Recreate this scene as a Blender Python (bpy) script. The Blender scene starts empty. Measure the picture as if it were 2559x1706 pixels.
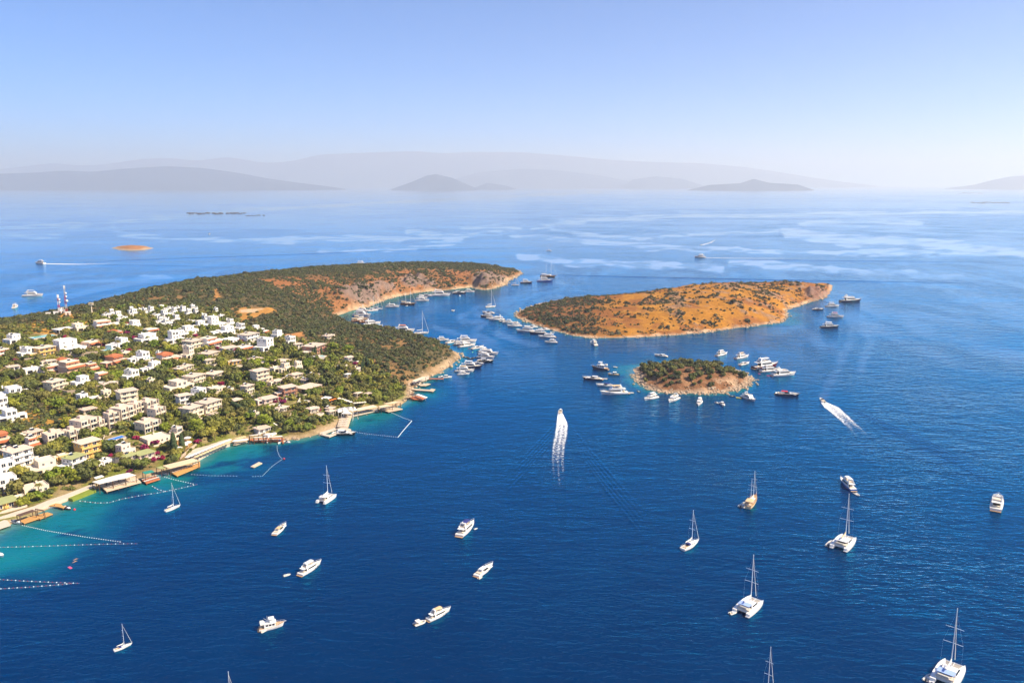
import bpy, math, random
import numpy as np
from mathutils import Vector, Matrix

R = math.radians
scene = bpy.context.scene
COL = scene.collection

# ------------------------------------------------------------------ camera
W_SRC, H_SRC, F_PX = 2559.0, 1706.0, 1990.0
CX, CY = W_SRC / 2, H_SRC / 2
HORIZON = 459.0
CAM_H = 150.0
PITCH = math.atan((CY - HORIZON) / F_PX)
cam_d = bpy.data.cameras.new('camera')
cam = bpy.data.objects.new('camera', cam_d)
COL.objects.link(cam)
cam_d.sensor_fit = 'HORIZONTAL'
cam_d.sensor_width = 36.0
cam_d.lens = 36.0 * F_PX / W_SRC
cam_d.clip_start = 1.0
cam_d.clip_end = 300000.0
cam.location = (0, 0, CAM_H)
cam.rotation_euler = (math.pi / 2 - PITCH, 0, 0)
scene.camera = cam

# ------------------------------------------------------------------ sky and sun
SUN_AZ, SUN_EL = 106.0, 43.0          # azimuth clockwise from the view direction
world = bpy.data.worlds.new('World')
scene.world = world
world.use_nodes = True
wn = world.node_tree
wn.nodes.clear()
sky = wn.nodes.new('ShaderNodeTexSky')
sky.sky_type = 'NISHITA'
sky.sun_disc = False
sky.sun_elevation = R(SUN_EL)
sky.sun_rotation = R(SUN_AZ)
sky.altitude = 50.0
sky.air_density = 0.6
sky.dust_density = 0.0
sky.ozone_density = 5.0
bg = wn.nodes.new('ShaderNodeBackground')
bg.inputs['Strength'].default_value = 0.105
wo = wn.nodes.new('ShaderNodeOutputWorld')
tint = wn.nodes.new('ShaderNodeMix'); tint.data_type = 'RGBA'; tint.blend_type = 'MULTIPLY'
tint.inputs['Factor'].default_value = 1.0
tint.inputs['B'].default_value = (0.24, 0.67, 1.0, 1)      # a deeper blue summer sky
wn.links.new(sky.outputs[0], tint.inputs['A'])
wn.links.new(tint.outputs['Result'], bg.inputs['Color'])
wn.links.new(bg.outputs[0], wo.inputs['Surface'])

sun_d = bpy.data.lights.new('sun', 'SUN')
sun_d.energy = 5.0
sun_d.angle = R(0.5)
sun_d.color = (1.0, 0.85, 0.64)
sun = bpy.data.objects.new('sun', sun_d)
COL.objects.link(sun)
_d = Vector((math.sin(R(SUN_AZ)) * math.cos(R(SUN_EL)), math.cos(R(SUN_AZ)) * math.cos(R(SUN_EL)), math.sin(R(SUN_EL))))
sun.rotation_euler = (-_d).to_track_quat('-Z', 'Y').to_euler()
sun.location = _d * 500

scene.view_settings.view_transform = 'Standard'
scene.view_settings.look = 'None'
scene.view_settings.exposure = 0.92
scene.view_settings.gamma = 1.0
scene.view_settings.use_curve_mapping = False
scene.render.engine = 'CYCLES'
scene.cycles.use_denoising = True
scene.cycles.max_bounces = 6
scene.cycles.diffuse_bounces = 2
scene.cycles.glossy_bounces = 3
scene.cycles.transparent_max_bounces = 8
scene.cycles.volume_bounces = 3
scene.cycles.caustics_reflective = False
scene.cycles.caustics_refractive = False
scene.cycles.sample_clamp_indirect = 4.0

HAZE_DENSITY = 7.0e-5
HAZE_COLOR = (0.90, 0.89, 0.95, 1)
HAZE_ANISO = 0.3

# ------------------------------------------------------------------ projection between photo pixels and the place
SP, CP = math.sin(PITCH), math.cos(PITCH)

def ray(px, py):
    xc = (px - CX) / F_PX
    yc = -(py - CY) / F_PX
    return np.array([xc, CP + yc * SP, -SP + yc * CP])

def on_z(px, py, z=0.0):
    d = ray(px, py)
    t = (z - CAM_H) / d[2]
    return np.array([d[0] * t, d[1] * t, z])

def proj(x, y, z):
    dep = y * CP - (z - CAM_H) * SP
    up = y * SP + (z - CAM_H) * CP
    return CX + F_PX * x / dep, CY - F_PX * up / dep

DK = 1.08801
def DP(x, y): return (x * DK, y * DK)
ZOOMS = {'A': (0, 740, 4.694), 'B': (450, 740, 4.694), 'C': (0, 1020, 4.694), 'D': (450, 960, 4.694),
         'P': (200, 1040, 7.84), 'Q': (0, 1180, 9.8), 'O': (590, 1040, 15.68), 'T': (800, 1000, 9.046), 'J': (980, 900, 14.257),
         'S': (0, 0, 1.0), 'I': (1440, 840, 3.92), 'K': (600, 640, 3.267), 'E': (1080, 650, 5.88), 'G': (1270, 660, 2.585), 'H': (860, 720, 9.8)}
def ZP(z, x, y):
    a, b, s = ZOOMS[z]
    return a + x / s, b + y / s

# ------------------------------------------------------------------ numpy noise
def _hash(ix, iy, seed):
    n = (ix.astype(np.int64) * 374761393 + iy.astype(np.int64) * 668265263 + seed * 1442695041) & 0x7fffffff
    n = ((n ^ (n >> 13)) * 1274126177) & 0x7fffffff
    n = n ^ (n >> 16)
    return (n & 0xffff) / 65535.0

def vnoise(x, y, seed=0):
    x = np.asarray(x, float); y = np.asarray(y, float)
    ix = np.floor(x); iy = np.floor(y)
    fx = x - ix; fy = y - iy
    fx = fx * fx * (3 - 2 * fx); fy = fy * fy * (3 - 2 * fy)
    a = _hash(ix, iy, seed); b = _hash(ix + 1, iy, seed); c = _hash(ix, iy + 1, seed); d = _hash(ix + 1, iy + 1, seed)
    return a + (b - a) * fx + (c - a) * fy + (a - b - c + d) * fx * fy

def fbm(x, y, octv=4, seed=0):
    s = 0.0; amp = 0.5; tot = 0.0
    for k in range(octv):
        s = s + amp * vnoise(x * 2 ** k, y * 2 ** k, seed + 17 * k); tot += amp; amp *= 0.5
    return s / tot

def ss(x, a, b):
    t = np.clip((x - a) / (b - a), 0, 1)
    return t * t * (3 - 2 * t)

# ------------------------------------------------------------------ materials
MATS = {}
def node_mat(name):
    m = bpy.data.materials.new(name)
    m.use_nodes = True
    nt = m.node_tree
    nt.nodes.clear()
    out = nt.nodes.new('ShaderNodeOutputMaterial')
    p = nt.nodes.new('ShaderNodeBsdfPrincipled')
    nt.links.new(p.outputs[0], out.inputs['Surface'])
    return m, nt, p, out

def paint(name, col, rough=0.6, var=0.12, scale=0.6, metallic=0.0, spec=0.4, coat=0.0, rnd=0.0):
    """plain surface with slight weathering noise"""
    if name in MATS: return MATS[name]
    m, nt, p, out = node_mat(name)
    p.inputs['Roughness'].default_value = rough
    p.inputs['Metallic'].default_value = metallic
    p.inputs['Specular IOR Level'].default_value = spec
    p.inputs['Coat Weight'].default_value = coat
    tc = nt.nodes.new('ShaderNodeNewGeometry')
    nz = nt.nodes.new('ShaderNodeTexNoise')
    nz.inputs['Scale'].default_value = scale
    nz.inputs['Detail'].default_value = 5
    nt.links.new(tc.outputs['Position'], nz.inputs['Vector'])
    mx = nt.nodes.new('ShaderNodeMix'); mx.data_type = 'RGBA'
    lo = [c * (1 - var) for c in col]; hi = [min(0.95, c * (1 + var)) for c in col]
    mx.inputs['A'].default_value = (*lo, 1); mx.inputs['B'].default_value = (*hi, 1)
    nt.links.new(nz.outputs['Fac'], mx.inputs['Factor'])
    last = mx.outputs['Result']
    if rnd:
        oi = nt.nodes.new('ShaderNodeObjectInfo')
        hs = nt.nodes.new('ShaderNodeHueSaturation')
        mr = nt.nodes.new('ShaderNodeMapRange')
        mr.inputs['To Min'].default_value = 1 - rnd; mr.inputs['To Max'].default_value = 1 + rnd
        nt.links.new(oi.outputs['Random'], mr.inputs['Value'])
        nt.links.new(mr.outputs[0], hs.inputs['Value'])
        nt.links.new(last, hs.inputs['Color'])
        last = hs.outputs[0]
    nt.links.new(last, p.inputs['Base Color'])
    MATS[name] = m
    return m

def glass(name, col, rough=0.08):
    if name in MATS: return MATS[name]
    m, nt, p, out = node_mat(name)
    p.inputs['Base Color'].default_value = (*col, 1)
    p.inputs['Roughness'].default_value = rough
    p.inputs['Specular IOR Level'].default_value = 0.6
    MATS[name] = m
    return m

def foliage(name, cols, rough=0.75, scale=0.9):
    """leaf material: hue from the tree it belongs to and from clumps inside the crown"""
    if name in MATS: return MATS[name]
    m, nt, p, out = node_mat(name)
    p.inputs['Roughness'].default_value = rough
    p.inputs['Specular IOR Level'].default_value = 0.25
    oi = nt.nodes.new('ShaderNodeObjectInfo')
    cr = nt.nodes.new('ShaderNodeValToRGB')
    cr.color_ramp.elements.remove(cr.color_ramp.elements[0])
    n = len(cols)
    cr.color_ramp.elements[0].position = 0; cr.color_ramp.elements[0].color = (*cols[0], 1)
    for i in range(1, n):
        e = cr.color_ramp.elements.new(i / (n - 1)); e.color = (*cols[i], 1)
    nt.links.new(oi.outputs['Random'], cr.inputs['Fac'])
    tc = nt.nodes.new('ShaderNodeNewGeometry')
    nz = nt.nodes.new('ShaderNodeTexNoise')
    nz.inputs['Scale'].default_value = scale; nz.inputs['Detail'].default_value = 3
    nt.links.new(tc.outputs['Position'], nz.inputs['Vector'])
    mr = nt.nodes.new('ShaderNodeMapRange')
    mr.inputs['From Min'].default_value = 0.3; mr.inputs['From Max'].default_value = 0.7
    mr.inputs['To Min'].default_value = 0.62; mr.inputs['To Max'].default_value = 1.45
    nt.links.new(nz.outputs['Fac'], mr.inputs['Value'])
    hs = nt.nodes.new('ShaderNodeHueSaturation')
    nt.links.new(mr.outputs[0], hs.inputs['Value'])
    nt.links.new(cr.outputs[0], hs.inputs['Color'])
    nt.links.new(hs.outputs[0], p.inputs['Base Color'])
    MATS[name] = m
    return m

M = {}
M['white'] = paint('white_render', (0.80, 0.77, 0.72), 0.8, 0.06, 0.4, rnd=0.05)
M['cream'] = paint('cream_render', (0.74, 0.63, 0.47), 0.8, 0.08, 0.4, rnd=0.06)
M['stone'] = paint('pale_stone', (0.70, 0.58, 0.44), 0.85, 0.16, 0.9, rnd=0.08)
M['peach'] = paint('peach_render', (0.66, 0.42, 0.28), 0.8, 0.1, 0.5, rnd=0.05)
M['yellow'] = paint('yellow_render', (0.72, 0.45, 0.14), 0.8, 0.08, 0.5)
M['pink'] = paint('pinkish_render', (0.72, 0.55, 0.47), 0.8, 0.08, 0.5)
M['redstone'] = paint('reddish_stone', (0.38, 0.18, 0.12), 0.85, 0.2, 0.9)
M['taupe'] = paint('taupe_roof', (0.66, 0.52, 0.41), 0.85, 0.1, 0.5, rnd=0.08)
M['creamroof'] = paint('cream_roof', (0.72, 0.62, 0.50), 0.85, 0.1, 0.5, rnd=0.06)
M['whiteroof'] = paint('white_roof', (0.80, 0.76, 0.70), 0.85, 0.07, 0.5)
M['tile'] = paint('terracotta_tiles', (0.40, 0.125, 0.05), 0.8, 0.25, 2.2, rnd=0.12)
M['greenroof'] = paint('green_roof_felt', (0.36, 0.38, 0.16), 0.85, 0.12, 0.7)
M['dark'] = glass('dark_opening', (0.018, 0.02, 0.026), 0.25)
M['pane'] = glass('window_pane', (0.02, 0.03, 0.045), 0.06)
M['bglass'] = glass('boat_glass', (0.012, 0.014, 0.02), 0.08)
M['frame'] = paint('window_frame', (0.75, 0.72, 0.68), 0.6, 0.04)
M['wood'] = paint('timber_decking', (0.56, 0.30, 0.10), 0.7, 0.22, 1.6, rnd=0.08)
M['palewood'] = paint('bleached_decking', (0.62, 0.48, 0.34), 0.75, 0.16, 1.6, rnd=0.08)
M['redwood'] = paint('reddish_decking', (0.46, 0.15, 0.06), 0.7, 0.2, 1.6)
M['darkwood'] = paint('dark_timber', (0.12, 0.07, 0.045), 0.7, 0.2, 1.6)
M['concrete'] = paint('concrete_quay', (0.60, 0.50, 0.40), 0.85, 0.14, 0.8)
M['canvas'] = paint('white_canvas', (0.80, 0.75, 0.66), 0.8, 0.05, 0.8)
M['tealcanvas'] = paint('teal_canvas', (0.02, 0.24, 0.19), 0.8, 0.1, 0.8)
M['thatch'] = paint('straw_thatch', (0.58, 0.43, 0.22), 0.95, 0.2, 2.0)
M['gel'] = paint('white_gelcoat', (0.82, 0.81, 0.79), 0.25, 0.04, 0.8, spec=0.5)
M['deckwhite'] = paint('white_deck', (0.80, 0.77, 0.71), 0.6, 0.05, 0.8)
M['teak'] = paint('teak_deck', (0.50, 0.32, 0.17), 0.65, 0.15, 2.0)
M['navy'] = paint('navy_hull', (0.012, 0.022, 0.075), 0.2, 0.1, 0.5, spec=0.6)
M['bluehull'] = paint('blue_hull', (0.03, 0.12, 0.42), 0.25, 0.08, 0.5, spec=0.6)
M['blackhull'] = paint('black_hull', (0.012, 0.012, 0.016), 0.2, 0.1, 0.5, spec=0.6)
M['redhull'] = paint('dark_red_hull', (0.14, 0.012, 0.014), 0.25, 0.1, 0.5, spec=0.6)
M['brownhull'] = paint('varnished_hull', (0.20, 0.07, 0.025), 0.35, 0.2, 1.0, spec=0.5)
M['tanhull'] = paint('tan_hull', (0.70, 0.54, 0.33), 0.4, 0.12, 1.0)
M['navycanvas'] = paint('navy_canvas', (0.03, 0.04, 0.18), 0.8, 0.1, 0.8)
M['bluecanvas'] = paint('pale_blue_canvas', (0.30, 0.42, 0.72), 0.8, 0.08, 0.8)
M['orangecanvas'] = paint('orange_canvas', (0.70, 0.20, 0.03), 0.8, 0.1, 0.8)
M['tancanvas'] = paint('tan_canvas', (0.62, 0.46, 0.26), 0.8, 0.1, 0.8)
M['redcushion'] = paint('red_cushion', (0.55, 0.03, 0.04), 0.8, 0.1, 0.8)
M['cushion'] = paint('pale_cushion', (0.68, 0.58, 0.46), 0.8, 0.1, 0.8)
M['alu'] = paint('mast_aluminium', (0.74, 0.74, 0.76), 0.35, 0.04, 0.5, spec=0.5)
M['woodmast'] = paint('varnished_spar', (0.42, 0.20, 0.07), 0.4, 0.1, 1.0)
M['rubber'] = paint('grey_rubber_tube', (0.62, 0.60, 0.57), 0.6, 0.08, 0.8)
M['darkrubber'] = paint('dark_rubber_tube', (0.05, 0.05, 0.055), 0.6, 0.08, 0.8)
M['motor'] = paint('outboard_cowl', (0.03, 0.03, 0.035), 0.35, 0.1)
M['net'] = paint('trampoline_net', (0.36, 0.33, 0.30), 0.9, 0.1)
M['buoywhite'] = paint('white_float', (0.82, 0.82, 0.80), 0.5, 0.04)
M['buoyred'] = paint('red_float', (0.50, 0.03, 0.04), 0.5, 0.06)
M['rope'] = paint('pale_rope', (0.50, 0.50, 0.46), 0.9, 0.1)
M['pinkfloat'] = paint('pink_vinyl', (0.75, 0.12, 0.25), 0.4, 0.06)
M['yellowfloat'] = paint('yellow_vinyl', (0.75, 0.55, 0.08), 0.4, 0.06)
M['greenfloat'] = paint('green_vinyl', (0.25, 0.75, 0.30), 0.4, 0.06)
M['steel'] = paint('galvanised_steel', (0.52, 0.52, 0.52), 0.5, 0.1, metallic=0.3)
M['redpaint'] = paint('red_mast_paint', (0.42, 0.06, 0.05), 0.6, 0.1)
M['trunk'] = paint('tree_bark', (0.13, 0.09, 0.06), 0.9, 0.25, 3.0)
M['palmtrunk'] = paint('palm_bark', (0.26, 0.17, 0.09), 0.9, 0.25, 3.0)
M['poolwater'] = glass('pool_water', (0.05, 0.36, 0.72), 0.05)
M['poolpale'] = glass('pale_pool_water', (0.22, 0.62, 0.66), 0.05)
M['poolblue'] = glass('blue_pool_water', (0.02, 0.22, 0.78), 0.05)
M['wallstone'] = paint('retaining_wall_stone', (0.48, 0.37, 0.27), 0.9, 0.22, 1.2, rnd=0.08)
M['lawn'] = paint('lawn_grass', (0.20, 0.25, 0.03), 0.9, 0.3, 0.5)
M['skin'] = paint('skin', (0.45, 0.24, 0.15), 0.6, 0.05)
M['leafA'] = foliage('olive_foliage', [(0.135, 0.130, 0.034), (0.085, 0.096, 0.028), (0.18, 0.16, 0.04), (0.105, 0.125, 0.03), (0.075, 0.085, 0.03)])
M['leafB'] = foliage('bright_foliage', [(0.14, 0.19, 0.016), (0.20, 0.23, 0.02), (0.10, 0.155, 0.015), (0.25, 0.24, 0.025)])
M['leafS'] = foliage('maquis_foliage', [(0.082, 0.090, 0.032), (0.058, 0.072, 0.030), (0.110, 0.108, 0.036), (0.070, 0.090, 0.028), (0.125, 0.104, 0.046), (0.054, 0.062, 0.034), (0.098, 0.112, 0.030), (0.075, 0.078, 0.040)], scale=0.5)
M['leafI'] = foliage('island_scrub_foliage', [(0.100, 0.098, 0.038), (0.072, 0.078, 0.036), (0.140, 0.112, 0.048), (0.070, 0.088, 0.034), (0.16, 0.115, 0.058)], scale=0.5)
M['leafV'] = foliage('garden_foliage', [(0.135, 0.160, 0.026), (0.205, 0.225, 0.028), (0.10, 0.115, 0.030), (0.25, 0.23, 0.034), (0.19, 0.16, 0.05), (0.115, 0.165, 0.024)], scale=0.6)
M['leafP'] = foliage('palm_fronds', [(0.13, 0.12, 0.025), (0.20, 0.15, 0.03), (0.09, 0.11, 0.02)])
M['leafC'] = foliage('cypress_foliage', [(0.045, 0.072, 0.028), (0.055, 0.08, 0.03)])
M['bloom'] = foliage('magenta_blossom', [(0.22, 0.012, 0.075), (0.28, 0.016, 0.06), (0.17, 0.014, 0.075)], scale=1.2)

# ------------------------------------------------------------------ mesh builder
class MB:
    def __init__(self):
        self.v = []; self.f = []
    def add(self, vs, fs):
        o = len(self.v)
        self.v.extend([tuple(map(float, p)) for p in vs])
        self.f.extend([tuple(i + o for i in q) for q in fs])
        return self
    def box(self, x0, x1, y0, y1, z0, z1):
        return self.add([(x0, y0, z0), (x1, y0, z0), (x1, y1, z0), (x0, y1, z0), (x0, y0, z1), (x1, y0, z1), (x1, y1, z1), (x0, y1, z1)],
                        [(3, 2, 1, 0), (4, 5, 6, 7), (0, 1, 5, 4), (1, 2, 6, 5), (2, 3, 7, 6), (3, 0, 4, 7)])
    def frus(self, b, t):
        """hexahedron from a bottom rectangle (x0,x1,y0,y1,z) and a top rectangle"""
        x0, x1, y0, y1, z0 = b; X0, X1, Y0, Y1, z1 = t
        return self.add([(x0, y0, z0), (x1, y0, z0), (x1, y1, z0), (x0, y1, z0), (X0, Y0, z1), (X1, Y0, z1), (X1, Y1, z1), (X0, Y1, z1)],
                        [(3, 2, 1, 0), (4, 5, 6, 7), (0, 1, 5, 4), (1, 2, 6, 5), (2, 3, 7, 6), (3, 0, 4, 7)])
    def tube(self, a, b, r0, r1=None, n=6, cap=True):
        r1 = r0 if r1 is None else r1
        a = Vector(a); b = Vector(b); d = (b - a)
        if d.length < 1e-6: return self
        d.normalize()
        u = d.orthogonal().normalized(); w = d.cross(u)
        vs = []
        for p, r in ((a, r0), (b, r1)):
            for i in range(n):
                t = 2 * math.pi * i / n
                vs.append(p + u * (r * math.cos(t)) + w * (r * math.sin(t)))
        fs = [(i, (i + 1) % n, n + (i + 1) % n, n + i) for i in range(n)]
        if cap: fs += [tuple(range(n - 1, -1, -1)), tuple(range(n, 2 * n))]
        return self.add(vs, fs)
    def path(self, pts, r, n=6):
        for a, b in zip(pts, pts[1:]): self.tube(a, b, r, r, n)
        return self
    def ball(self, c, r, n=8, m=5, sz=1.0):
        vs = [(c[0], c[1], c[2] + r * sz)]
        for j in range(1, m):
            ph = math.pi * j / m
            for i in range(n):
                t = 2 * math.pi * i / n
                vs.append((c[0] + r * math.sin(ph) * math.cos(t), c[1] + r * math.sin(ph) * math.sin(t), c[2] + r * sz * math.cos(ph)))
        vs.append((c[0], c[1], c[2] - r * sz))
        fs = [(0, 1 + i, 1 + (i + 1) % n) for i in range(n)]
        for j in range(m - 2):
            a = 1 + j * n
            fs += [(a + i, a + n + i, a + n + (i + 1) % n, a + (i + 1) % n) for i in range(n)]
        a = 1 + (m - 2) * n; L = len(vs) - 1
        fs += [(a + i, L, a + (i + 1) % n) for i in range(n)]
        return self.add(vs, fs)
    def prism(self, poly, z0, z1):
        """vertical prism over a plan polygon; z0/z1 numbers or per-vertex lists"""
        n = len(poly)
        A = [z0] * n if np.isscalar(z0) else z0
        B = [z1] * n if np.isscalar(z1) else z1
        area = sum(poly[i][0] * poly[(i + 1) % n][1] - poly[(i + 1) % n][0] * poly[i][1] for i in range(n))
        idx = list(range(n)) if area > 0 else list(range(n - 1, -1, -1))
        P = [poly[i] for i in idx]; A = [A[i] for i in idx]; B = [B[i] for i in idx]
        vs = [(p[0], p[1], a) for p, a in zip(P, A)] + [(p[0], p[1], b) for p, b in zip(P, B)]
        fs = [tuple(range(n - 1, -1, -1)), tuple(range(n, 2 * n))]
        fs += [(i, (i + 1) % n, n + (i + 1) % n, n + i) for i in range(n)]
        return self.add(vs, fs)
    def mesh(self, name, mat, smooth=False):
        me = bpy.data.meshes.new(name)
        me.from_pydata(self.v, [], self.f)
        if mat is not None: me.materials.append(mat)
        if smooth: me.polygons.foreach_set('use_smooth', [True] * len(me.polygons))
        me.update()
        return me
    def build(self, name, mat, parent=None, smooth=False):
        return link(name, self.mesh(name, mat, smooth), parent)

def link(name, me, parent=None):
    o = bpy.data.objects.new(name, me)
    COL.objects.link(o)
    if parent is not None: o.parent = parent
    return o

def tag(o, label=None, cat=None, group=None, kind=None):
    if label: o['label'] = label
    if cat: o['category'] = cat
    if group: o['group'] = group
    if kind: o['kind'] = kind
    return o

def thing(name, label, cat, loc=(0, 0, 0), rz=0.0, group=None, scale=None):
    o = bpy.data.objects.new(name, None)
    COL.objects.link(o)
    o.empty_display_size = 0.5
    o.location = tuple(map(float, loc)); o.rotation_euler = (0, 0, rz)
    if scale: o.scale = (scale,) * 3 if np.isscalar(scale) else scale
    return tag(o, label, cat, group)

def put(parts, root):
    """link a list of (name, mesh, parent index or None) under root as real objects that share mesh data"""
    made = []
    for name, me, par in parts:
        made.append(link(name, me, root if par is None else made[par]))
    return made

ORD = ['first', 'second', 'third', 'fourth', 'fifth', 'sixth', 'seventh', 'eighth', 'ninth', 'tenth', 'eleventh', 'twelfth', 'thirteenth', 'fourteenth', 'fifteenth',
       'sixteenth', 'seventeenth', 'eighteenth', 'nineteenth', 'twentieth']
# ================================================================== LAND
def densify(poly, step=9.0, jit=1.6, seed=3, keep_end=True):
    rnd = random.Random(seed); out = []
    n = len(poly)
    for i in range(n):
        a = np.array(poly[i][:2]); b = np.array(poly[(i + 1) % n][:2])
        L = np.linalg.norm(b - a); k = max(1, int(L / step))
        nrm = np.array([-(b - a)[1], (b - a)[0]]) / max(L, 1e-6)
        for j in range(k):
            t = j / k
            w = jit if L < 400 else 0
            out.append(a + (b - a) * t + nrm * (rnd.uniform(-w, w) if j else 0))
    return np.array(out)

def sdist(X, Y, poly):
    """signed distance to a closed polygon, positive inside"""
    P = np.stack([X.ravel(), Y.ravel()], 1)
    best = np.full(len(P), 1e18); inside = np.zeros(len(P), bool)
    n = len(poly)
    for i in range(n):
        a = poly[i]; b = poly[(i + 1) % n]
        e = b - a; w = P - a
        t = np.clip((w @ e) / max(e @ e, 1e-9), 0, 1)
        d = w - t[:, None] * e
        best = np.minimum(best, (d * d).sum(1))
        c = ((a[1] <= P[:, 1]) & (P[:, 1] < b[1])) | ((b[1] <= P[:, 1]) & (P[:, 1] < a[1]))
        with np.errstate(divide='ignore', invalid='ignore'):
            xi = a[0] + (P[:, 1] - a[1]) / (b[1] - a[1]) * (b[0] - a[0])
        inside ^= c & (P[:, 0] < xi)
    d = np.sqrt(best)
    return np.where(inside, d, -d).reshape(X.shape)

def inpoly(px, py, poly):
    ins = np.zeros(np.shape(px), bool)
    n = len(poly)
    for i in range(n):
        ax, ay = poly[i]; bx, by = poly[(i + 1) % n]
        c = ((ay <= py) & (py < by)) | ((by <= py) & (py < ay))
        with np.errstate(divide='ignore', invalid='ignore'):
            xi = ax + (py - ay) / (by - ay + 1e-12) * (bx - ax)
        ins ^= c & (px < xi)
    return ins

class RBF:
    def __init__(s, pts, vals):
        s.P = np.array(pts, float) / 100; v = np.array(vals, float); n = len(v)
        r = np.linalg.norm(s.P[:, None] - s.P[None], axis=2)
        A = np.zeros((n + 3, n + 3)); A[:n, :n] = r + 1e-3 * np.eye(n)
        A[:n, n] = 1; A[:n, n + 1:] = s.P; A[n, :n] = 1; A[n + 1:, :n] = s.P.T
        s.w = np.linalg.solve(A, np.concatenate([v, [0, 0, 0]]))
    def __call__(s, X, Y):
        Q = np.stack([X.ravel(), Y.ravel()], 1) / 100
        out = np.zeros(len(Q)); n = len(s.P)
        for i in range(n):
            out += s.w[i] * np.hypot(Q[:, 0] - s.P[i, 0], Q[:, 1] - s.P[i, 1])
        out += s.w[n] + Q @ s.w[n + 1:]
        return out.reshape(X.shape)

LANDS = {}
class Land:
    pass

def make_land(name, outline, ctrl, res, cover, shore_rise=1.3, rough=1.0, step=9.0, jit=1.6, margin=18.0):
    L = Land()
    L.poly = densify(outline, step, jit, seed=len(name))
    x0, y0 = L.poly.min(0) - margin; x1, y1 = L.poly.max(0) + margin
    L.x0, L.y0, L.res = x0, y0, res
    nx = int((x1 - x0) / res) + 2; ny = int((y1 - y0) / res) + 2
    X, Y = np.meshgrid(x0 + np.arange(nx) * res, y0 + np.arange(ny) * res, indexing='ij')
    sd = sdist(X, Y, L.poly)
    pts = [on_z(px, py, z)[:2] for px, py, z in ctrl]
    vals = [z for _, _, z in ctrl]
    sh = L.poly[::max(1, int(22 / step))]
    rb = RBF(np.array(pts + list(sh)), np.array(vals + [0.0] * len(sh)))
    H = np.maximum(rb(X, Y), 0.0)
    Z = np.where(sd > 0, H * ss(sd, 0, 14) + shore_rise * ss(sd, 0, 5), -1.7 * ss(-sd, 0, 6))
    n1 = fbm(X / 26, Y / 26, 4, 5) - 0.5; n2 = fbm(X / 7, Y / 7, 3, 9) - 0.5
    L.X, L.Y, L.sd = X, Y, sd
    PX, PY = proj(X, Y, np.maximum(Z, 0))
    L.PX, L.PY = PX, PY
    amp = rough * ss(sd, 1.5, 14)
    colr, crag = cover(L, X, Y, Z, sd, PX, PY)
    ridge = 1 - np.abs(fbm(X / 13, Y / 13, 4, 31) * 2 - 1)
    Z = Z + amp * (n1 * 3.0 + n2 * 1.0) * (1 - 0.0 * crag) + crag * ss(sd, 0, 9) * ((ridge - 0.55) * 15 + n2 * 10)
    Z = np.where(sd > 0, np.maximum(Z, 0.12 + 0.5 * ss(sd, 0, 4)), np.minimum(Z, -0.02))
    L.Z = Z
    me = bpy.data.meshes.new(name)
    keep = sd > -margin + 2
    idx = -np.ones(X.shape, int); idx[keep] = np.arange(keep.sum())
    co = np.stack([X[keep], Y[keep], Z[keep]], 1)
    q = np.stack([idx[:-1, :-1], idx[1:, :-1], idx[1:, 1:], idx[:-1, 1:]], -1).reshape(-1, 4)
    q = q[(q >= 0).all(1)]
    me.vertices.add(len(co)); me.vertices.foreach_set('co', co.astype(np.float32).ravel())
    me.loops.add(q.size); me.loops.foreach_set('vertex_index', q.ravel().astype(np.int32))
    me.polygons.add(len(q)); me.polygons.foreach_set('loop_start', (np.arange(len(q)) * 4).astype(np.int32))
    me.polygons.foreach_set('loop_total', np.full(len(q), 4, np.int32))
    me.update(calc_edges=True)
    me.polygons.foreach_set('use_smooth', np.ones(len(q), bool))
    at = me.color_attributes.new('ground', 'FLOAT_COLOR', 'POINT')
    c4 = np.concatenate([colr[keep], np.ones((keep.sum(), 1))], 1)
    at.data.foreach_set('color', c4.astype(np.float32).ravel())
    me.materials.append(ground_mat())
    o = bpy.data.objects.new(name, me); COL.objects.link(o)
    tag(o, kind='structure')
    L.obj = o
    LANDS[name] = L
    return L

def ground_mat():
    if 'ground' in MATS: return MATS['ground']
    m, nt, p, out = node_mat('ground_soil_and_rock')
    p.inputs['Roughness'].default_value = 0.95
    p.inputs['Specular IOR Level'].default_value = 0.1
    a = nt.nodes.new('ShaderNodeAttribute'); a.attribute_name = 'ground'
    g = nt.nodes.new('ShaderNodeNewGeometry')
    n1 = nt.nodes.new('ShaderNodeTexNoise'); n1.inputs['Scale'].default_value = 0.22; n1.inputs['Detail'].default_value = 8; n1.inputs['Roughness'].default_value = 0.7
    nt.links.new(g.outputs['Position'], n1.inputs['Vector'])
    mr = nt.nodes.new('ShaderNodeMapRange'); mr.inputs['From Min'].default_value = 0.3; mr.inputs['From Max'].default_value = 0.7
    mr.inputs['To Min'].default_value = 0.68; mr.inputs['To Max'].default_value = 1.3
    nt.links.new(n1.outputs['Fac'], mr.inputs['Value'])
    hs = nt.nodes.new('ShaderNodeHueSaturation')
    nt.links.new(mr.outputs[0], hs.inputs['Value']); nt.links.new(a.outputs['Color'], hs.inputs['Color'])
    nt.links.new(hs.outputs[0], p.inputs['Base Color'])
    n2 = nt.nodes.new('ShaderNodeTexNoise'); n2.inputs['Scale'].default_value = 0.9; n2.inputs['Detail'].default_value = 6
    nt.links.new(g.outputs['Position'], n2.inputs['Vector'])
    b = nt.nodes.new('ShaderNodeBump'); b.inputs['Strength'].default_value = 0.8; b.inputs['Distance'].default_value = 1.0
    nt.links.new(n2.outputs['Fac'], b.inputs['Height']); nt.links.new(b.outputs[0], p.inputs['Normal'])
    MATS['ground'] = m
    return m

def mixc(base, col, f):
    return base * (1 - f[..., None]) + np.array(col) * f[..., None]

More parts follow.
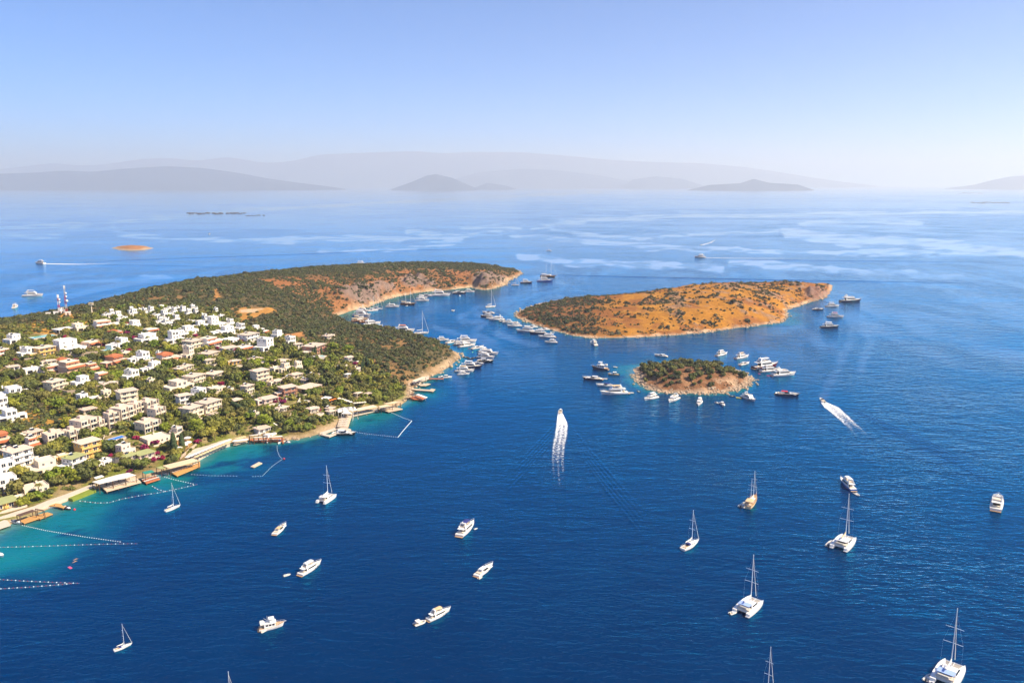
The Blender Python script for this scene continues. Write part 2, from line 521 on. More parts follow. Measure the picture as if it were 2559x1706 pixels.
VILLAGE = [DP(*p) for p in [(-900, 770), (-60, 760), (0, 752), (110, 740), (180, 728), (260, 712), (420, 704), (520, 712), (560, 745), (640, 770), (700, 780), (780, 800), (860, 835), (930, 900), (960, 930), (860, 990), (570, 1040), (0, 1300), (-900, 1500)]]

def cover_pen(L, X, Y, Z, sd, PX, PY):
    c = np.zeros(X.shape + (3,)) + np.array([0.105, 0.082, 0.038])
    lo = fbm(X / 45, Y / 45, 4, 77)
    c = mixc(c, (0.30, 0.165, 0.065), ss(lo, 0.52, 0.72) * 0.7)
    # headland: red soil slope and grey crags facing the bay
    hx = PX / DK; hy = PY / DK
    slope_zone = ss(hx, 590, 660) * (1 - ss(hx, 1190, 1215)) * (1 - ss(hy, 716, 740)) * ss(hy - np.interp(hx, [560, 640, 700, 760, 960, 1100, 1200], [650, 634, 630, 626, 616, 618, 622]), -2, 6)
    slope_zone = slope_zone * ss(hx - np.interp(hy, [620, 640, 660, 690, 720, 745], [560, 590, 640, 700, 740, 765]), -12, 14)
    c = mixc(c, (0.29, 0.125, 0.048), slope_zone * (0.55 + 0.45 * ss(lo, 0.35, 0.6)))
    crags = np.zeros(X.shape)
    for (cx, cy, rx, ry, a) in [(832, 676, 62, 26, 1.0), (880, 660, 40, 22, .8), (950, 648, 36, 18, 1.0), (985, 655, 22, 14, .9), (1110, 642, 32, 18, 1.0), (1145, 645, 26, 12, .9), (780, 668, 30, 16, .5)]:
        crags = np.maximum(crags, a * np.clip(1.35 - ((hx - cx) / rx) ** 2 - ((hy - cy) / ry) ** 2, 0, 1))
    crags *= (hy > 600) & (hx > 600)
    rk = ss(crags * (0.6 + 0.8 * fbm(X / 9, Y / 9, 3, 41)), 0.45, 0.9)
    c = mixc(c, (0.205, 0.15, 0.125), rk * 0.9)
    L.slope_zone = slope_zone; L.crag = crags
    # village: gardens, dry earth
    vill = inpoly(PX, PY, VILLAGE).astype(float)
    gar = fbm(X / 14, Y / 14, 3, 91)
    vc = np.zeros(X.shape + (3,)) + np.array([0.20, 0.145, 0.06])
    vc = mixc(vc, (0.15, 0.165, 0.03), ss(gar, 0.42, 0.6))
    vc = mixc(vc, (0.36, 0.25, 0.14), ss(fbm(X / 10, Y / 10, 3, 63), 0.56, 0.68) * .7)
    c = mixc(c, (0, 0, 0), vill) + vc * vill[..., None]
    L.village = vill
    # bare clearings
    clear = np.zeros(X.shape)
    for poly, col in [([(536, 722), (552, 708), (628, 708), (632, 718), (604, 726), (570, 738), (548, 742)], (0.42, 0.205, 0.05)),
                      ([(552, 710), (556, 718), (592, 718), (604, 709)], (0.52, 0.37, 0.23)),
                      ([(594, 641), (636, 642), (676, 654), (650, 657), (612, 649)], (0.30, 0.125, 0.045)),
                      ([(490, 664), (502, 660), (505, 690), (494, 690)], (0.42, 0.20, 0.06)),
                      ([(652, 768), (705, 762), (700, 774), (660, 778)], (0.46, 0.21, 0.07)),
                      ([(60, 745), (150, 718), (205, 724), (200, 745), (120, 768), (70, 765)], (0.48, 0.25, 0.05)),
                      ([(30, 940), (180, 930), (185, 990), (60, 1010)], (0.42, 0.23, 0.05)),
                      ([(385, 985), (410, 985), (440, 1020), (415, 1035)], (0.40, 0.22, 0.09))]:
        pp = [DP(*q) for q in poly]
        wob = 9 * (fbm(X / 9, Y / 9, 2, 8) - 0.5)
        inn = inpoly(PX + wob * 2, PY + wob, pp).astype(float)
        c = mixc(c, col, inn); clear = np.maximum(clear, inn)
    clear = np.where((PX < 330) & (clear > 0), clear * .38, clear)
    L.clear = clear
    # shore rocks and beach
    bn = fbm(X / 8, Y / 8, 3, 71)
    beach = (1 - ss(sd, 2.0, 6.5 + 10 * (lo - .5) + 6 * (bn - .5))) * (sd > -30)
    c = mixc(c, (0.48, 0.345, 0.215), beach * (0.45 + 0.5 * ss(bn, 0.35, 0.6)))
    wet = 1 - ss(sd, -1.0, 1.2)
    c = mixc(c, (0.22, 0.16, 0.10), wet * 0.7)
    tan = ss(sd, -1, 3) * (1 - ss(sd, 5, 11)) * (1 - vill) * 0.8
    shorecrag = tan * ss(fbm(X / 6, Y / 6, 2, 55), 0.4, 0.6) * 0.22
    return c, crags + shorecrag

def cover_big(L, X, Y, Z, sd, PX, PY):
    lo = fbm(X / 40, Y / 40, 4, 27); hi = fbm(X / 9, Y / 9, 3, 29)
    c = np.zeros(X.shape + (3,)) + np.array([0.37, 0.160, 0.020])
    c = mixc(c, (0.25, 0.095, 0.028), ss(lo, 0.44, 0.58) * 0.85)
    c = mixc(c, (0.46, 0.215, 0.030), ss(hi, 0.55, 0.72) * 0.7)
    west = 1 - ss(PX + 220 * (lo - .5), 1420, 1560)
    c = mixc(c, (0.19, 0.085, 0.038), west * 0.75)
    rockz = ss(fbm(X / 16, Y / 16, 4, 99), 0.56, 0.64) * ss(PX, 1560, 1720)
    c = mixc(c, (0.27, 0.17, 0.11), rockz * 0.8)
    L.west = west; L.rockz = rockz
    beach = (1 - ss(sd, 1.5, 6.0 + 9 * (lo - .5) + 6 * (hi - .5)))
    c = mixc(c, (0.58, 0.40, 0.26), beach * (.35 + .55 * ss(hi, .4, .6)))
    c = mixc(c, (0.16, 0.11, 0.08), (1 - ss(sd, -1.0, 1.6)) * 0.7)
    cliff = np.clip(1.3 - ((PX - 2040) / 40) ** 2 - ((PY - 735) / 16) ** 2, 0, 1)
    c = mixc(c, (0.20, 0.12, 0.10), ss(cliff, 0.4, 0.9) * 0.7)
    return c, 0.22 * ss(sd, -1, 3) * (1 - ss(sd, 4, 9)) + 0.22 * rockz + 0.8 * cliff

def cover_islet(L, X, Y, Z, sd, PX, PY):
    lo = fbm(X / 12, Y / 12, 4, 127)
    c = np.zeros(X.shape + (3,)) + np.array([0.22, 0.105, 0.05])
    c = mixc(c, (0.30, 0.16, 0.08), ss(lo, 0.5, 0.62))
    east = ss(PX, 1740, 1850) * ss(PY, 935, 958)
    rocky = (1 - ss(sd, 1.5, 5.5 + 8 * (lo - .5))) * 0.9
    rocky = np.maximum(rocky, east * ss(fbm(X / 7, Y / 7, 3, 5), 0.45, 0.6))
    c = mixc(c, (0.46, 0.33, 0.22), rocky * 0.9)
    c = mixc(c, (0.15, 0.10, 0.075), (1 - ss(sd, -1.0, 1.5)) * 0.75)
    beach = (1 - ss(PX, 1590, 1615)) * (1 - ss(sd, 2, 5))
    c = mixc(c, (0.48, 0.34, 0.23), beach)
    return c, (0.30 * ss(sd, -1, 3) * (1 - ss(sd, 4, 10)) + 0.15 * east) * (1 - beach)

# peninsula outline: photo coast points on the water plane
front = [(-120, 1285), (-60, 1250), (0, 1212), (60, 1190), (130, 1160), (210, 1125), (300, 1105), (370, 1088), (430, 1072), (470, 1040), (520, 1020), (570, 1012), (650, 1012), (720, 1000), (770, 985), (800, 962), (860, 944), (920, 930), (948, 912), (950, 886), (1000, 860), (1058, 822)]
back_pt = [(1052, 811), (1030, 802), (1000, 791), (940, 776), (880, 762), (830, 750), (790, 741), (768, 731)]
bay = [(776, 724), (800, 716), (830, 709), (850, 704), (880, 690), (910, 682), (960, 672), (1010, 668), (1060, 662), (1088, 660), (1096, 664), (1112, 666), (1130, 664), (1160, 655), (1168, 645), (1185, 636), (1200, 628)]
north = [(1192, 622), (1100, 612), (960, 609.5), (800, 615), (650, 624), (570, 634), (450, 651), (370, 669), (300, 689), (215, 714), (150, 737), (60, 758), (-60, 775)]
outline = [on_z(*DP(*p)) for p in front + back_pt + bay + north] + [np.array([-1000, 860, 0]), np.array([-1000, 230, 0])]
ctrl = [(0, 740, 31), (100, 728, 33), (170, 718, 33), (215, 701, 34), (300, 681, 36), (370, 661, 38), (450, 644, 39), (570, 630, 36), (700, 621, 33), (830, 612, 29), (960, 608, 25), (1080, 610, 21), (1150, 617, 13), (1185, 626, 4),
        (-200, 760, 30), (-300, 950, 18), (300, 910, 13), (150, 850, 18), (450, 880, 13), (300, 800, 24), (500, 790, 22), (650, 800, 19), (120, 770, 28), (450, 730, 30), (620, 720, 27), (700, 690, 27), (600, 900, 11), (750, 900, 9), (850, 880, 7), (800, 800, 16), (870, 790, 15), (930, 800, 13), (1000, 815, 10), (900, 850, 9), (980, 835, 9), (1030, 822, 5), (860, 752, 17), (920, 764, 14), (965, 776, 12.5), (1005, 786, 10), (1035, 802, 6), (700, 950, 6), (100, 960, 12), (30, 1000, 12), (200, 1000, 9), (400, 960, 9), (500, 960, 7), (30, 900, 16), (100, 1080, 5), (300, 1030, 5),
        (700, 742, 13), (740, 722, 9), (720, 695, 22), (800, 672, 20), (860, 652, 20), (900, 648, 18), (1000, 632, 17), (1080, 632, 16), (1110, 636, 15), (1140, 636, 10), (840, 690, 10), (950, 655, 12), (640, 760, 21)]
pen = make_land('headland', outline, [(DP(a, b)[0], DP(a, b)[1], z) for a, b, z in ctrl], 2.6, cover_pen)

big_front = [(1287, 790), (1306, 800), (1330, 808), (1380, 824), (1430, 838), (1480, 845), (1580, 843), (1680, 838), (1770, 830), (1850, 818), (1920, 810), (1960, 803), (1968, 788), (1962, 776), (2010, 760), (2040, 750), (2068, 742), (2078, 722), (2081, 713)]
big_back = [(2060, 709), (1960, 710), (1880, 710), (1780, 714), (1720, 719), (1650, 728), (1560, 740), (1480, 742), (1400, 750), (1350, 759), (1310, 772), (1290, 784)]
bigl = make_land('large_island', [on_z(*p) for p in big_front + big_back],
                 [(1560, 741, 17), (1720, 717, 21), (1835, 708, 23), (1960, 708, 13), (2030, 709, 9), (1450, 750, 11), (1370, 770, 7), (1600, 790, 10), (1750, 780, 13), (1850, 760, 16), (1500, 800, 7), (1950, 750, 11), (1640, 760, 14), (2050, 726, 8), (1330, 785, 4), (1700, 810, 6), (1880, 795, 6)], 2.2, cover_big, shore_rise=1.0)

is_out = [(1582, 924), (1593, 942), (1603, 962), (1624, 971), (1644, 979), (1695, 982), (1746, 983), (1797, 982), (1838, 975), (1869, 962), (1879, 948), (1874, 941), (1853, 932), (1800, 916), (1740, 906), (1680, 905), (1620, 910), (1592, 917)]
isl = make_land('small_island', [on_z(*p) for p in is_out], [(1730, 928, 8), (1680, 922, 7), (1800, 930, 7.5), (1640, 935, 5), (1700, 958, 4.5), (1790, 958, 4), (1840, 945, 4.5), (1740, 945, 6.5)], 1.0, cover_islet, shore_rise=0.9, rough=0.4, step=4, jit=1.0, margin=10)

def cover_sand(L, X, Y, Z, sd, PX, PY):
    c = np.zeros(X.shape + (3,)) + np.array([0.34, 0.155, 0.06])
    c = mixc(c, (0.38, 0.28, 0.19), 1 - ss(sd, 4, 12))
    return c, np.zeros(X.shape)
sd_out = [(278, 620), (300, 615), (332, 613), (362, 615), (384, 620), (360, 625), (330, 626), (300, 625)]
make_land('sandy_islet', [on_z(*p) for p in sd_out], [(330, 616, 7), (300, 618, 4), (362, 618, 4)], 3.0, cover_sand, step=12, jit=2)

def land_z(x, y):
    """terrain height under a point (0 over water)"""
    for L in LANDS.values():
        i = (x - L.x0) / L.res; j = (y - L.y0) / L.res
        if 0 <= i < L.X.shape[0] - 1 and 0 <= j < L.X.shape[1] - 1:
            a, b = int(i), int(j); u, v = i - a, j - b
            z = (L.Z[a, b] * (1 - u) + L.Z[a + 1, b] * u) * (1 - v) + (L.Z[a, b + 1] * (1 - u) + L.Z[a + 1, b + 1] * u) * v
            if z > 0: return z
    return 0.0

def on_land(px, py):
    """where the sight line through a photo pixel meets the land, or else the water"""
    d = ray(px, py); t = 200.0
    while t < 2200:
        p = d * t
        if CAM_H + p[2] <= land_z(p[0], p[1]) or CAM_H + p[2] <= 0: break
        t += 6
    lo, hi = t - 6, t
    for _ in range(12):
        m = (lo + hi) / 2; p = d * m
        if CAM_H + p[2] <= land_z(p[0], p[1]) or CAM_H + p[2] <= 0: hi = m
        else: lo = m
    p = d * hi
    return np.array([p[0], p[1], CAM_H + p[2]])

# ================================================================== FAR HILLS
def hill_mat(name, c):
    return paint(name, c, 0.95, 0.25, 0.0012, spec=0.05)

def ridge(name, sil, dist, depth, col, seed):
    """a range of hills: crest heights from the skyline, ground falling away on both sides"""
    xs = np.array([p[0] for p in sil]) * DK; ys = np.array([p[1] for p in sil]) * DK
    n = 150
    px = np.linspace(xs[0], xs[-1], n); py = np.interp(px, xs, ys)
    for _ in range(2): py[1:-1] = (py[:-2] + 2 * py[1:-1] + py[2:]) / 4
    az = (px - CX) / F_PX
    X = az * dist
    dep = dist * CP
    Zc = np.zeros(n)
    for i in range(n):
        d = ray(px[i], py[i]); t = dist / d[1]; Zc[i] = CAM_H + d[2] * t
    Zc = np.maximum(Zc, -5)
    prof = [(-1.0, -0.02), (-0.8, 0.10), (-0.6, 0.32), (-0.4, 0.55), (-0.2, 0.82), (0, 1.0), (0.25, 0.8), (0.6, 0.4), (1.0, -0.02)]
    V = []; m = len(prof)
    for i in range(n):
        for j, (u, h) in enumerate(prof):
            wob = (vnoise(X[i] / depth * 2.2 + seed, u * 2.0 + seed, seed) - 0.5)
            hh = Zc[i] * h * (1 + (0.5 * wob if 0 < j < m - 1 and abs(u) > 0.01 else 0))
            if j in (0, m - 1): hh = -1.5
            V.append((X[i] * (1 + u * depth / dist), dist + u * depth * (1 + 0.3 * wob), max(hh, -1.5)))
    Fc = [(i * m + j, (i + 1) * m + j, (i + 1) * m + j + 1, i * m + j + 1) for i in range(n - 1) for j in range(m - 1)]
    b = MB(); b.add(V, Fc)
    o = b.build(name, hill_mat(name + '_slopes_%d' % seed, col), None, True)
    return tag(o, kind='structure')

HC = (0.04, 0.06, 0.09)  # slopes tinted bluish: some of the blue of distant haze is put into their colour
ridge('mountains', [(-260, 400), (-100, 402), (0, 391), (60, 385), (145, 374), (210, 381), (260, 378), (350, 365), (400, 362), (470, 370), (540, 360), (620, 375), (690, 370), (740, 355), (850, 351), (960, 347), (1020, 353), (1080, 349), (1200, 350), (1300, 358), (1400, 368), (1480, 372), (1600, 375), (1700, 384), (1780, 396), (1850, 408), (1920, 418), (2000, 427)], 37000, 4000, HC, 3)
ridge('hills', [(-260, 405), (-100, 402), (0, 400), (100, 397), (170, 392), (230, 395), (300, 388), (400, 382), (480, 386), (560, 397), (620, 409), (680, 418), (760, 428), (800, 434)], 21600, 2100, HC, 5)
ridge('cone_island', [(903, 435), (950, 418), (985, 403), (1005, 400), (1040, 408), (1075, 424), (1100, 434)], 19600, 750, HC, 7)
ridge('hills', [(1020, 434), (1045, 412), (1100, 396), (1200, 387), (1280, 391), (1380, 404), (1450, 418), (1520, 433)], 29000, 2100, HC, 9)
ridge('low_islet', [(1085, 434), (1120, 420), (1160, 426), (1185, 434)], 21600, 500, HC, 11)
ridge('low_islet', [(1410, 434), (1450, 412), (1500, 405), (1560, 411), (1600, 424), (1630, 434)], 26500, 1200, HC, 13)
ridge('long_island', [(1572, 437), (1620, 425), (1690, 421), (1720, 411), (1755, 420), (1820, 424), (1856, 436)], 18500, 750, HC, 15)
ridge('hills', [(2150, 434), (2220, 424), (2260, 413), (2300, 405), (2352, 402), (2430, 408), (2560, 426)], 24000, 1500, HC, 17)

# reefs breaking the surface far out
def reef(xa, xb, y, seed, hmax=2.6):
    rnd = random.Random(seed); b = MB(); x = xa
    while x < xb:
        w = rnd.uniform(5, 16)
        p = on_z(x, y + rnd.uniform(-1.2, 1.2)); s = np.linalg.norm(p - np.array([0, 0, CAM_H])) / F_PX
        b.ball((p[0], p[1], -0.4), w * s * 0.5, 9, 5, sz=rnd.uniform(0.5, 1) * hmax / (w * s * 0.5))
        x += w * rnd.uniform(0.5, 1.3)
    return b
tag(reef(470, 612, 534, 4, 7).build('reef', paint('reef_rock', (0.05, 0.045, 0.05), 0.9, 0.2, 0.1)), kind='structure')
tag(reef(620, 662, 538.5, 6, 4).build('reef', MATS['reef_rock']), kind='structure')
tag(reef(2430, 2520, 507, 7, 6).build('reef', MATS['reef_rock']), kind='structure')
tag(reef(2400, 2460, 483, 8, 9).build('reef', MATS['reef_rock']), kind='structure')

# ================================================================== SEA
def sea_mat():
    if 'sea' in MATS: return MATS['sea']
    m, nt, p, out = node_mat('sea_water')
    N = nt.nodes.new; Lk = nt.links.new
    geo = N('ShaderNodeNewGeometry')
    at = N('ShaderNodeAttribute'); at.attribute_name = 'bed'          # rgb: colour of water over its bed, from depth and seagrass
    def mapping(sx, sy, rot=0.0):
        mp = N('ShaderNodeMapping'); mp.inputs['Scale'].default_value = (sx, sy, 1); mp.inputs['Rotation'].default_value = (0, 0, rot)
        Lk(geo.outputs['Position'], mp.inputs['Vector']); return mp.outputs[0]
    def noise(vec, sc, det, ro=0.55, dist=0.0):
        n = N('ShaderNodeTexNoise'); n.inputs['Scale'].default_value = sc; n.inputs['Detail'].default_value = det
        n.inputs['Roughness'].default_value = ro; n.inputs['Distortion'].default_value = dist
        Lk(vec, n.inputs['Vector']); return n.outputs['Fac']
    def math_(op, a, b=None, c=None):
        n = N('ShaderNodeMath'); n.operation = op
        for i, v in enumerate((a, b, c)):
            if v is None: continue
            if isinstance(v, (int, float)): n.inputs[i].default_value = v
            else: Lk(v, n.inputs[i])
        return n.outputs[0]
    def rng(v, a, b, c=0.0, d=1.0):
        n = N('ShaderNodeMapRange'); n.interpolation_type = 'SMOOTHSTEP'
        for k, x in zip(('From Min', 'From Max', 'To Min', 'To Max'), (a, b, c, d)): n.inputs[k].default_value = x
        Lk(v, n.inputs['Value']); return n.outputs[0]
    # wind slicks: long lanes of smoother water, farther out
    sl1 = rng(noise(mapping(1 / 1100, 1 / 640, 0.35), 1.0, 3, 0.45, 2.4), 0.47, 0.57)
    sl2 = rng(noise(mapping(1 / 170, 1 / 420, -0.55), 1.0, 5, 0.6, 2.2), 0.46, 0.60)
    sl3 = rng(noise(mapping(1 / 5200, 1 / 3000, 0.15), 1.0, 3, 0.45, 2.2), 0.45, 0.57)
    sep = N('ShaderNodeSeparateXYZ'); Lk(geo.outputs['Position'], sep.inputs[0])
    far = rng(sep.outputs['Y'], 1150, 2200)
    mid = math_('MULTIPLY', rng(sep.outputs['Y'], 520, 760), math_('SUBTRACT', 1.0, far))
    near_lane = math_('MULTIPLY', math_('MULTIPLY', sl2, mid), 0.95)
    lan = N('ShaderNodeAttribute'); lan.attribute_name = 'lane'
    slick = math_('MAXIMUM', math_('MULTIPLY', math_('MAXIMUM', math_('MULTIPLY', math_('MAXIMUM', sl1, sl3), far), near_lane), 0.38), math_('MULTIPLY', lan.outputs['Fac'], 0.85))
    # ripples
    w1 = noise(mapping(0.16, 0.42, 0.30), 1.0, 3, 0.5, 0.4)
    w2 = noise(mapping(0.42, 1.05, 0.12), 1.0, 2, 0.5, 0.3)
    w3 = noise(mapping(0.05, 0.11, -0.25), 1.0, 2, 0.5, 0.5)
    h = math_('ADD', math_('ADD', math_('MULTIPLY', w1, 1.2), math_('MULTIPLY', w2, 0.5)), math_('MULTIPLY', w3, 2.0))
    patch = rng(noise(mapping(1 / 120, 1 / 90), 1.0, 3, 0.5, 0.6), 0.3, 0.7, 0.55, 1.15)
    east = rng(sep.outputs['X'], -60, 160, 0.55, 1.0)
    stren = math_('MULTIPLY', math_('MULTIPLY', patch, east), math_('SUBTRACT', 1.0, math_('MULTIPLY', slick, 0.9)))
    b = N('ShaderNodeBump'); b.inputs['Distance'].default_value = SEA_WAVE
    Lk(stren, b.inputs['Strength']); Lk(h, b.inputs['Height']); # colour of the water body
    mx = N('ShaderNodeMix'); mx.data_type = 'RGBA'; mx.blend_type = 'MULTIPLY'; mx.inputs['Factor'].default_value = 1
    tint = N('ShaderNodeValToRGB')
    tint.color_ramp.elements[0].position = 0.35; tint.color_ramp.elements[0].color = (0.80, 0.86, 0.90, 1)
    tint.color_ramp.elements[1].position = 0.68; tint.color_ramp.elements[1].color = (1.15, 1.12, 1.08, 1)
    Lk(noise(mapping(1 / 60, 1 / 95, 0.4), 1.0, 4, 0.6, 0.8), tint.inputs['Fac'])
    Lk(at.outputs['Color'], mx.inputs['A']); Lk(tint.outputs[0], mx.inputs['B'])
    # surface: body colour under a reflection that grows towards grazing view
    dif = N('ShaderNodeBsdfDiffuse'); Lk(mx.outputs['Result'], dif.inputs['Color']); Lk(b.outputs[0], dif.inputs['Normal'])
    glo = N('ShaderNodeBsdfGlossy'); Lk(b.outputs[0], glo.inputs['Normal'])
    Lk(math_('SUBTRACT', 0.14, math_('MULTIPLY', slick, 0.07)), glo.inputs['Roughness'])
    gt = N('ShaderNodeMix'); gt.data_type = 'RGBA'; gt.inputs['A'].default_value = SEA_TINT; gt.inputs['B'].default_value = (0.86, 0.94, 1.0, 1)
    fr = N('ShaderNodeFresnel'); fr.inputs['IOR'].default_value = 1.33; Lk(b.outputs[0], fr.inputs['Normal'])
    Lk(math_('MAXIMUM', slick, rng(fr.outputs[0], .40, .92)), gt.inputs['Factor']); Lk(gt.outputs['Result'], glo.inputs['Color'])
    fac = math_('MULTIPLY', fr.outputs[0], math_('ADD', SEA_SPEC, math_('MULTIPLY', slick, 0.75)))
    ms = N('ShaderNodeMixShader'); Lk(fac, ms.inputs['Fac']); Lk(dif.outputs[0], ms.inputs[1]); Lk(glo.outputs[0], ms.inputs[2])
    Lk(ms.outputs[0], out.inputs['Surface']); nt.nodes.remove(p)
    MATS['sea'] = m
    return m
SEA_WAVE = 0.52
SEA_SPEC = 1.7
SEA_TINT = (0.03, 0.60, 1.0, 1)

def axis(a, b, step, far, mida, midb, g1=1.014, g2=1.12):
    mid = list(np.arange(a, b + step, step)); lo = []; hi = []
    s = step; x = mid[0]
    while x > -far: s *= g1 if x > mida else g2; x -= s; lo.append(x)
    s = step; x = mid[-1]
    while x < far: s *= g1 if x < midb else g2; x += s; hi.append(x)
    return np.array(lo[::-1] + mid + hi)

def bed_colour(X, Y):
    sd = np.full(X.shape, 1e9)
    for nm in ('headland', 'large_island', 'small_island', 'sandy_islet'):
        L = LANDS[nm]
        x0, y0 = L.poly.min(0) - 130; x1, y1 = L.poly.max(0) + 130
        sel = (X > x0) & (X < x1) & (Y > y0) & (Y < y1)
        d = -sdist(X[sel], Y[sel], L.poly)
        sd[sel] = np.minimum(sd[sel], d)
    PX, PY = proj(X, Y, 0 * X)
    n = fbm(X / 38, Y / 38, 4, 201); n2 = fbm(X / 13, Y / 13, 3, 203)
    # how far the shallows reach differs along the coast
    reach = np.full(X.shape, 5.5)
    for (cx, cy, r, v) in [(60, 1340, 290, 58), (420, 1190, 240, 40), (610, 1140, 180, 46), (780, 1110, 120, 30), (900, 1060, 140, 26), (1060, 970, 90, 24), (1130, 900, 50, 12),
                           (1560, 950, 85, 30), (1640, 890, 60, 16), (1800, 990, 120, 9), (1330, 815, 60, 16), (1270, 800, 50, 26), (1960, 810, 90, 26), (830, 775, 50, 26), (2040, 790, 60, 10)]:
        g = np.exp(-(((PX - cx) / r) ** 2 + ((PY - cy) / (r * 0.55)) ** 2))
        reach = np.maximum(reach, v * 1.2 * g)
    t = sd / reach + (n - 0.5) * 1.3
    deep = np.array(SEA_DEEP); c = np.zeros(X.shape + (3,)) + deep
    teal = np.array([0.0, 0.060, 0.115]); turq = np.array([0.004, 0.155, 0.175]); sandy = np.array([0.12, 0.22, 0.18])
    c = mixc(c, teal, (1 - ss(t, 0.5, 2.3)) * 0.9)
    c = mixc(c, turq, (1 - ss(t, 0.15, 0.85)))
    c = mixc(c, sandy, (1 - ss(sd + 5 * (n2 - .5), 0.5, 2.0 + reach * .18)) * 0.8)
    grass = ss(n2 * 0.5 + n * 0.6, 0.535, 0.575) * ss(sd, 6, 11) * (1 - ss(t, 1.5, 2.4))
    c = mixc(c, (0.0, 0.026, 0.082), grass * 0.95)
    return c

LANES = [([(1330, 572), (1400, 556), (1500, 548), (1650, 542), (1850, 540), (2100, 533), (2559, 530)], 4), ([(1380, 575), (1450, 585), (1600, 590), (1800, 585), (1940, 580)], 4), ([(1960, 578), (2060, 590), (2150, 597), (2300, 606), (2430, 620), (2600, 630)], 8),
         ([(1965, 590), (2080, 600), (2150, 612)], 5), ([(1280, 590), (1400, 600), (1560, 612), (1700, 620), (1900, 625), (2200, 628), (2600, 640)], 6), ([(-50, 570), (200, 560), (400, 545), (600, 525), (1000, 505), (1500, 480)], 3.5), ([(280, 570), (300, 585), (420, 598), (640, 600), (900, 598), (1100, 592), (1250, 585)], 5), ([(-40, 588), (150, 592)], 4),
         ([(1020, 575), (1100, 590), (1150, 602), (1000, 620), (800, 632)], 6), ([(1150, 565), (1300, 572)], 4), ([(-40, 724), (150, 712), (330, 700), (430, 690)], 5), ([(1300, 640), (1420, 655), (1600, 662), (1800, 668)], 9), ([(1830, 660), (2000, 672), (2150, 680), (2400, 690)], 9), ([(2000, 560), (2300, 556)], 4),
         ([(1340, 700), (1420, 712), (1400, 730), (1300, 750), (1200, 765), (1150, 785), (1160, 805)], 5), ([(1150, 790), (1210, 810), (1180, 835), (1240, 860)], 6), ([(1085, 815), (1160, 840), (1250, 870), (1290, 890)], 4), ([(1240, 835), (1300, 855), (1340, 865)], 6),
         ([(2150, 750), (2230, 790), (2330, 830), (2450, 870), (2600, 910)], 14), ([(2140, 800), (2120, 860), (2090, 920), (2060, 980)], 9), ([(2190, 800), (2170, 860), (2150, 920)], 8), ([(1830, 860), (1900, 840), (2000, 830), (2080, 860)], 13), ([(2380, 720), (2470, 760), (2600, 800)], 14), ([(1100, 900), (1150, 950), (1160, 1010)], 9)]
def lane_field(X, Y):
    PX, PY = proj(X, Y, 0 * X)
    out = np.zeros(X.shape); ok = (Y > 300) & (PX > -300) & (PX < 2900)
    px = PX[ok]; py = PY[ok]; x = X[ok]; y = Y[ok]
    sc = np.clip((py - 440) / 90, .3, 3)
    wob = (fbm(px / 90, py / (14 * sc), 4, 71) - .5) * 16 * np.clip(sc, .4, 1.6); wo2 = fbm(px / 40, py / (6 * sc), 3, 72)
    o = np.zeros(px.shape)
    for pts, hw in LANES:
        best = np.full(px.shape, 1e9)
        for (ax, ay), (bx, by) in zip(pts, pts[1:]):
            ex, ey = bx - ax, by - ay
            t = np.clip(((px - ax) * ex + (py + wob * .6 - ay) * ey) / (ex * ex + ey * ey), 0, 1)
            best = np.minimum(best, np.hypot((px - ax - t * ex) * .8, py + wob - ay - t * ey))
        o = np.maximum(o, (1 - ss(best / (hw * (.75 + 1.1 * wo2)), .55, 1.25)) * (.6 + .4 * ss(wo2, .3, .6)))
    o = o * (.42 + .58 * ss(y, 1150, 1500))
    out[ok] = o
    return out
SEA_DEEP = (0.0, 0.0165, 0.071)
def make_sea():
    xs = axis(-420, 620, 4.0, 58000, -6500, 7000); ys = axis(120, 1500, 4.0, 58000, 100, 9500)
    X, Y = np.meshgrid(xs, ys, indexing='ij')
    nx, ny = X.shape
    co = np.stack([X, Y, 0 * X], -1).reshape(-1, 3)
    ii = np.arange(nx * ny).reshape(nx, ny)
    q = np.stack([ii[:-1, :-1], ii[1:, :-1], ii[1:, 1:], ii[:-1, 1:]], -1).reshape(-1, 4)
    me = bpy.data.meshes.new('sea')
    me.vertices.add(len(co)); me.vertices.foreach_set('co', co.astype(np.float32).ravel())
    me.loops.add(q.size); me.loops.foreach_set('vertex_index', q.ravel().astype(np.int32))
    me.polygons.add(len(q)); me.polygons.foreach_set('loop_start', (np.arange(len(q)) * 4).astype(np.int32))
    me.polygons.foreach_set('loop_total', np.full(len(q), 4, np.int32))
    me.update(calc_edges=True)
    at = me.color_attributes.new('bed', 'FLOAT_COLOR', 'POINT')
    c = bed_colour(X, Y).reshape(-1, 3)
    at.data.foreach_set('color', np.concatenate([c, np.ones((len(c), 1))], 1).astype(np.float32).ravel())
    lf = lane_field(X, Y).ravel()
    la = me.attributes.new('lane', 'FLOAT', 'POINT'); la.data.foreach_set('value', lf.astype(np.float32))
    me.materials.append(sea_mat())
    o = bpy.data.objects.new('sea', me); COL.objects.link(o)
    tag(o, kind='structure')
    return o
make_sea()

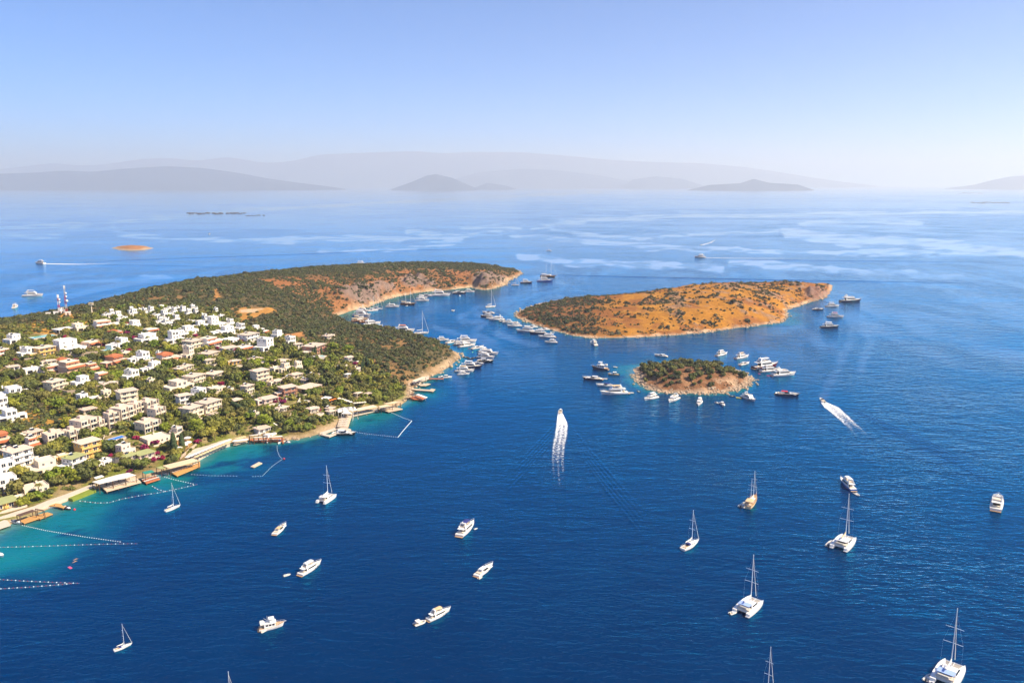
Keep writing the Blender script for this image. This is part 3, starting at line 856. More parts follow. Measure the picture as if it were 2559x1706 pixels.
# ================================================================== HAZE
def make_haze():
    b = MB(); b.box(-64000, 64000, -64000, 64000, -3.0, 1750.0)
    m = bpy.data.materials.new('pale_sea_haze'); m.use_nodes = True
    nt = m.node_tree; nt.nodes.clear()
    out = nt.nodes.new('ShaderNodeOutputMaterial'); v = nt.nodes.new('ShaderNodeVolumePrincipled')
    v.inputs['Color'].default_value = HAZE_COLOR
    v.inputs['Absorption Color'].default_value = (1, 1, 1, 1)
    v.inputs['Density'].default_value = HAZE_DENSITY
    v.inputs['Anisotropy'].default_value = HAZE_ANISO
    nt.links.new(v.outputs[0], out.inputs['Volume'])
    tag(b.build('haze', m), kind='stuff')
make_haze()
# ================================================================== HOUSES
FOOT = []            # (x, y, radius) kept clear of trees
ANCH = []            # (x, y, photo px, photo py, short name) used to tell trees apart

def _mesh_cache(key, fn):
    if key not in MESHES: MESHES[key] = fn()
    return MESHES[key]
MESHES = {}

def win_frame():
    b = MB()
    b.box(-.5, .5, -.06, .05, -.5, -.42); b.box(-.5, .5, -.06, .05, .42, .5)
    b.box(-.5, -.43, -.06, .05, -.42, .42); b.box(.43, .5, -.06, .05, -.42, .42); b.box(-.03, .03, -.055, .05, -.42, .42)
    return b.mesh('window_frame', M['frame'])
def win_pane():
    return MB().box(-.43, .43, -.03, .04, -.42, .42).mesh('window_pane', M['pane'])

def window(root, x, y, z, w, h, face):
    """a window set in the front (0), right (1), left (3) or back (2) wall: frame, with its pane as a sub-part"""
    o = link('window', _mesh_cache('winf', win_frame), root)
    o.location = (x, y, z); o.rotation_euler = (0, 0, (0, math.pi / 2, math.pi, -math.pi / 2)[face]); o.scale = (w, 1, h)
    link('pane', _mesh_cache('winp', win_pane), o)

def hip_roof(b, x0, x1, y0, y1, z, rise, over=0.5):
    x0 -= over; x1 += over; y0 -= over; y1 += over
    w = x1 - x0; d = y1 - y0; k = min(w, d) / 2 * 0.98
    if w >= d: r = [(x0 + k, (y0 + y1) / 2, z + rise), (x1 - k, (y0 + y1) / 2, z + rise)]
    else: r = [((x0 + x1) / 2, y0 + k, z + rise), ((x0 + x1) / 2, y1 - k, z + rise)]
    vs = [(x0, y0, z), (x1, y0, z), (x1, y1, z), (x0, y1, z), (x0, y0, z - .18), (x1, y0, z - .18), (x1, y1, z - .18), (x0, y1, z - .18)] + r
    if w >= d: fs = [(0, 1, 9, 8), (2, 3, 8, 9), (1, 2, 9), (3, 0, 8)]
    else: fs = [(0, 1, 8), (1, 2, 9, 8), (2, 3, 9), (3, 0, 8, 9)]
    fs += [(4, 5, 1, 0), (5, 6, 2, 1), (6, 7, 3, 2), (7, 4, 0, 3), (7, 6, 5, 4)]
    b.add(vs, fs)

def parapet(b, x0, x1, y0, y1, z, h=0.45, t=0.22):
    """flat roof slab with a low wall round it, proud of the walls below"""
    e = 0.05
    x0 -= e; x1 += e; y0 -= e; y1 += e
    b.box(x0 + t, x1 - t, y0 + t, y1 - t, z - .02, z + .06)
    b.box(x0, x1, y0, y0 + t, z - .03, z + h); b.box(x0, x1, y1 - t, y1, z - .03, z + h)
    b.box(x0, x0 + t, y0 + t, y1 - t, z - .03, z + h); b.box(x1 - t, x1, y0 + t, y1 - t, z - .03, z + h)

def awning(root, x0, x1, y, z, proj_, mat, name='awning'):
    b = MB()
    b.add([(x0, y, z), (x1, y, z), (x1, y - proj_, z - proj_ * .42), (x0, y - proj_, z - proj_ * .42), (x0, y, z - .12), (x1, y, z - .12), (x1, y - proj_, z - proj_ * .42 - .12), (x0, y - proj_, z - proj_ * .42 - .12)],
          [(3, 2, 1, 0), (4, 5, 6, 7), (2, 3, 7, 6), (1, 2, 6, 5), (3, 0, 4, 7)])
    return b.build(name, mat, root)

def balcony(root, x0, x1, y, z, dep, rail):
    b = MB(); b.box(x0, x1, y - dep, y - .02, z - .16, z)
    o = b.build('balcony', rail, root)
    r = MB(); r.box(x0 + .04, x1 - .04, y - dep + .02, y - dep + .1, z + .01, z + .95); r.box(x0 + .04, x0 + .12, y - dep + .1, y - .04, z + .01, z + .95); r.box(x1 - .12, x1 - .04, y - dep + .1, y - .04, z + .01, z + .95)
    r.build('railing', rail, o)

HOUSE_NAME = {'cube': 'white_house', 'villa': 'villa', 'apt': 'apartment_block', 'slab': 'house', 'tile': 'tiled_house', 'green': 'house', 'pav': 'pavilion', 'modern': 'modern_house'}

def house(pos, w, d, storeys, wall, style, yaw, label, seed, detail=1, cat='house', group=None):
    rnd = random.Random(seed)
    h1 = 3.0; H = h1 * storeys
    px, py = pos[0], pos[1]
    cx = px - math.sin(yaw) * d / 2 * 1.0; cy = py + math.cos(yaw) * d / 2
    root = thing(HOUSE_NAME[style], label, cat, (px - math.sin(yaw) * d / 2, py + math.cos(yaw) * d / 2, pos[2] - 0.15), yaw, group)
    FOOT.append((root.location.x, root.location.y, 0.62 * max(w, d)))
    wm = M[wall]; x0, x1, y0, y1 = -w / 2, w / 2, -d / 2, d / 2
    base = -3.2
    W = MB(); roofs = MB(); roofmat = M['whiteroof'] if wall == 'white' else M['creamroof']
    fr = {'front': 0, 'right': 1, 'back': 2, 'left': 3}
    if rnd.random() < .55 and style in ('cube', 'modern', 'slab', 'villa', 'green'):
        rz_ = (h1 if style == 'villa' and storeys < 2 else H) + (.07 if style != 'slab' else .2); rx_ = w * rnd.uniform(.0, .12); ry_ = y1 - d * .28
        sp = MB(); sp.add([(rx_ - .9, ry_ - .6, rz_ + .15), (rx_ + .9, ry_ - .6, rz_ + .15), (rx_ + .9, ry_ + .5, rz_ + .95), (rx_ - .9, ry_ + .5, rz_ + .95), (rx_ - .9, ry_ - .6, rz_ - .05), (rx_ + .9, ry_ - .6, rz_ - .05), (rx_ + .9, ry_ + .5, rz_ - .05), (rx_ - .9, ry_ + .5, rz_ - .05)], [(0, 1, 2, 3), (1, 0, 4, 5), (2, 1, 5, 6), (3, 2, 6, 7), (0, 3, 7, 4)])
        sp.build('solar_panel', M['pane'], root)
        MB().tube((rx_ - 1.0, ry_ + .85, rz_ + .85), (rx_ + 1.0, ry_ + .85, rz_ + .85), .32, .32, 9).box(rx_ - .9, rx_ + .9, ry_ + .75, ry_ + .95, rz_ - .05, rz_ + .6).build('water_tank', M['gel'], root)
    def row_windows(xa, xb, y, z, n, ww, hh, face=0):
        for i in range(n):
            t = (i + .5) / n
            if face == 0: window(root, xa + (xb - xa) * t, y - .03, z, ww, hh, 0)
            elif face == 1: window(root, y + .03, xa + (xb - xa) * t, z, ww, hh, 1)
            elif face == 3: window(root, y - .03, xa + (xb - xa) * t, z, ww, hh, 3)
    if style in ('slab', 'villa', 'tile', 'green', 'cube', 'modern') and w > 5:
        sx = rnd.choice((-1, 1)); pw = w * rnd.uniform(.75, 1.25); pd = rnd.uniform(3.2, 5.5)
        if style in ('slab', 'villa', 'tile', 'green'):
            p_ = MB(); xx = sx * w * .15; yy = y0 - .08 - (0 if style != 'slab' else 1.7)
            p_.box(xx - pw / 2, xx + pw / 2, yy - pd, yy, base - 1.5, -.05)
            for a_ in (xx - pw / 2, xx + pw / 2 - .2): p_.box(a_, a_ + .2, yy - pd + .22, yy, -.05, .6)
            p_.box(xx - pw / 2, xx + pw / 2, yy - pd, yy - pd + .2, -.05, .6)
            p_.build('patio', M['concrete'] if wall != 'white' else wm, root)
            FOOT.append((root.location.x + math.sin(yaw) * (d / 2 + pd * .5), root.location.y - math.cos(yaw) * (d / 2 + pd * .5), 3.4))
        if rnd.random() < .6:
            ww_ = w * rnd.uniform(.35, .5); wd = d * rnd.uniform(.55, .8); xa = x1 + .06 if sx > 0 else x0 - .06 - ww_
            wg = MB(); wg.box(xa, xa + ww_, y0 + d * .15, y0 + d * .15 + wd, base - 1, 2.7); wo_ = wg.build('side_wing', wm, root)
            wr = MB(); parapet(wr, xa, xa + ww_, y0 + d * .15, y0 + d * .15 + wd, 2.7, .35); wr.build('roof', roofmat, wo_)
            wn_ = MB(); wn_.box(xa + ww_ * .25, xa + ww_ * .75, y0 + d * .15 - .05, y0 + d * .15 + .02, .5, 2.1); wn_.build('opening', M['dark'], wo_)
            FOOT.append((root.location.x + math.cos(yaw) * (xa + ww_ / 2), root.location.y + math.sin(yaw) * (xa + ww_ / 2), ww_ * .6))
    if style == 'pav':
        # open pavilion: posts under a broad flat roof
        for sx in (-1, 1):
            for sy in (-1, 1): W.box(sx * (w / 2 - .5) - .15, sx * (w / 2 - .5) + .15, sy * (d / 2 - .5) - .15, sy * (d / 2 - .5) + .15, base, 3.0)
        W.box(x0 + 1.2, x1 - 1.2, .1, y1 - .5, base, 2.9)
        W.build('wall', wm, root)
        MB().box(x0 + 1.6, x1 - 1.6, .02, .12, .1, 2.6).build('opening', M['dark'], root)
        roofs.box(x0, x1, y0, y1, 3.0, 3.28)
        for k in range(int(w / 2.2)):
            xx = x0 + .5 + k * 2.2; roofs.box(xx, xx + .12, y0 + .1, y1 - .1, 3.28, 3.34)
        roofs.build('roof', M['taupe'] if wall != 'white' else M['whiteroof'], root)
        return root
    if style == 'apt':
        W.box(x0, x1, y0, y1, base, H); W.build('wall', wm, root)
        parapet(roofs, x0, x1, y0, y1, H, .35); roofs.box(-1.2, 1.2, y1 - 3.2, y1 - .6, H + .06, H + 1.5)
        roofs.build('roof', M['taupe'], root)
        fin = MB()
        for xx in (x0 - .12, -.18, x1 - .18): fin.box(xx, xx + .3, y0 - 1.7, y0 - .02, base + 1, H + .3)
        fin.build('side_fin', wm, root)
        for s in range(storeys):
            z = s * h1
            for (a, b_) in ((x0 + .3, -.3), (.3, x1 - .3)):
                window(root, (a + b_) / 2, y0 - .04, z + 1.25, (b_ - a) * .8, 2.3, 0)
                if s: balcony(root, a + .1, b_ - .1, y0, z, 1.6, wm)
            row_windows(y0 + .6, y1 - .6, x0, z + 1.6, 2, 1.0, 1.2, 3)
        return root
    if style in ('cube', 'modern'):
        up = rnd.uniform(.55, .75); side = rnd.choice((-1, 1)) if style == 'cube' else 1
        W.box(x0, x1, y0, y1, base, h1 if storeys > 1 else H)
        if storeys > 1:
            ux0, ux1 = (x0 + .08, x0 + w * up) if side < 0 else (x1 - w * up, x1 - .08)
            uy0 = y0 + (d * .22 if style == 'cube' else .12)
            W.box(ux0, ux1, uy0, y1 - .08, h1 + .07, H)
            parapet(roofs, ux0, ux1, uy0, y1 - .08, H); roofs.build('roof', roofmat, root); roofs = MB()
            row_windows(ux0 + .3, ux1 - .3, uy0, h1 * (storeys - .5) + .1, 2, 1.2 if style == 'cube' else 2.0, 1.3 if style == 'cube' else 2.1)
            row_windows(uy0 + .4, y1 - .6, ux0, h1 * (storeys - .5) + .1, 2, .9, 1.2, 3)
            if storeys > 2: row_windows(ux0 + .3, ux1 - .3, uy0, h1 * 1.5 + .1, 2, 1.3, 1.4)
        W.build('wall', wm, root)
        parapet(roofs, x0, x1, y0, y1, h1 if storeys > 1 else H)
        roofs.build('terrace_roof' if storeys > 1 else 'roof', roofmat, root)
        MB().box(x0 + w * .12, x0 + w * .45, y0 - .05, y0 + .02, .05, 2.35).build('terrace_opening', M['dark'], root)
        row_windows(0.02 * w, x1 - .4, y0, 1.45, 2, 1.3, 1.5)
        row_windows(y0 + .5, y1 - .6, x0, 1.6, 2, 1.0, 1.3, 3)
        if rnd.random() < .7:
            ch = MB(); cxx = rnd.uniform(x0 * .5, x1 * .5); ch.box(cxx - .35, cxx + .35, y1 - 1.4, y1 - .7, (H if storeys > 1 else H) - .4, H + 1.2); ch.box(cxx - .45, cxx + .45, y1 - 1.5, y1 - .6, H + 1.2, H + 1.4)
            ch.build('chimney', wm, root)
        # walled terrace in front
        t = MB(); t.box(x0 - .3, x1 + .6, y0 - 3.0, y0 - .06, base, 0.0); t.box(x0 - .3, x1 + .6, y0 - 3.0, y0 - 2.8, 0, .55)
        t.build('terrace', wm, root)
        return root
    if style in ('villa', 'tile'):
        W.box(x0, x1, y0, y1, base, h1 * (storeys - 1) if storeys > 1 else H)
        if storeys > 1: W.box(x0 + w * .06, x1 - w * .2, y0 + d * .18, y1 - .1, h1 * (storeys - 1) + .07, H)
        W.build('wall', wm, root)
        if style == 'tile':
            hip_roof(roofs, x0 + w * .06, x1 - w * .2, y0 + d * .18, y1 - .1, H + .12, 1.5)
            roofs.build('roof', M['tile'], root); roofs = MB()
            if storeys > 1: parapet(roofs, x0, x1, y0, y1, h1 * (storeys - 1), .3); roofs.build('terrace_roof', M['creamroof'], root)
        else:
            parapet(roofs, x0 + w * .06, x1 - w * .2, y0 + d * .18, y1 - .1, H, .4)
            roofs.build('roof', M['creamroof'], root); roofs = MB()
            if storeys > 1: parapet(roofs, x0, x1, y0, y1, h1 * (storeys - 1), .3); roofs.build('terrace_roof', M['creamroof'], root)
        awning(root, x0 + .1, x1 - .1, y0 - .03, h1 * max(1, storeys - 1) - .25, 1.9, M['tile'], 'tiled_awning')
        if storeys > 1: awning(root, x0 + w * .08, x1 - w * .22, y0 + d * .18 - .03, H - .3, 1.2, M['tile'], 'tiled_awning')
        MB().box(x0 + w * .1, x0 + w * .42, y0 - .05, y0 + .02, .05, 2.1).build('terrace_opening', M['dark'], root)
        row_windows(0.05 * w, x1 - .4, y0, 1.3, 2, 1.3, 1.5)
        if storeys > 1:
            row_windows(x0 + w * .1, x1 - w * .24, y0 + d * .18, h1 * (storeys - 1) + 1.3, 2, 1.2, 1.3)
        row_windows(y0 + .5, y1 - .6, x0, 1.6, 2, 1.0, 1.3, 3)
        return root
    # slab / green: body under a broad overhanging flat roof, veranda posts in front
    W.box(x0, x1, y0, y1, base, H - .05); W.build('wall', wm, root)
    rm = M['greenroof'] if style == 'green' else M['taupe']
    roofs.box(x0 - .7, x1 + .7, y0 - 1.6, y1 + .5, H - .05, H + .2); roofs.box(x0 - .72, x1 + .72, y0 - 1.62, y0 - 1.45, H - .02, H + .3)
    roofs.box(x0 + 1, x0 + 2.2, y1 - 2.2, y1 - 1.0, H + .2, H + .75)
    roofs.build('roof', rm, root)
    po = MB()
    n = max(2, int(w / 3.5))
    for i in range(n + 1):
        xx = x0 + .1 + (w - .2) * i / n; po.box(xx - .12, xx + .12, y0 - 1.4, y0 - 1.15, base, H - .06)
    po.build('veranda_post', wm, root)
    for s in range(storeys):
        row_windows(x0 + .3, x1 - .3, y0, s * h1 + 1.3, n, 2.0, 2.0)
        if s: balcony(root, x0 + .1, x1 - .1, y0, s * h1, 1.3, wm)
    row_windows(y0 + .5, y1 - .6, x0, (storeys - .5) * h1, 2, 1.0, 1.2, 3)
    return root

# zoom frame, x, y of the foot of the building, apparent width, style, wall, storeys, label
HOUSES = [
 ('A', 985, 405, 170, 'cube', 'cream', 2, 'cream house at the end of the long carport'),
 ('A', 800, 425, 230, 'pav', 'white', 1, 'long low white carport roof below the antenna hill'),
 ('A', 1250, 375, 220, 'villa', 'white', 2, 'white villa with long orange awning high on the slope'),
 ('A', 195, 545, 170, 'cube', 'white', 2, 'white cube house above the left pale pool'),
 ('A', 85, 715, 180, 'villa', 'white', 2, 'white house with orange tiled awnings at the left edge'),
 ('A', 340, 705, 185, 'modern', 'white', 2, 'white house with dark glazed ground floor'),
 ('A', 555, 690, 200, 'slab', 'yellow', 2, 'sand yellow villa left of the largest white villa'),
 ('A', 870, 650, 290, 'cube', 'white', 3, 'largest stepped white villa above the bright blue pool'),
 ('A', 1150, 575, 230, 'villa', 'peach', 1, 'low tan villa with orange awnings under tall palms'),
 ('A', 1460, 590, 190, 'cube', 'white', 2, 'white house between dark red creeper walls'),
 ('A', 1760, 540, 240, 'cube', 'white', 2, 'long white villa with red creeper along its terrace'),
 ('A', 2035, 548, 170, 'modern', 'white', 3, 'tall white cube house with three window rows'),
 ('A', 1590, 375, 160, 'cube', 'white', 2, 'stepped white house beside the pink blossom'),
 ('A', 1800, 425, 160, 'villa', 'white', 1, 'white house with orange roof edge in the upper village'),
 ('A', 2170, 480, 150, 'cube', 'white', 2, 'white house right behind the tall white cube house'),
 ('A', 1690, 755, 185, 'modern', 'white', 2, 'white house with a cyan pool on its terrace'),
 ('A', 1420, 790, 220, 'tile', 'redstone', 2, 'dark reddish house with one terracotta awning'),
 ('A', 2000, 770, 220, 'tile', 'pink', 2, 'pinkish house under a red tiled hip roof'),
 ('A', 1830, 875, 175, 'cube', 'white', 2, 'white house with small tower terrace amid dark trees'),
 ('A', 1565, 975, 200, 'modern', 'white', 2, 'white modern house with large black windows'),
 ('A', 1110, 885, 150, 'villa', 'peach', 2, 'narrow peach villa with terracotta awnings'),
 ('A', 900, 910, 245, 'villa', 'peach', 3, 'wide peach villa with three tiers of orange awnings'),
 ('A', 650, 915, 240, 'villa', 'pink', 2, 'tan villa with orange awning and blue shutters'),
 ('A', 395, 900, 170, 'modern', 'white', 1, 'single storey white house with wide glass front'),
 ('A', 1240, 1000, 165, 'villa', 'pink', 2, 'pinkish white house with an orange terrace front'),
 ('A', 980, 1055, 190, 'cube', 'white', 2, 'white house with small bright blue pool in front'),
 ('A', 685, 1095, 190, 'slab', 'cream', 2, 'greyish cream house beside its round terrace wall'),
 ('A', 140, 1195, 230, 'modern', 'white', 2, 'big white block house alone at the left'),
 ('A', 30, 1365, 150, 'modern', 'white', 3, 'tall white house cut by the left edge'),
 ('A', 95, 1470, 210, 'modern', 'white', 2, 'white house with two dark windows at the left edge'),
 ('A', 1520, 1270, 205, 'slab', 'cream', 3, 'square cream block with broad tan roof'),
 ('A', 1245, 1225, 165, 'cube', 'cream', 2, 'cream house left of the square cream block'),
 ('A', 1035, 1255, 160, 'cube', 'white', 2, 'white house with grey roof below the pale retaining walls'),
 ('B', -10, 1110, 270, 'modern', 'cream', 2, 'long cream modern house in two joined volumes'),
 ('B', 60, 1265, 150, 'slab', 'white', 2, 'pale house with bougainvillea on its left corner'),
 ('B', 190, 1405, 235, 'slab', 'cream', 2, 'cream house with deep shaded balconies above the dirt slope'),
 ('A', 1640, 1415, 160, 'apt', 'stone', 3, 'middle stone apartment block of the upper row'),
 ('A', 1785, 1390, 190, 'apt', 'stone', 3, 'right stone apartment block of the upper row'),
 ('C', 1500, 155, 235, 'apt', 'stone', 3, 'left stone apartment block of the upper row'),
 ('C', 1875, 162, 165, 'apt', 'stone', 3, 'small stone apartment block behind the kidney pool block'),
 ('C', 1780, 268, 240, 'apt', 'stone', 2, 'stone apartment block beside the small white rimmed pool'),
 ('C', 1335, 225, 140, 'apt', 'stone', 3, 'stone apartment block at the right end of the lower row'),
 ('C', 1210, 248, 150, 'apt', 'stone', 2, 'stone apartment block next to the end of the lower row'),
 ('C', 1055, 305, 260, 'apt', 'stone', 3, 'wide stone apartment block in the middle of the lower row'),
 ('C', 890, 370, 180, 'apt', 'stone', 2, 'stone apartment block left of the middle of the lower row'),
 ('C', 670, 412, 210, 'apt', 'stone', 2, 'stone apartment block at the left end of the lower row'),
 ('C', 1075, 575, 240, 'slab', 'yellow', 3, 'yellow house with small dark windows'),
 ('C', 410, 465, 130, 'villa', 'pink', 2, 'small peach house among trees left of the apartments'),
 ('C', 55, 425, 150, 'tile', 'peach', 2, 'peach house with red tiled roof at the left edge'),
 ('C', 270, 680, 240, 'slab', 'white', 3, 'white three storey house in the lower left village'),
 ('C', 75, 835, 200, 'modern', 'white', 3, 'large white building at the left edge near the shore'),
 ('C', 520, 770, 310, 'cube', 'cream', 2, 'sunlit cream villa with chimney among lower trees'),
 ('C', 765, 612, 130, 'villa', 'yellow', 1, 'tiny house with an orange front wall'),
 ('C', 920, 690, 210, 'green', 'white', 2, 'white house with grey green roof terrace'),
 ('C', 1280, 672, 150, 'cube', 'white', 1, 'small white house left of the big palms'),
 ('C', 1525, 548, 190, 'cube', 'pink', 2, 'pale arched house under a bougainvillea hedge'),
 ('C', 1720, 585, 200, 'green', 'pink', 1, 'house with long green flat roof among bougainvillea'),
 ('C', 1535, 610, 170, 'green', 'stone', 1, 'lower green roofed house right of the big palms'),
 ('C', 1870, 405, 300, 'modern', 'stone', 1, 'long cream terrace building behind the bougainvillea'),
 ('C', 2105, 345, 140, 'modern', 'stone', 2, 'tan tower house behind the two cypresses'),
 ('C', 440, 995, 250, 'cube', 'cream', 1, 'cream house with white gable behind one shore palm'),
 ('C', 60, 965, 260, 'modern', 'white', 2, 'white terrace house at the left edge behind a dark tree'),
 ('C', 70, 1170, 240, 'green', 'yellow', 1, 'green roofed beach hall with orange eaves'),
 ('B', 150, 435, 170, 'cube', 'white', 2, 'stepped white house row joining the tall white cube'),
 ('B', 280, 370, 130, 'cube', 'white', 2, 'white cube house in front of the dark pine pair'),
 ('B', 465, 358, 190, 'cube', 'white', 3, 'stepped white house with high tower in the upper village'),
 ('B', 612, 352, 110, 'cube', 'white', 2, 'white cube house right of the stepped tower house'),
 ('B', 730, 408, 130, 'modern', 'white', 2, 'white house with sloping upper terrace'),
 ('B', 565, 445, 210, 'cube', 'white', 2, 'low white house above the round balcony house'),
 ('B', 925, 425, 105, 'cube', 'white', 2, 'small white house against the scrub hillside'),
 ('B', 1015, 442, 105, 'villa', 'white', 1, 'white bungalow right of the small hillside house'),
 ('B', 850, 525, 220, 'slab', 'white', 2, 'white two storey house with long roof terrace'),
 ('B', 1040, 632, 225, 'modern', 'white', 3, 'crisp white modern house with black window band'),
 ('B', 1180, 490, 140, 'cube', 'white', 2, 'white house joined left of the dark glazed house'),
 ('B', 1315, 562, 150, 'modern', 'white', 2, 'white house with dark glazed gallery beside the scrub'),
 ('B', 410, 575, 240, 'villa', 'white', 2, 'white house with curved red balcony'),
 ('B', 625, 545, 190, 'cube', 'white', 1, 'white bungalow right of the curved red balcony house'),
 ('B', 205, 605, 210, 'slab', 'cream', 2, 'cream house with wide roof left of the curved balcony'),
 ('B', 125, 725, 150, 'modern', 'cream', 3, 'tall cream house at the middle of the village'),
 ('B', 390, 705, 210, 'slab', 'cream', 1, 'cream house with pink blossom over its porch'),
 ('B', 600, 645, 190, 'slab', 'white', 1, 'white house with a dark creeper curtain'),
 ('B', 790, 635, 210, 'villa', 'white', 1, 'white house with orange porch left of the modern house'),
 ('B', 1640, 660, 260, 'slab', 'redstone', 2, 'reddish stone villa high on the wooded slope'),
 ('B', 910, 775, 145, 'slab', 'cream', 1, 'low cream house above the bright green trees'),
 ('B', 985, 820, 100, 'cube', 'cream', 1, 'tiny cream house beside the bright green trees'),
 ('B', 1215, 800, 190, 'slab', 'stone', 1, 'low stone house with porch above the arched row'),
 ('B', 1155, 885, 145, 'cube', 'cream', 1, 'left house of the arched cream row'),
 ('B', 1285, 878, 135, 'cube', 'cream', 2, 'middle house of the arched cream row'),
 ('B', 1400, 868, 120, 'cube', 'cream', 2, 'right house of the arched cream row'),
 ('B', 970, 1015, 195, 'slab', 'stone', 3, 'tall stone house hung with red creeper'),
 ('B', 1165, 1035, 135, 'slab', 'cream', 1, 'left cottage of the lower cream row'),
 ('B', 1290, 1003, 110, 'slab', 'cream', 1, 'middle cottage of the lower cream row'),
 ('B', 1380, 960, 140, 'slab', 'cream', 1, 'right cottage of the lower cream row'),
 ('B', 1585, 965, 115, 'slab', 'cream', 1, 'cream cottage alone above the restaurant roof'),
 ('B', 1290, 1165, 200, 'slab', 'redstone', 2, 'red stone house left of the restaurant roof'),
 ('B', 1580, 1115, 320, 'pav', 'stone', 1, 'restaurant under one vast tan flat roof'),
 ('B', 450, 945, 215, 'slab', 'stone', 1, 'long low house with red shrub at its right end'),
 ('B', 215, 1025, 220, 'slab', 'cream', 2, 'cream two storey house with balconies facing a lawn'),
 ('B', 430, 1125, 160, 'cube', 'cream', 1, 'small cream house below the magenta tree'),
 ('B', 255, 1195, 200, 'modern', 'white', 2, 'white modern house with stepped white terraces'),
 ('B', 390, 1340, 250, 'slab', 'cream', 2, 'cream house with a very broad tan roof'),
 ('B', 680, 1272, 180, 'pav', 'stone', 1, 'shaded flat roof pavilion beside the driveway'),
 ('B', 1065, 1245, 200, 'slab', 'pink', 1, 'tan roofed house with magenta bushes at its side'),
 ('B', 815, 1145, 130, 'slab', 'cream', 2, 'small terraced cream house amid dense trees'),
 ('B', 1225, 1352, 120, 'slab', 'stone', 1, 'plain tan block house in the seaside wood'),
 ('B', 1755, 1250, 160, 'pav', 'white', 1, 'cream canopied pavilion behind the white tents'),
 ('B', 2115, 1185, 115, 'pav', 'stone', 1, 'left grey roofed beach bar in the wood'),
 ('B', 2225, 1190, 105, 'pav', 'stone', 1, 'right grey roofed beach bar in the wood'),
 ('B', 1570, 1365, 120, 'slab', 'cream', 1, 'small white bungalow with yellow awning in the wood'),
 ('D', 985, 565, 165, 'slab', 'white', 1, 'beach house with long white awning above the red deck'),
 ('D', 910, 385, 70, 'cube', 'stone', 1, 'little stone hut at the end of the dark hedge'),
 ('B', 1990, 960, 90, 'pav', 'white', 1, 'small pale shelter in the headland wood'),
 ('B', 2095, 885, 90, 'cube', 'stone', 1, 'small stone house beside the tall cypress group'),
 ('B', 2005, 755, 110, 'slab', 'white', 1, 'pool house behind the curved lawn'),

 ('A', 720, 565, 110, 'slab', 'white', 1, 'low white wing left of the largest stepped white villa'),
 ('A', 1370, 455, 150, 'tile', 'pink', 1, 'low house under a long red roof above the creeper walls'),
 ('A', 770, 785, 150, 'tile', 'peach', 1, 'red roofed house behind the wide peach villa'),
 ('A', 165, 870, 110, 'slab', 'white', 1, 'low white roof among trees at the left'),
 ('A', 1790, 1025, 90, 'cube', 'cream', 1, 'tiny cream hut above the long garden wall'),
 ('A', 1055, 1375, 150, 'slab', 'stone', 1, 'low greyish roof in the olive grove'),
 ('A', 50, 1240, 110, 'slab', 'peach', 1, 'tan roofed house at the left edge below the big block house'),
 ('A', 1290, 1075, 130, 'slab', 'cream', 1, 'garage house under the cream wall with a dark mouth'),
 ('A', 1890, 700, 80, 'cube', 'white', 1, 'small white cube left of the pinkish tiled house'),
 ('A', 2240, 560, 130, 'slab', 'cream', 1, 'cream bungalow right of the tall white cube house'),
 ('A', 600, 800, 110, 'slab', 'cream', 1, 'cream bungalow under the long retaining wall'),
 ('A', 1480, 700, 120, 'cube', 'pink', 1, 'round walled pink house beside the dark reddish house'),
 ('A', 2130, 890, 110, 'slab', 'cream', 1, 'cream bungalow right of the tower terrace house'),
 ('B', 1480, 1020, 80, 'slab', 'pink', 1, 'small pinkish roof above the restaurant'),
 ('B', 610, 1130, 70, 'cube', 'stone', 1, 'stone hut beside the small cream house with the magenta tree'),
 ('B', 1780, 1395, 90, 'slab', 'cream', 1, 'lower beach kiosk behind the landing stage'),
 ('B', 1775, 1360, 90, 'slab', 'cream', 1, 'upper beach kiosk behind the landing stage'),
 ('B', 660, 800, 110, 'slab', 'yellow', 1, 'small house with an orange wall in the middle trees'),
 ('B', 350, 790, 110, 'slab', 'cream', 1, 'cream bungalow by a pale garden path'),
 ('B', 100, 860, 130, 'slab', 'cream', 1, 'low cream terrace house amid the middle gardens'),
 ('B', 1760, 500, 120, 'slab', 'cream', 1, 'cream house highest on the wooded slope'),
 ('B', 1390, 600, 100, 'slab', 'white', 1, 'white garage below the dark glazed gallery house'),
 ('C', 420, 330, 160, 'slab', 'pink', 1, 'long pinkish terrace house beside the paved ramp'),
 ('C', 90, 540, 110, 'slab', 'peach', 1, 'low peach house at the left edge below the red tiled one'),
 ('C', 1120, 700, 90, 'slab', 'yellow', 1, 'little yellow roofed kiosk near the dark tree'),
 ('C', 2050, 300 + 40, 80, 'cube', 'cream', 1, 'small cream block joining the tan tower house'),
 ('C', 640, 830, 110, 'slab', 'cream', 1, 'cream annex right of the sunlit cream villa'),
]
TOP_ROW = [(1275, 245, 70), (1335, 232, 60), (1395, 262, 80), (1470, 285, 90), (1545, 205, 60), (1600, 232, 80), (1660, 190, 70), (1715, 222, 70), (1790, 205, 80), (1850, 250, 80), (1905, 185, 70), (1965, 240, 90), (2005, 175, 70), (2060, 215, 80), (2110, 165, 70), (2165, 200, 80), (2225, 235, 80), (2270, 180, 70), (2330, 215, 80), (2400, 250, 70), (2440, 300, 80), (2560, 215, 60), (2610, 260, 70), (2085, 305, 90), (1990, 345, 90), (1890, 330, 80), (2260, 330, 90), (1945, 290, 80)]

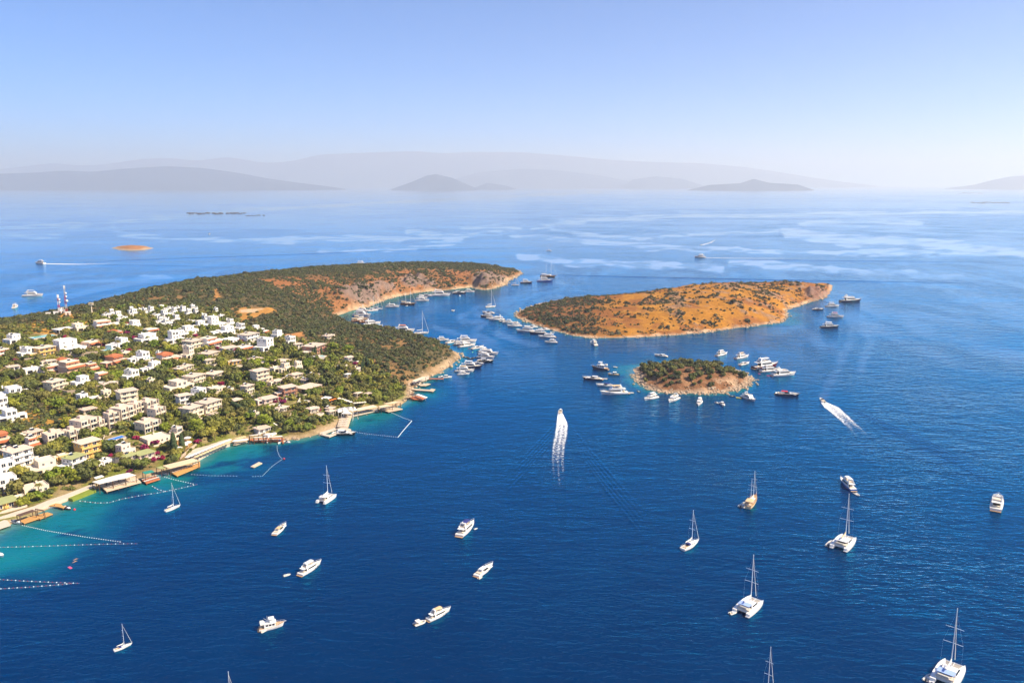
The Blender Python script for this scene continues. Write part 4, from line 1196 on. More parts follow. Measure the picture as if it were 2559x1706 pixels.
_seed = 100
FRONT_AZ = 122.0
def place_house(z, X, Y, ext, style, wall, st, label, seed, yaw=None, cat=None, group=None, depth=0.72):
    px, py = ZP(z, X, Y); s = ZOOMS[z][2]
    p = on_land(px, py)
    rnd = random.Random(seed)
    az = FRONT_AZ + rnd.uniform(-14, 14) if yaw is None else yaw
    view = math.degrees(math.atan2(p[0], p[1]))
    a = R(180 + view - az)                      # angle between front normal and the line of sight
    slant = math.sqrt(p[0] ** 2 + p[1] ** 2 + (CAM_H - p[2]) ** 2)
    mw = ext / s * slant / F_PX
    w = mw / (abs(math.cos(a)) + depth * abs(math.sin(a)))
    w = max(3.5, min(w, 22)); d = w * depth
    cat = cat or {'apt': 'apartment block', 'pav': 'pavilion'}.get(style, 'house')
    r = house(p, w, d, st, wall, style, R(180 - az), label, seed, cat=cat, group=group)
    ANCH.append((r.location.x, r.location.y, px, py, label))
    return r

TR = sorted(TOP_ROW, key=lambda q: q[0])
for i, (X, Y, e) in enumerate(TR):
    ANCHN = len(ANCH)
    low = Y > 270
    pool_ = [q for q in TR if (q[1] > 270) == low]
    k = pool_.index((X, Y, e))
    lab = '%s white cube house from the left in the %s of the hilltop cluster' % (ORD[k] if k < 20 else 'twenty first', 'front line' if low else 'back line')
    place_house('A', X, Y, e * 1.05, 'cube', 'white', 1 + (i % 3 > 0), lab, 700 + i, group='white cube houses clustered on the hilltop')
for i, h in enumerate(HOUSES):
    place_house(*h, seed=300 + i)

# ================================================================== POOLS, WALLS, MASTS
def quad_px(z, pts, h):
    """corner points of a flat thing at height h, from where its corners show in the photo"""
    return [tuple(on_z(*ZP(z, *p), h)[:2]) for p in pts]

def pool(z, X, Y, wpx, label, mat, az=122):
    px, py = ZP(z, X, Y); p = on_land(px, py)
    slant = math.sqrt(p[0] ** 2 + p[1] ** 2 + (CAM_H - p[2]) ** 2)
    w = wpx / ZOOMS[z][2] * slant / F_PX * 0.95; d = w * 0.5
    t = thing('swimming_pool', label, 'pool', (p[0], p[1], p[2] + .5), R(180 - az))
    b = MB(); e = .7
    b.box(-w / 2 - e, w / 2 + e, -d / 2 - e, -d / 2, -3, .25); b.box(-w / 2 - e, w / 2 + e, d / 2, d / 2 + e, -3, .25)
    b.box(-w / 2 - e, -w / 2, -d / 2, d / 2, -3, .25); b.box(w / 2, w / 2 + e, -d / 2, d / 2, -3, .25)
    b.build('pool_edge', M['concrete'], t)
    MB().box(-w / 2, w / 2, -d / 2, d / 2, -1, .12).build('pool_water', mat, t)
    FOOT.append((p[0], p[1], w * .75))
pool('A', 1010, 645, 120, 'bright blue pool below the largest stepped white villa', M['poolwater'])
pool('A', 500, 480, 230, 'long pale blue pool right of the white cube house', M['poolpale'])
pool('A', 1740, 738, 110, 'cyan pool on a white house terrace in the upper village', M['poolpale'])
pool('A', 560, 705, 60, 'tiny turquoise pool below the sand yellow villa', M['poolwater'])
pool('A', 940, 1068, 70, 'small bright blue pool in front of a white house', M['poolblue'])
pool('A', 1290, 632, 150, 'pale green pool on the long terrace wall', M['poolpale'])
pool('C', 1615, 180, 85, 'small white rimmed blue pool beside the apartments', M['poolwater'])
pool('C', 1365, 362, 170, 'deep blue lap pool on the wide paved terrace', M['poolblue'])
pool('B', 1890, 818, 110, 'round edged blue pool beside the curved lawn', M['poolblue'])
pool('B', 1640, 715, 120, 'pool with white paving below the reddish stone villa', M['poolpale'])
pool('B', 1450, 1245, 110, 'white terrace pool below the restaurant roof', M['poolpale'])

def garden_wall(z, pts, label, hgt=2.2, mat='wallstone', th=.5):
    P = [on_land(*ZP(z, *p)) for p in pts]
    b = MB()
    for a, c in zip(P, P[1:]):
        d = np.array([c[0] - a[0], c[1] - a[1]]); L = np.linalg.norm(d); n = np.array([-d[1], d[0]]) / max(L, 1e-6) * th / 2
        poly = [(a[0] - n[0], a[1] - n[1]), (c[0] - n[0], c[1] - n[1]), (c[0] + n[0], c[1] + n[1]), (a[0] + n[0], a[1] + n[1])]
        b.prism(poly, [a[2] - 2.5, c[2] - 2.5, c[2] - 2.5, a[2] - 2.5], [a[2] + hgt, c[2] + hgt, c[2] + hgt, a[2] + hgt])
    tag(b.build('retaining_wall', M[mat]), label, 'wall')
garden_wall('A', [(290, 765), (530, 740), (720, 735)], 'pale retaining wall below the sand yellow villa')
garden_wall('A', [(720, 735), (1000, 700), (1150, 690)], 'tall pale retaining wall below the bright blue pool', 3.0)
garden_wall('A', [(440, 1100), (640, 1115), (800, 1150)], 'tan terrace wall at the foot of the greyish cream house')
garden_wall('A', [(790, 1150), (920, 1140), (1100, 1105)], 'pale wall above the stone apartment village', 2.6)
garden_wall('A', [(1130, 1100), (1400, 1085)], 'broad cream wall with a dark garage mouth', 3.2)
garden_wall('A', [(600, 945), (860, 925), (1000, 930)], 'white garden wall below the peach villas')
garden_wall('A', [(1160, 1040), (1390, 1030)], 'white terrace wall under the orange terrace house', 2.4, 'white')
garden_wall('A', [(1880, 1025), (2060, 985)], 'long cream garden wall above the joined modern house', 1.6)
garden_wall('C', [(1990, 20), (2120, 90)], 'white ramp wall beside the dirt slope', 1.6, 'white')
garden_wall('B', [(1180, 615), (1330, 590)], 'pale garden wall right of the crisp white modern house', 1.8)
garden_wall('B', [(1500, 725), (1700, 735)], 'white pool terrace wall below the reddish stone villa', 2.0, 'white')
garden_wall('B', [(1380, 1270), (1420, 1190), (1550, 1150), (1670, 1115)], 'curved cream terrace wall below the restaurant', 1.6, 'concrete')
garden_wall('C', [(1215, 380), (1225, 330), (1330, 290), (1460, 255)], 'cream wall round the lap pool terrace', 1.0, 'concrete')
garden_wall('D', [(690, 350), (560, 320), (400, 395)], 'low wall along the driveway at the dark hedge', 1.0)
garden_wall('D', [(965, 415), (1080, 455), (1135, 490)], 'thin white wall running down through the wood', 0.8, 'white', .8)
garden_wall('D', [(0, 880), (120, 770), (190, 720)], 'tan walled ramp behind the sunbed terrace', 1.4)

def lattice_mast(px, py, hgt, wid, label, mats, dishes, cat='antenna mast'):
    p = on_land(px, py)
    t = thing('antenna_mast', label, cat, (p[0], p[1], p[2] - .3), 0.4)
    segs = 6
    for s in range(segs):
        b = MB(); z0 = hgt * s / segs; z1 = hgt * (s + 1) / segs
        w0 = wid * (1 - .55 * s / segs); w1 = wid * (1 - .55 * (s + 1) / segs)
        C = [(-1, -1), (1, -1), (1, 1), (-1, 1)]
        for i in range(4):
            a = C[i]; c = C[(i + 1) % 4]
            b.tube((a[0] * w0, a[1] * w0, z0), (a[0] * w1, a[1] * w1, z1), .14, .14, 4)
            b.tube((a[0] * w0, a[1] * w0, z0), (c[0] * w1, c[1] * w1, z1), .10, .10, 4)
            b.tube((c[0] * w0, c[1] * w0, z0), (a[0] * w1, a[1] * w1, z1), .10, .10, 4)
            b.tube((a[0] * w1, a[1] * w1, z1), (c[0] * w1, c[1] * w1, z1), .10, .10, 4)
        b.build('lattice_section', M[mats[s % len(mats)]], t)
    for z, r, side in dishes:
        b = MB(); b.ball((side * (wid * .6 + r * .6), -.8, z), r, 10, 6); b.tube((0, 0, z), (side * (wid * .6 + r * .6), -.6, z), .1, .1, 5)
        b.build('dish', M['gel'], t)
    b = MB()
    for k in range(3):
        a = k * 2.1; b.box(math.cos(a) * wid * .7 - .25, math.cos(a) * wid * .7 + .25, math.sin(a) * wid * .7 - .2, math.sin(a) * wid * .7 + .2, hgt - 2.2, hgt + .4)
    b.build('antenna_panel', M['gel'], t)
lattice_mast(149, 784, 17.5, .9, 'shorter red and white lattice antenna mast on the left hill', ['redpaint', 'gel'], [(11, .8, 1), (13.5, .9, 1), (3.2, .9, 1)])
lattice_mast(167, 782, 25, .8, 'taller red and white lattice antenna mast with round dishes', ['redpaint', 'steel', 'redpaint', 'redpaint', 'steel', 'steel'], [(11.5, 1.1, 1), (15.5, .8, 1), (18.5, .8, 1)])
def tan_mast():
    p = on_land(230, 784)
    t = thing('antenna_mast', 'tan pole mast with a square head frame right of the lattice masts', 'antenna mast', (p[0], p[1], p[2] - .3))
    MB().tube((0, 0, 0), (0, 0, 8.5), .55, .4, 8).build('pole', M['stone'], t)
    b = MB()
    b.box(-2, 2, -.9, .9, 8.4, 8.6); b.box(-2, 2, -.9, .9, 10.1, 10.3)
    for x in (-1.9, -.7, .7, 1.9):
        for y in (-.8, .8): b.box(x - .12, x + .12, y - .1, y + .1, 8.6, 10.1)
    b.build('head_frame', M['cream'], t)
tan_mast()
def shed(px, py, w, label, mat, tower=False):
    p = on_land(px, py); t = thing('equipment_hut', label, 'hut', (p[0], p[1], p[2] - .2), .5)
    FOOT.append((p[0], p[1], w))
    b = MB(); b.box(-w / 2, w / 2, -w * .35, w * .35, -2, 2.6)
    b.build('wall', M[mat], t)
    r = MB(); r.box(-w / 2 - .2, w / 2 + .2, -w * .35 - .2, w * .35 + .2, 2.6, 2.8)
    if tower: r.box(-w * .25, w * .25, -w * .2, w * .2, 2.8, 5.4)
    r.build('roof', M['whiteroof'], t)
    MB().box(-.5, .5, -w * .35 - .04, -w * .35 + .02, 0, 2.0).build('door', M['dark'], t)
shed(157, 782, 5, 'white hut with turret between the two lattice masts', 'white', True)
shed(141, 785, 4.5, 'white hut at the foot of the shorter lattice mast', 'white')
shed(170, 786, 4.5, 'pinkish hut at the foot of the taller lattice mast', 'pink')
shed(121, 788, 3.8, 'small tan hut on the crest left of the masts', 'stone')
# ================================================================== WATERFRONT
def platform(name, z, pts, h, label, mat, thick=.35, cat='deck', piles=True):
    q = quad_px(z, pts, h)
    t = thing(name, label, cat, (*np.mean(q, 0), 0))
    o = t.location
    loc = [(a - o.x, b - o.y) for a, b in q]
    MB().prism(loc, h - thick, h).build('planking', M[mat], t)
    b = MB()
    # edge beam and piles
    n = len(loc)
    for i in range(n):
        a, c = Vector(loc[i]), Vector(loc[(i + 1) % n]); k = max(1, int((c - a).length / 5))
        for j in range(k):
            p = a + (c - a) * (j / k); p = p * .96
            b.tube((p.x, p.y, -1.4), (p.x, p.y, h - thick + .02), .16, .16, 6)
    if piles: b.build('pile', M['darkwood'], t)
    FOOT.extend([(a, c, 3.0) for a, c in q])
    return t

def roof_on_posts(name, z, pts, h, ground, label, mat, cat='awning', slats=0, sag=0.0, postmat='darkwood'):
    q = quad_px(z, pts, h)
    t = thing(name, label, cat, (*np.mean(q, 0), 0)); o = t.location
    loc = [(a - o.x, b - o.y) for a, b in q]
    MB().prism(loc, h - .14, h).build('canopy', M[mat], t)
    if slats:
        b = MB(); A, B, C, D = [Vector(p) for p in loc[:4]]
        for k in range(slats):
            u = (k + .5) / slats; p = A + (B - A) * u; r = D + (C - D) * u
            b.tube((p.x, p.y, h + .06), (r.x, r.y, h + .06), .09, .09, 4)
        b.build('batten', M['taupe'], t)
    for p in loc:
        b = MB(); b.box(p[0] * .97 - .12, p[0] * .97 + .12, p[1] * .97 - .12, p[1] * .97 + .12, ground - 2.5, h - .15); b.build('post', M[postmat], t)
    FOOT.extend([(a, c, 3.5) for a, c in q] + [(o.x, o.y, 4)])
    return t

def umb_parts(mat):
    def f():
        b = MB(); n = 8
        vs = [(0, 0, 2.75)] + [(1.5 * math.cos(2 * math.pi * i / n), 1.5 * math.sin(2 * math.pi * i / n), 2.2) for i in range(n)] + [(0, 0, 2.6)]
        b.add(vs, [(0, 1 + i, 1 + (i + 1) % n) for i in range(n)] + [(n + 1, 1 + (i + 1) % n, 1 + i) for i in range(n)])
        return b.mesh('canopy', M[mat])
    return [('canopy', _mesh_cache('umb' + mat, f), None), ('pole', _mesh_cache('umbpole', lambda: MB().tube((0, 0, 0), (0, 0, 2.62), .06, .06, 5).mesh('pole', M['frame'])), None)]

def parasols(z, a, b, n, h, where, mat='canvas', word='white', sc=1.0, group=None):
    P, Q = on_z(*ZP(z, *a), h + 2.2), on_z(*ZP(z, *b), h + 2.2)
    for i in range(n):
        p = P + (Q - P) * (i / max(1, n - 1))
        lab = ('%s %s parasol from the left %s' % (ORD[i], word, where)) if n > 1 else '%s parasol %s' % (word, where)
        t = thing('parasol', lab, 'parasol', (p[0], p[1], max(h, land_z(p[0], p[1]))), .3 * i, group or 'parasols along the waterfront', sc)
        put(umb_parts(mat), t)

def lounger_parts(mat):
    def bed():
        b = MB(); b.box(-.34, .34, -.95, .35, .22, .34); b.frus((-.34, .34, .35, .5, .22), (-.34, .34, .9, 1.0, .75))
        return b.mesh('mattress', M[mat])
    def leg():
        b = MB()
        for x in (-.3, .3):
            for y in (-.85, .3): b.box(x - .04, x + .04, y - .04, y + .04, 0, .22)
        return b.mesh('base', M['frame'])
    return [('mattress', _mesh_cache('bed' + mat, bed), None), ('base', _mesh_cache('bedleg', leg), None)]

def loungers(z, a, b, n, h, where, mat='canvas', word='white'):
    P, Q = on_z(*ZP(z, *a), h), on_z(*ZP(z, *b), h)
    d = Q - P; yaw = math.atan2(d[1], d[0]) + math.pi
    for i in range(n):
        p = P + d * (i / max(1, n - 1))
        t = thing('sun_lounger', '%s %s sun lounger from the left %s' % (ORD[i], word, where), 'sun lounger', (p[0], p[1], max(h, land_z(p[0], p[1]))), yaw, 'sun loungers along the waterfront', 1.15)
        put(lounger_parts(mat), t)

# promenade path along the lower left shore
def ribbon(name, z, left, right, h, mat, kind='structure'):
    L = quad_px(z, left, h); Rr = quad_px(z, right, h); b = MB()
    for i in range(len(L) - 1):
        b.prism([L[i], Rr[i], Rr[i + 1], L[i + 1]], -1.5, h)
    FOOT.extend([(p[0], p[1], 3.0) for p in L] + [((p[0] + q[0]) / 2, (p[1] + q[1]) / 2, 3) for p, q in zip(L, Rr)])
    return tag(b.build(name, M[mat]), kind=kind)
ribbon('promenade', 'Q', [(-60, 1100), (200, 1020), (420, 945), (840, 820), (1150, 690), (1640, 520), (2330, 250)], [(-60, 1150), (230, 1080), (480, 1010), (870, 885), (1160, 800), (1660, 610), (2330, 330)], 1.7, 'concrete')

platform('terrace_deck', 'Q', [(-60, 1140), (180, 1170), (260, 1280), (-60, 1390)], 1.2, 'cream paved bathing terrace at the lower left edge', 'concrete')
platform('wooden_deck', 'Q', [(470, 1180), (590, 1240), (940, 1125), (985, 1130), (1295, 1010), (1160, 970), (830, 1050)], 1.1, 'orange timber sunbathing deck below the pergola bar', 'wood')
roof_on_posts('pergola', 'Q', [(400, 1035), (480, 1075), (880, 935), (790, 905)], 4.2, 1.2, 'dark timber pergola bar on the orange deck', 'darkwood', 'pergola', 0)
roof_on_posts('pergola', 'Q', [(860, 880), (900, 910), (1090, 945), (1050, 910)], 4.0, 1.2, 'small dark pergola at the right end of the bar', 'darkwood', 'pergola')
platform('jetty', 'Q', [(1150, 790), (1290, 738), (1500, 770), (1520, 800), (1585, 832), (1550, 872), (1430, 840), (1200, 815)], 1.2, 'bright orange timber jetty at the lower left', 'wood', cat='jetty')
platform('lawn_platform', 'Q', [(1585, 600), (1780, 655), (2350, 430), (2280, 365), (2060, 395)], 1.3, 'grass topped quay between jetty and white awnings', 'lawn', 1.6, 'quay', False)
platform('stone_steps', 'Q', [(1320, 745), (1360, 760), (1660, 650), (1600, 610)], .9, 'timber bathing steps along the promenade edge', 'wood', .6)
platform('wooden_deck', 'P', [(360, 1320), (520, 1470), (1200, 1285), (1085, 1180), (760, 1210)], 1.3, 'timber bathing deck under the long white awnings', 'palewood')
roof_on_posts('awning', 'P', [(235, 1280), (370, 1322), (640, 1262), (500, 1205)], 5.2, 1.3, 'left white canvas awning over the timber bathing deck', 'canvas', slats=3)
roof_on_posts('awning', 'P', [(500, 1203), (640, 1260), (890, 1205), (745, 1140)], 5.25, 1.3, 'middle white canvas awning over the timber bathing deck', 'canvas', slats=3)
roof_on_posts('awning', 'P', [(745, 1138), (890, 1203), (1100, 1150), (950, 1100)], 5.2, 1.3, 'right white canvas awning over the timber bathing deck', 'canvas', slats=3)
roof_on_posts('awning', 'P', [(265, 1195), (310, 1225), (475, 1175), (420, 1145)], 5.4, 1.6, 'small white awning behind the long white awnings', 'canvas')
platform('wooden_deck', 'P', [(1190, 1235), (1300, 1312), (1570, 1225), (1460, 1150)], 1.1, 'square sunbed deck right of the white awnings', 'redwood')
loungers('P', (1235, 1245), (1500, 1165), 9, 1.1, 'in the back row on the square deck', 'cushion', 'pale')
loungers('P', (1280, 1285), (1545, 1205), 9, 1.1, 'in the front row on the square deck')
loungers('P', (560, 1400), (1120, 1255), 12, 1.3, 'along the edge of the awning deck')
loungers('P', (470, 1350), (920, 1240), 10, 1.3, 'in the shade line of the awning deck', 'cushion', 'tan')
roof_on_posts('awning', 'P', [(1220, 1085), (1275, 1130), (1460, 1085), (1400, 1048)], 4.6, 1.4, 'teal green canvas canopy beside the sunbed deck', 'tealcanvas')
platform('wooden_deck', 'P', [(1760, 1085), (1900, 1165), (2352, 975), (2352, 880)], 1.1, 'curved quay deck under the slatted pergola', 'wood')
roof_on_posts('pergola', 'P', [(1615, 965), (1755, 1022), (2330, 868), (2210, 818)], 4.8, 1.2, 'long slatted cream pergola above the curved quay deck', 'tancanvas', 'pergola', 9)
roof_on_posts('pergola', 'P', [(1490, 1000), (1590, 1030), (1700, 1000), (1600, 970)], 4.4, 1.4, 'green topped dark bar hut left of the slatted pergola', 'greenroof', 'pergola')
loungers('P', (1830, 1105), (2300, 930), 10, 1.1, 'under the slatted pergola', 'cushion', 'tan')
# sunbed terrace along the curved beach
ribbon('beach_terrace', 'D', [(60, 850), (150, 760), (300, 695), (430, 655), (590, 610)], [(215, 870), (300, 820), (420, 760), (500, 720), (585, 700)], 1.5, 'concrete')
parasols('D', (85, 850), (575, 650), 13, 1.5, 'in the back row on the curved beach', 'canvas')
parasols('D', (190, 845), (570, 680), 11, 1.5, 'in the front row on the curved beach', 'tancanvas', 'cream')
loungers('D', (215, 855), (565, 700), 14, 1.5, 'at the water edge of the curved beach')
platform('wooden_deck', 'O', [(-120, 1110), (0, 1105), (455, 990), (400, 940), (-60, 1000)], 1.0, 'pale timber parasol deck left of the red deck', 'palewood')
parasols('O', (-60, 960), (390, 900), 7, 1.0, 'on the pale deck beside the red deck', 'canvas')
parasols('O', (30, 860), (300, 800), 4, 1.2, 'behind the pale deck beside the red deck', 'tancanvas', 'straw')
platform('wooden_deck', 'O', [(640, 965), (700, 985), (1740, 965), (1890, 890), (1800, 830), (500, 880), (520, 940)], 1.1, 'long red timber deck of the beach club', 'redwood')
for i, (pp, lab) in enumerate([([(500, 745), (520, 752), (880, 722), (860, 690)], 'upper left white awning of the red deck club'), ([(1045, 735), (1060, 742), (1385, 702), (1340, 675)], 'upper right white awning of the red deck club'),
                ([(680, 815), (700, 835), (1195, 812), (1150, 780)], 'lower left white awning of the red deck club'), ([(1310, 790), (1320, 815), (1830, 785), (1790, 750)], 'lower right white awning of the red deck club')]):
    roof_on_posts('awning', 'O', pp, 5.4 if i < 2 else 4.2, 1.2, lab, 'canvas')
loungers('O', (730, 950), (1200, 945), 8, 1.1, 'on the left half of the red deck')
loungers('O', (1300, 930), (1720, 915), 7, 1.1, 'on the right half of the red deck', 'cushion', 'tan')
platform('jetty', 'O', [(1780, 960), (1830, 1050), (1870, 1020), (1850, 930)], .9, 'short ladder jetty at the right end of the red deck', 'redwood', cat='jetty')
# main beach club on the point
platform('pontoon', 'T', [(345, 645), (545, 592), (702, 655), (605, 692)], 1.1, 'pale landing stage at the tip of the long sunbed deck', 'concrete', .6, 'pontoon')
platform('pontoon', 'T', [(-20, 735), (330, 615), (365, 648), (60, 760)], 1.1, 'pale walkway along the rocks to the landing stage', 'concrete', .6, 'pontoon')
platform('pontoon', 'T', [(15, 775), (205, 822), (395, 745), (485, 745), (470, 722), (385, 722), (205, 775), (90, 755)], 1.0, 'angled white floating pontoon round the small harbour pool', 'concrete', .6, 'pontoon')
platform('sunbed_deck', 'T', [(385, 590), (460, 318), (728, 308), (632, 605)], 1.6, 'long sunbed deck running out from the white tents', 'palewood', .5)
for k in range(4):
    loungers('T', (435 + k * 48, 560 + k * 6), (500 + k * 52, 335), 7, 1.6, 'in the %s line of the long sunbed deck' % ORD[k], ('cushion', 'canvas')[k % 2], ('tan', 'white')[k % 2])
def tent(z, pts, h, ground, label, peak=1.4):
    q = quad_px(z, pts, h); t = thing('tent_canopy', label, 'tent', (*np.mean(q, 0), 0)); o = t.location
    loc = [(a - o.x, b - o.y) for a, b in q]; n = len(loc)
    b = MB(); vs = [(a, c, h) for a, c in loc] + [(0, 0, h + peak)] + [(a, c, h - .1) for a, c in loc] + [(0, 0, h + peak - .12)]
    b.add(vs, [(i, (i + 1) % n, n) for i in range(n)] + [(n + 1 + (i + 1) % n, n + 1 + i, 2 * n + 1) for i in range(n)] + [(i, n + 1 + i, n + 1 + (i + 1) % n, (i + 1) % n) for i in range(n)])
    b.build('canopy', M['canvas'], t)
    for p in loc: MB().tube((p[0] * .97, p[1] * .97, ground - 2), (p[0] * .97, p[1] * .97, h - .05), .09, .09, 5).build('post', M['frame'], t)
    FOOT.append((o.x, o.y, 7))
tent('T', [(340, 215), (410, 275), (520, 250), (420, 180)], 5.4, 1.6, 'leftmost white peaked tent of the beach club')
tent('T', [(425, 178), (525, 250), (640, 225), (560, 155)], 5.8, 1.6, 'middle back white peaked tent of the beach club')
tent('T', [(475, 300), (530, 252), (640, 228), (730, 305)], 5.0, 1.6, 'front white peaked tent over the sunbed deck')
tent('T', [(565, 155), (645, 224), (745, 250), (720, 150)], 5.9, 1.6, 'tallest white peaked tent of the beach club')
tent('T', [(725, 145), (750, 235), (840, 215), (790, 165)], 5.4, 1.6, 'rightmost white peaked tent of the beach club')
platform('quay', 'T', [(740, 345), (1310, 218), (1300, 185), (830, 250), (735, 290)], 1.3, 'stone quay with sunbeds right of the white tents', 'concrete', .8, 'quay', False)
roof_on_posts('pergola', 'T', [(832, 180), (848, 240), (1312, 148), (1200, 104)], 4.4, 1.4, 'long straw slatted pergola along the stone quay', 'thatch', 'pergola', 14)
loungers('T', (800, 310), (1280, 205), 14, 1.3, 'on the stone quay below the straw pergola')
parasols('T', (130, 150), (330, 90), 4, 2.4, 'in the red parasol group behind the tents', 'orangecanvas', 'red')
parasols('T', (430, 60), (690, 70), 5, 2.8, 'in the pale group behind the tents', 'canvas')
parasols('T', (780, 60), (1000, 40), 5, 3.2, 'in the mauve group right of the tents', 'cushion', 'mauve')
platform('sunbed_deck', 'T', [(1310, 190), (1545, 260), (1870, 192), (1690, 150), (1500, 120)], 1.2, 'angled sunbed deck right of the stone quay', 'palewood', .4)
roof_on_posts('pergola', 'T', [(1310, 140), (1380, 165), (1640, 130), (1500, 88)], 4.3, 1.4, 'straw roofed pergola on the angled sunbed deck', 'thatch', 'pergola', 8)
roof_on_posts('pergola', 'T', [(1420, 70), (1560, 85), (1810, 50), (1700, 22)], 4.6, 1.6, 'brown roofed shelter on the shore by the angled deck', 'thatch', 'pergola', 6)
loungers('T', (1370, 195), (1640, 190), 7, 1.2, 'on the angled sunbed deck')
# piers farther along
platform('pier', 'J', [(1310, 632), (1830, 642), (1832, 668), (1310, 660)], 1.1, 'thin timber pier with a white motorboat at its end', 'redwood', .3, 'pier')
platform('beach_terrace_deck', 'J', [(660, 745), (760, 830), (1310, 640), (1300, 540)], 1.6, 'paved bathing terrace at the farthest pier', 'concrete', .6)
roof_on_posts('pergola', 'J', [(700, 720), (830, 770), (1200, 600), (1060, 590)], 4.4, 1.6, 'long pinkish canopy on the farthest bathing terrace', 'taupe', 'pergola', 6)
platform('pier', 'J', [(870, 850), (1010, 908), (1190, 908), (1372, 838), (1250, 815), (1100, 845)], 1.0, 'pier with red cushions below the farthest terrace', 'palewood', .3, 'pier')
platform('pier', 'J', [(640, 1030), (860, 1062), (1300, 1092), (1450, 1112), (1542, 1030), (1400, 1008), (1340, 1045), (1100, 1030), (720, 1003)], 1.1, 'long timber pier with a square brown head', 'palewood', .35, 'pier')
platform('sunbed_deck', 'J', [(590, 1330), (790, 1392), (1060, 1400), (1212, 1335), (1090, 1285), (850, 1258)], 1.1, 'red timber deck with white parasols between pier and tents', 'redwood', .35)
parasols('J', (920, 1220), (1190, 1320), 5, 1.1, 'on the red deck next to the long pier')
roof_on_posts('pergola', 'J', [(590, 1215), (720, 1250), (850, 1200), (720, 1165)], 4.2, 1.5, 'dark gabled boathouse roof by the red deck', 'darkwood', 'pergola')
roof_on_posts('pergola', 'J', [(0, 1500), (130, 1550), (300, 1510), (160, 1460)], 4.0, 1.5, 'tan shore shelter below the red deck', 'thatch', 'pergola', 5)
# floating raft
platform('swimming_raft', 'D', [(825, 962), (865, 972), (965, 922), (925, 908)], .5, 'pale timber swimming raft moored in the turquoise bay', 'palewood', .4, 'raft', False)

# garden parasols among the houses
for z, X, Y, lab, mt, w in [('P', 1940, 700, 'square white parasol by the two cypresses', 'canvas', 'white'), ('P', 2050, 640, 'broad white parasol above the beach steps', 'canvas', 'white'), ('P', 2120, 590, 'white parasol left of the magenta bush on the beach', 'canvas', 'white'), ('P', 2110, 500, 'white parasol highest above the curved beach', 'canvas', 'white'), ('P', 240, 1000, 'yellow parasol by the dark tree near the white awnings', 'yellowfloat', 'yellow')]:
    p = on_land(*ZP(z, X, Y + 25)); t = thing('parasol', lab, 'parasol', tuple(p), .2, None, 1.5); put(umb_parts(mt), t); FOOT.append((p[0], p[1], 2.5))

# ---- float lines
def float_parts(col):
    return _mesh_cache('float' + col, lambda: MB().ball((0, 0, .12), .5, 8, 5, sz=.7).mesh('float', M[col]))
def buoy_line(z, pts, n, label, red=True, sc=1.0):
    P = [on_z(*ZP(z, *p), 0.05) for p in pts]
    seg = [np.linalg.norm(b - a) for a, b in zip(P, P[1:])]; T = sum(seg)
    t = thing('float_line', label, 'float line', (*P[0][:2], 0))
    o = np.array([P[0][0], P[0][1], 0])
    MB().path([tuple(p - o) for p in P], .03, 4).build('rope', M['rope'], t)
    for i in range(n):
        s = T * (i + .5) / n; k = 0
        while s > seg[k] and k < len(seg) - 1: s -= seg[k]; k += 1
        p = P[k] + (P[k + 1] - P[k]) * (s / seg[k]) - o
        f = link('float', float_parts('buoyred' if red and i % 2 else 'buoywhite'), t)
        f.location = tuple(p); f.scale = (sc * (.36 if red and i % 2 else .5),) * 3
S3 = ('S3', 0, 1300, 6.533); ZOOMS['S3'] = (0, 1300, 6.533)
buoy_line('S3', [(350, 75), (750, 165), (1000, 205), (1400, 270), (1980, 350)], 46, 'dense line of white floats slanting from the lower left shore', False, .8)
buoy_line('S3', [(-40, 438), (480, 425), (1080, 405), (1700, 385), (2250, 375)], 34, 'red and white float line crossing the dense float line', True, .9)
buoy_line('S3', [(-40, 960), (460, 990), (950, 1012), (1300, 1025)], 20, 'upper float line of the pair at the left edge')
buoy_line('S3', [(-20, 1115), (460, 1087), (940, 1050), (1190, 1025)], 18, 'lower float line of the pair at the left edge')
buoy_line('C', [(925, 1085), (1150, 1110), (1280, 1105), (1430, 1062), (1680, 1015), (1860, 990), (2080, 945), (2320, 890)], 40, 'red and white float line curving below the white awning deck')
buoy_line('C', [(1780, 910), (1860, 955), (1950, 975)], 9, 'short float line beside the monohull mast near the deck', True)
buoy_line('C', [(1920, 800), (2020, 830), (2150, 860), (2280, 890)], 13, 'float line slanting out from the slatted pergola', False)
buoy_line('D', [(1137, 715), (1140, 770), (1165, 840), (1200, 875), (1080, 960), (965, 1075), (840, 1080)], 44, 'thin float line bending from the red deck into the bay', False, .55)
buoy_line('D', [(120, 1055), (350, 1070), (600, 1072), (680, 1075)], 16, 'faint float line across the mouth of the turquoise bay', False, .6)
buoy_line('T', [(715, 705), (900, 735), (1200, 775), (1450, 800), (1700, 825), (1760, 835)], 26, 'dotted float line from the landing stage', False, .8)
buoy_line('T', [(1760, 835), (1850, 720), (1960, 590), (2075, 465)], 60, 'solid white float boom facing the open water', False, .95)
buoy_line('T', [(2075, 465), (1880, 395), (1700, 315), (1600, 280)], 22, 'dotted float line back to the angled sunbed deck', False, .8)
def buoy(px, py, label, col, r=1.0):
    p = on_z(px, py, 0); t = thing('mooring_buoy', label, 'buoy', (p[0], p[1], 0), 0, None, r)
    b = MB(); b.ball((0, 0, .25), .6, 10, 6); b.build('float', M[col], t)
    MB().tube((0, 0, .7), (0, 0, 1.1), .08, .08, 5).build('ring', M['steel'], t)
buoy(186.5, 1274, 'single red buoy off the orange jetty', 'buoyred')
buoy(710, 1147, 'red buoy at the bend of the thin float line', 'buoyred')
buoy(1086, 706 + 30, 'white buoy off the headland yachts', 'buoywhite', 1.6)
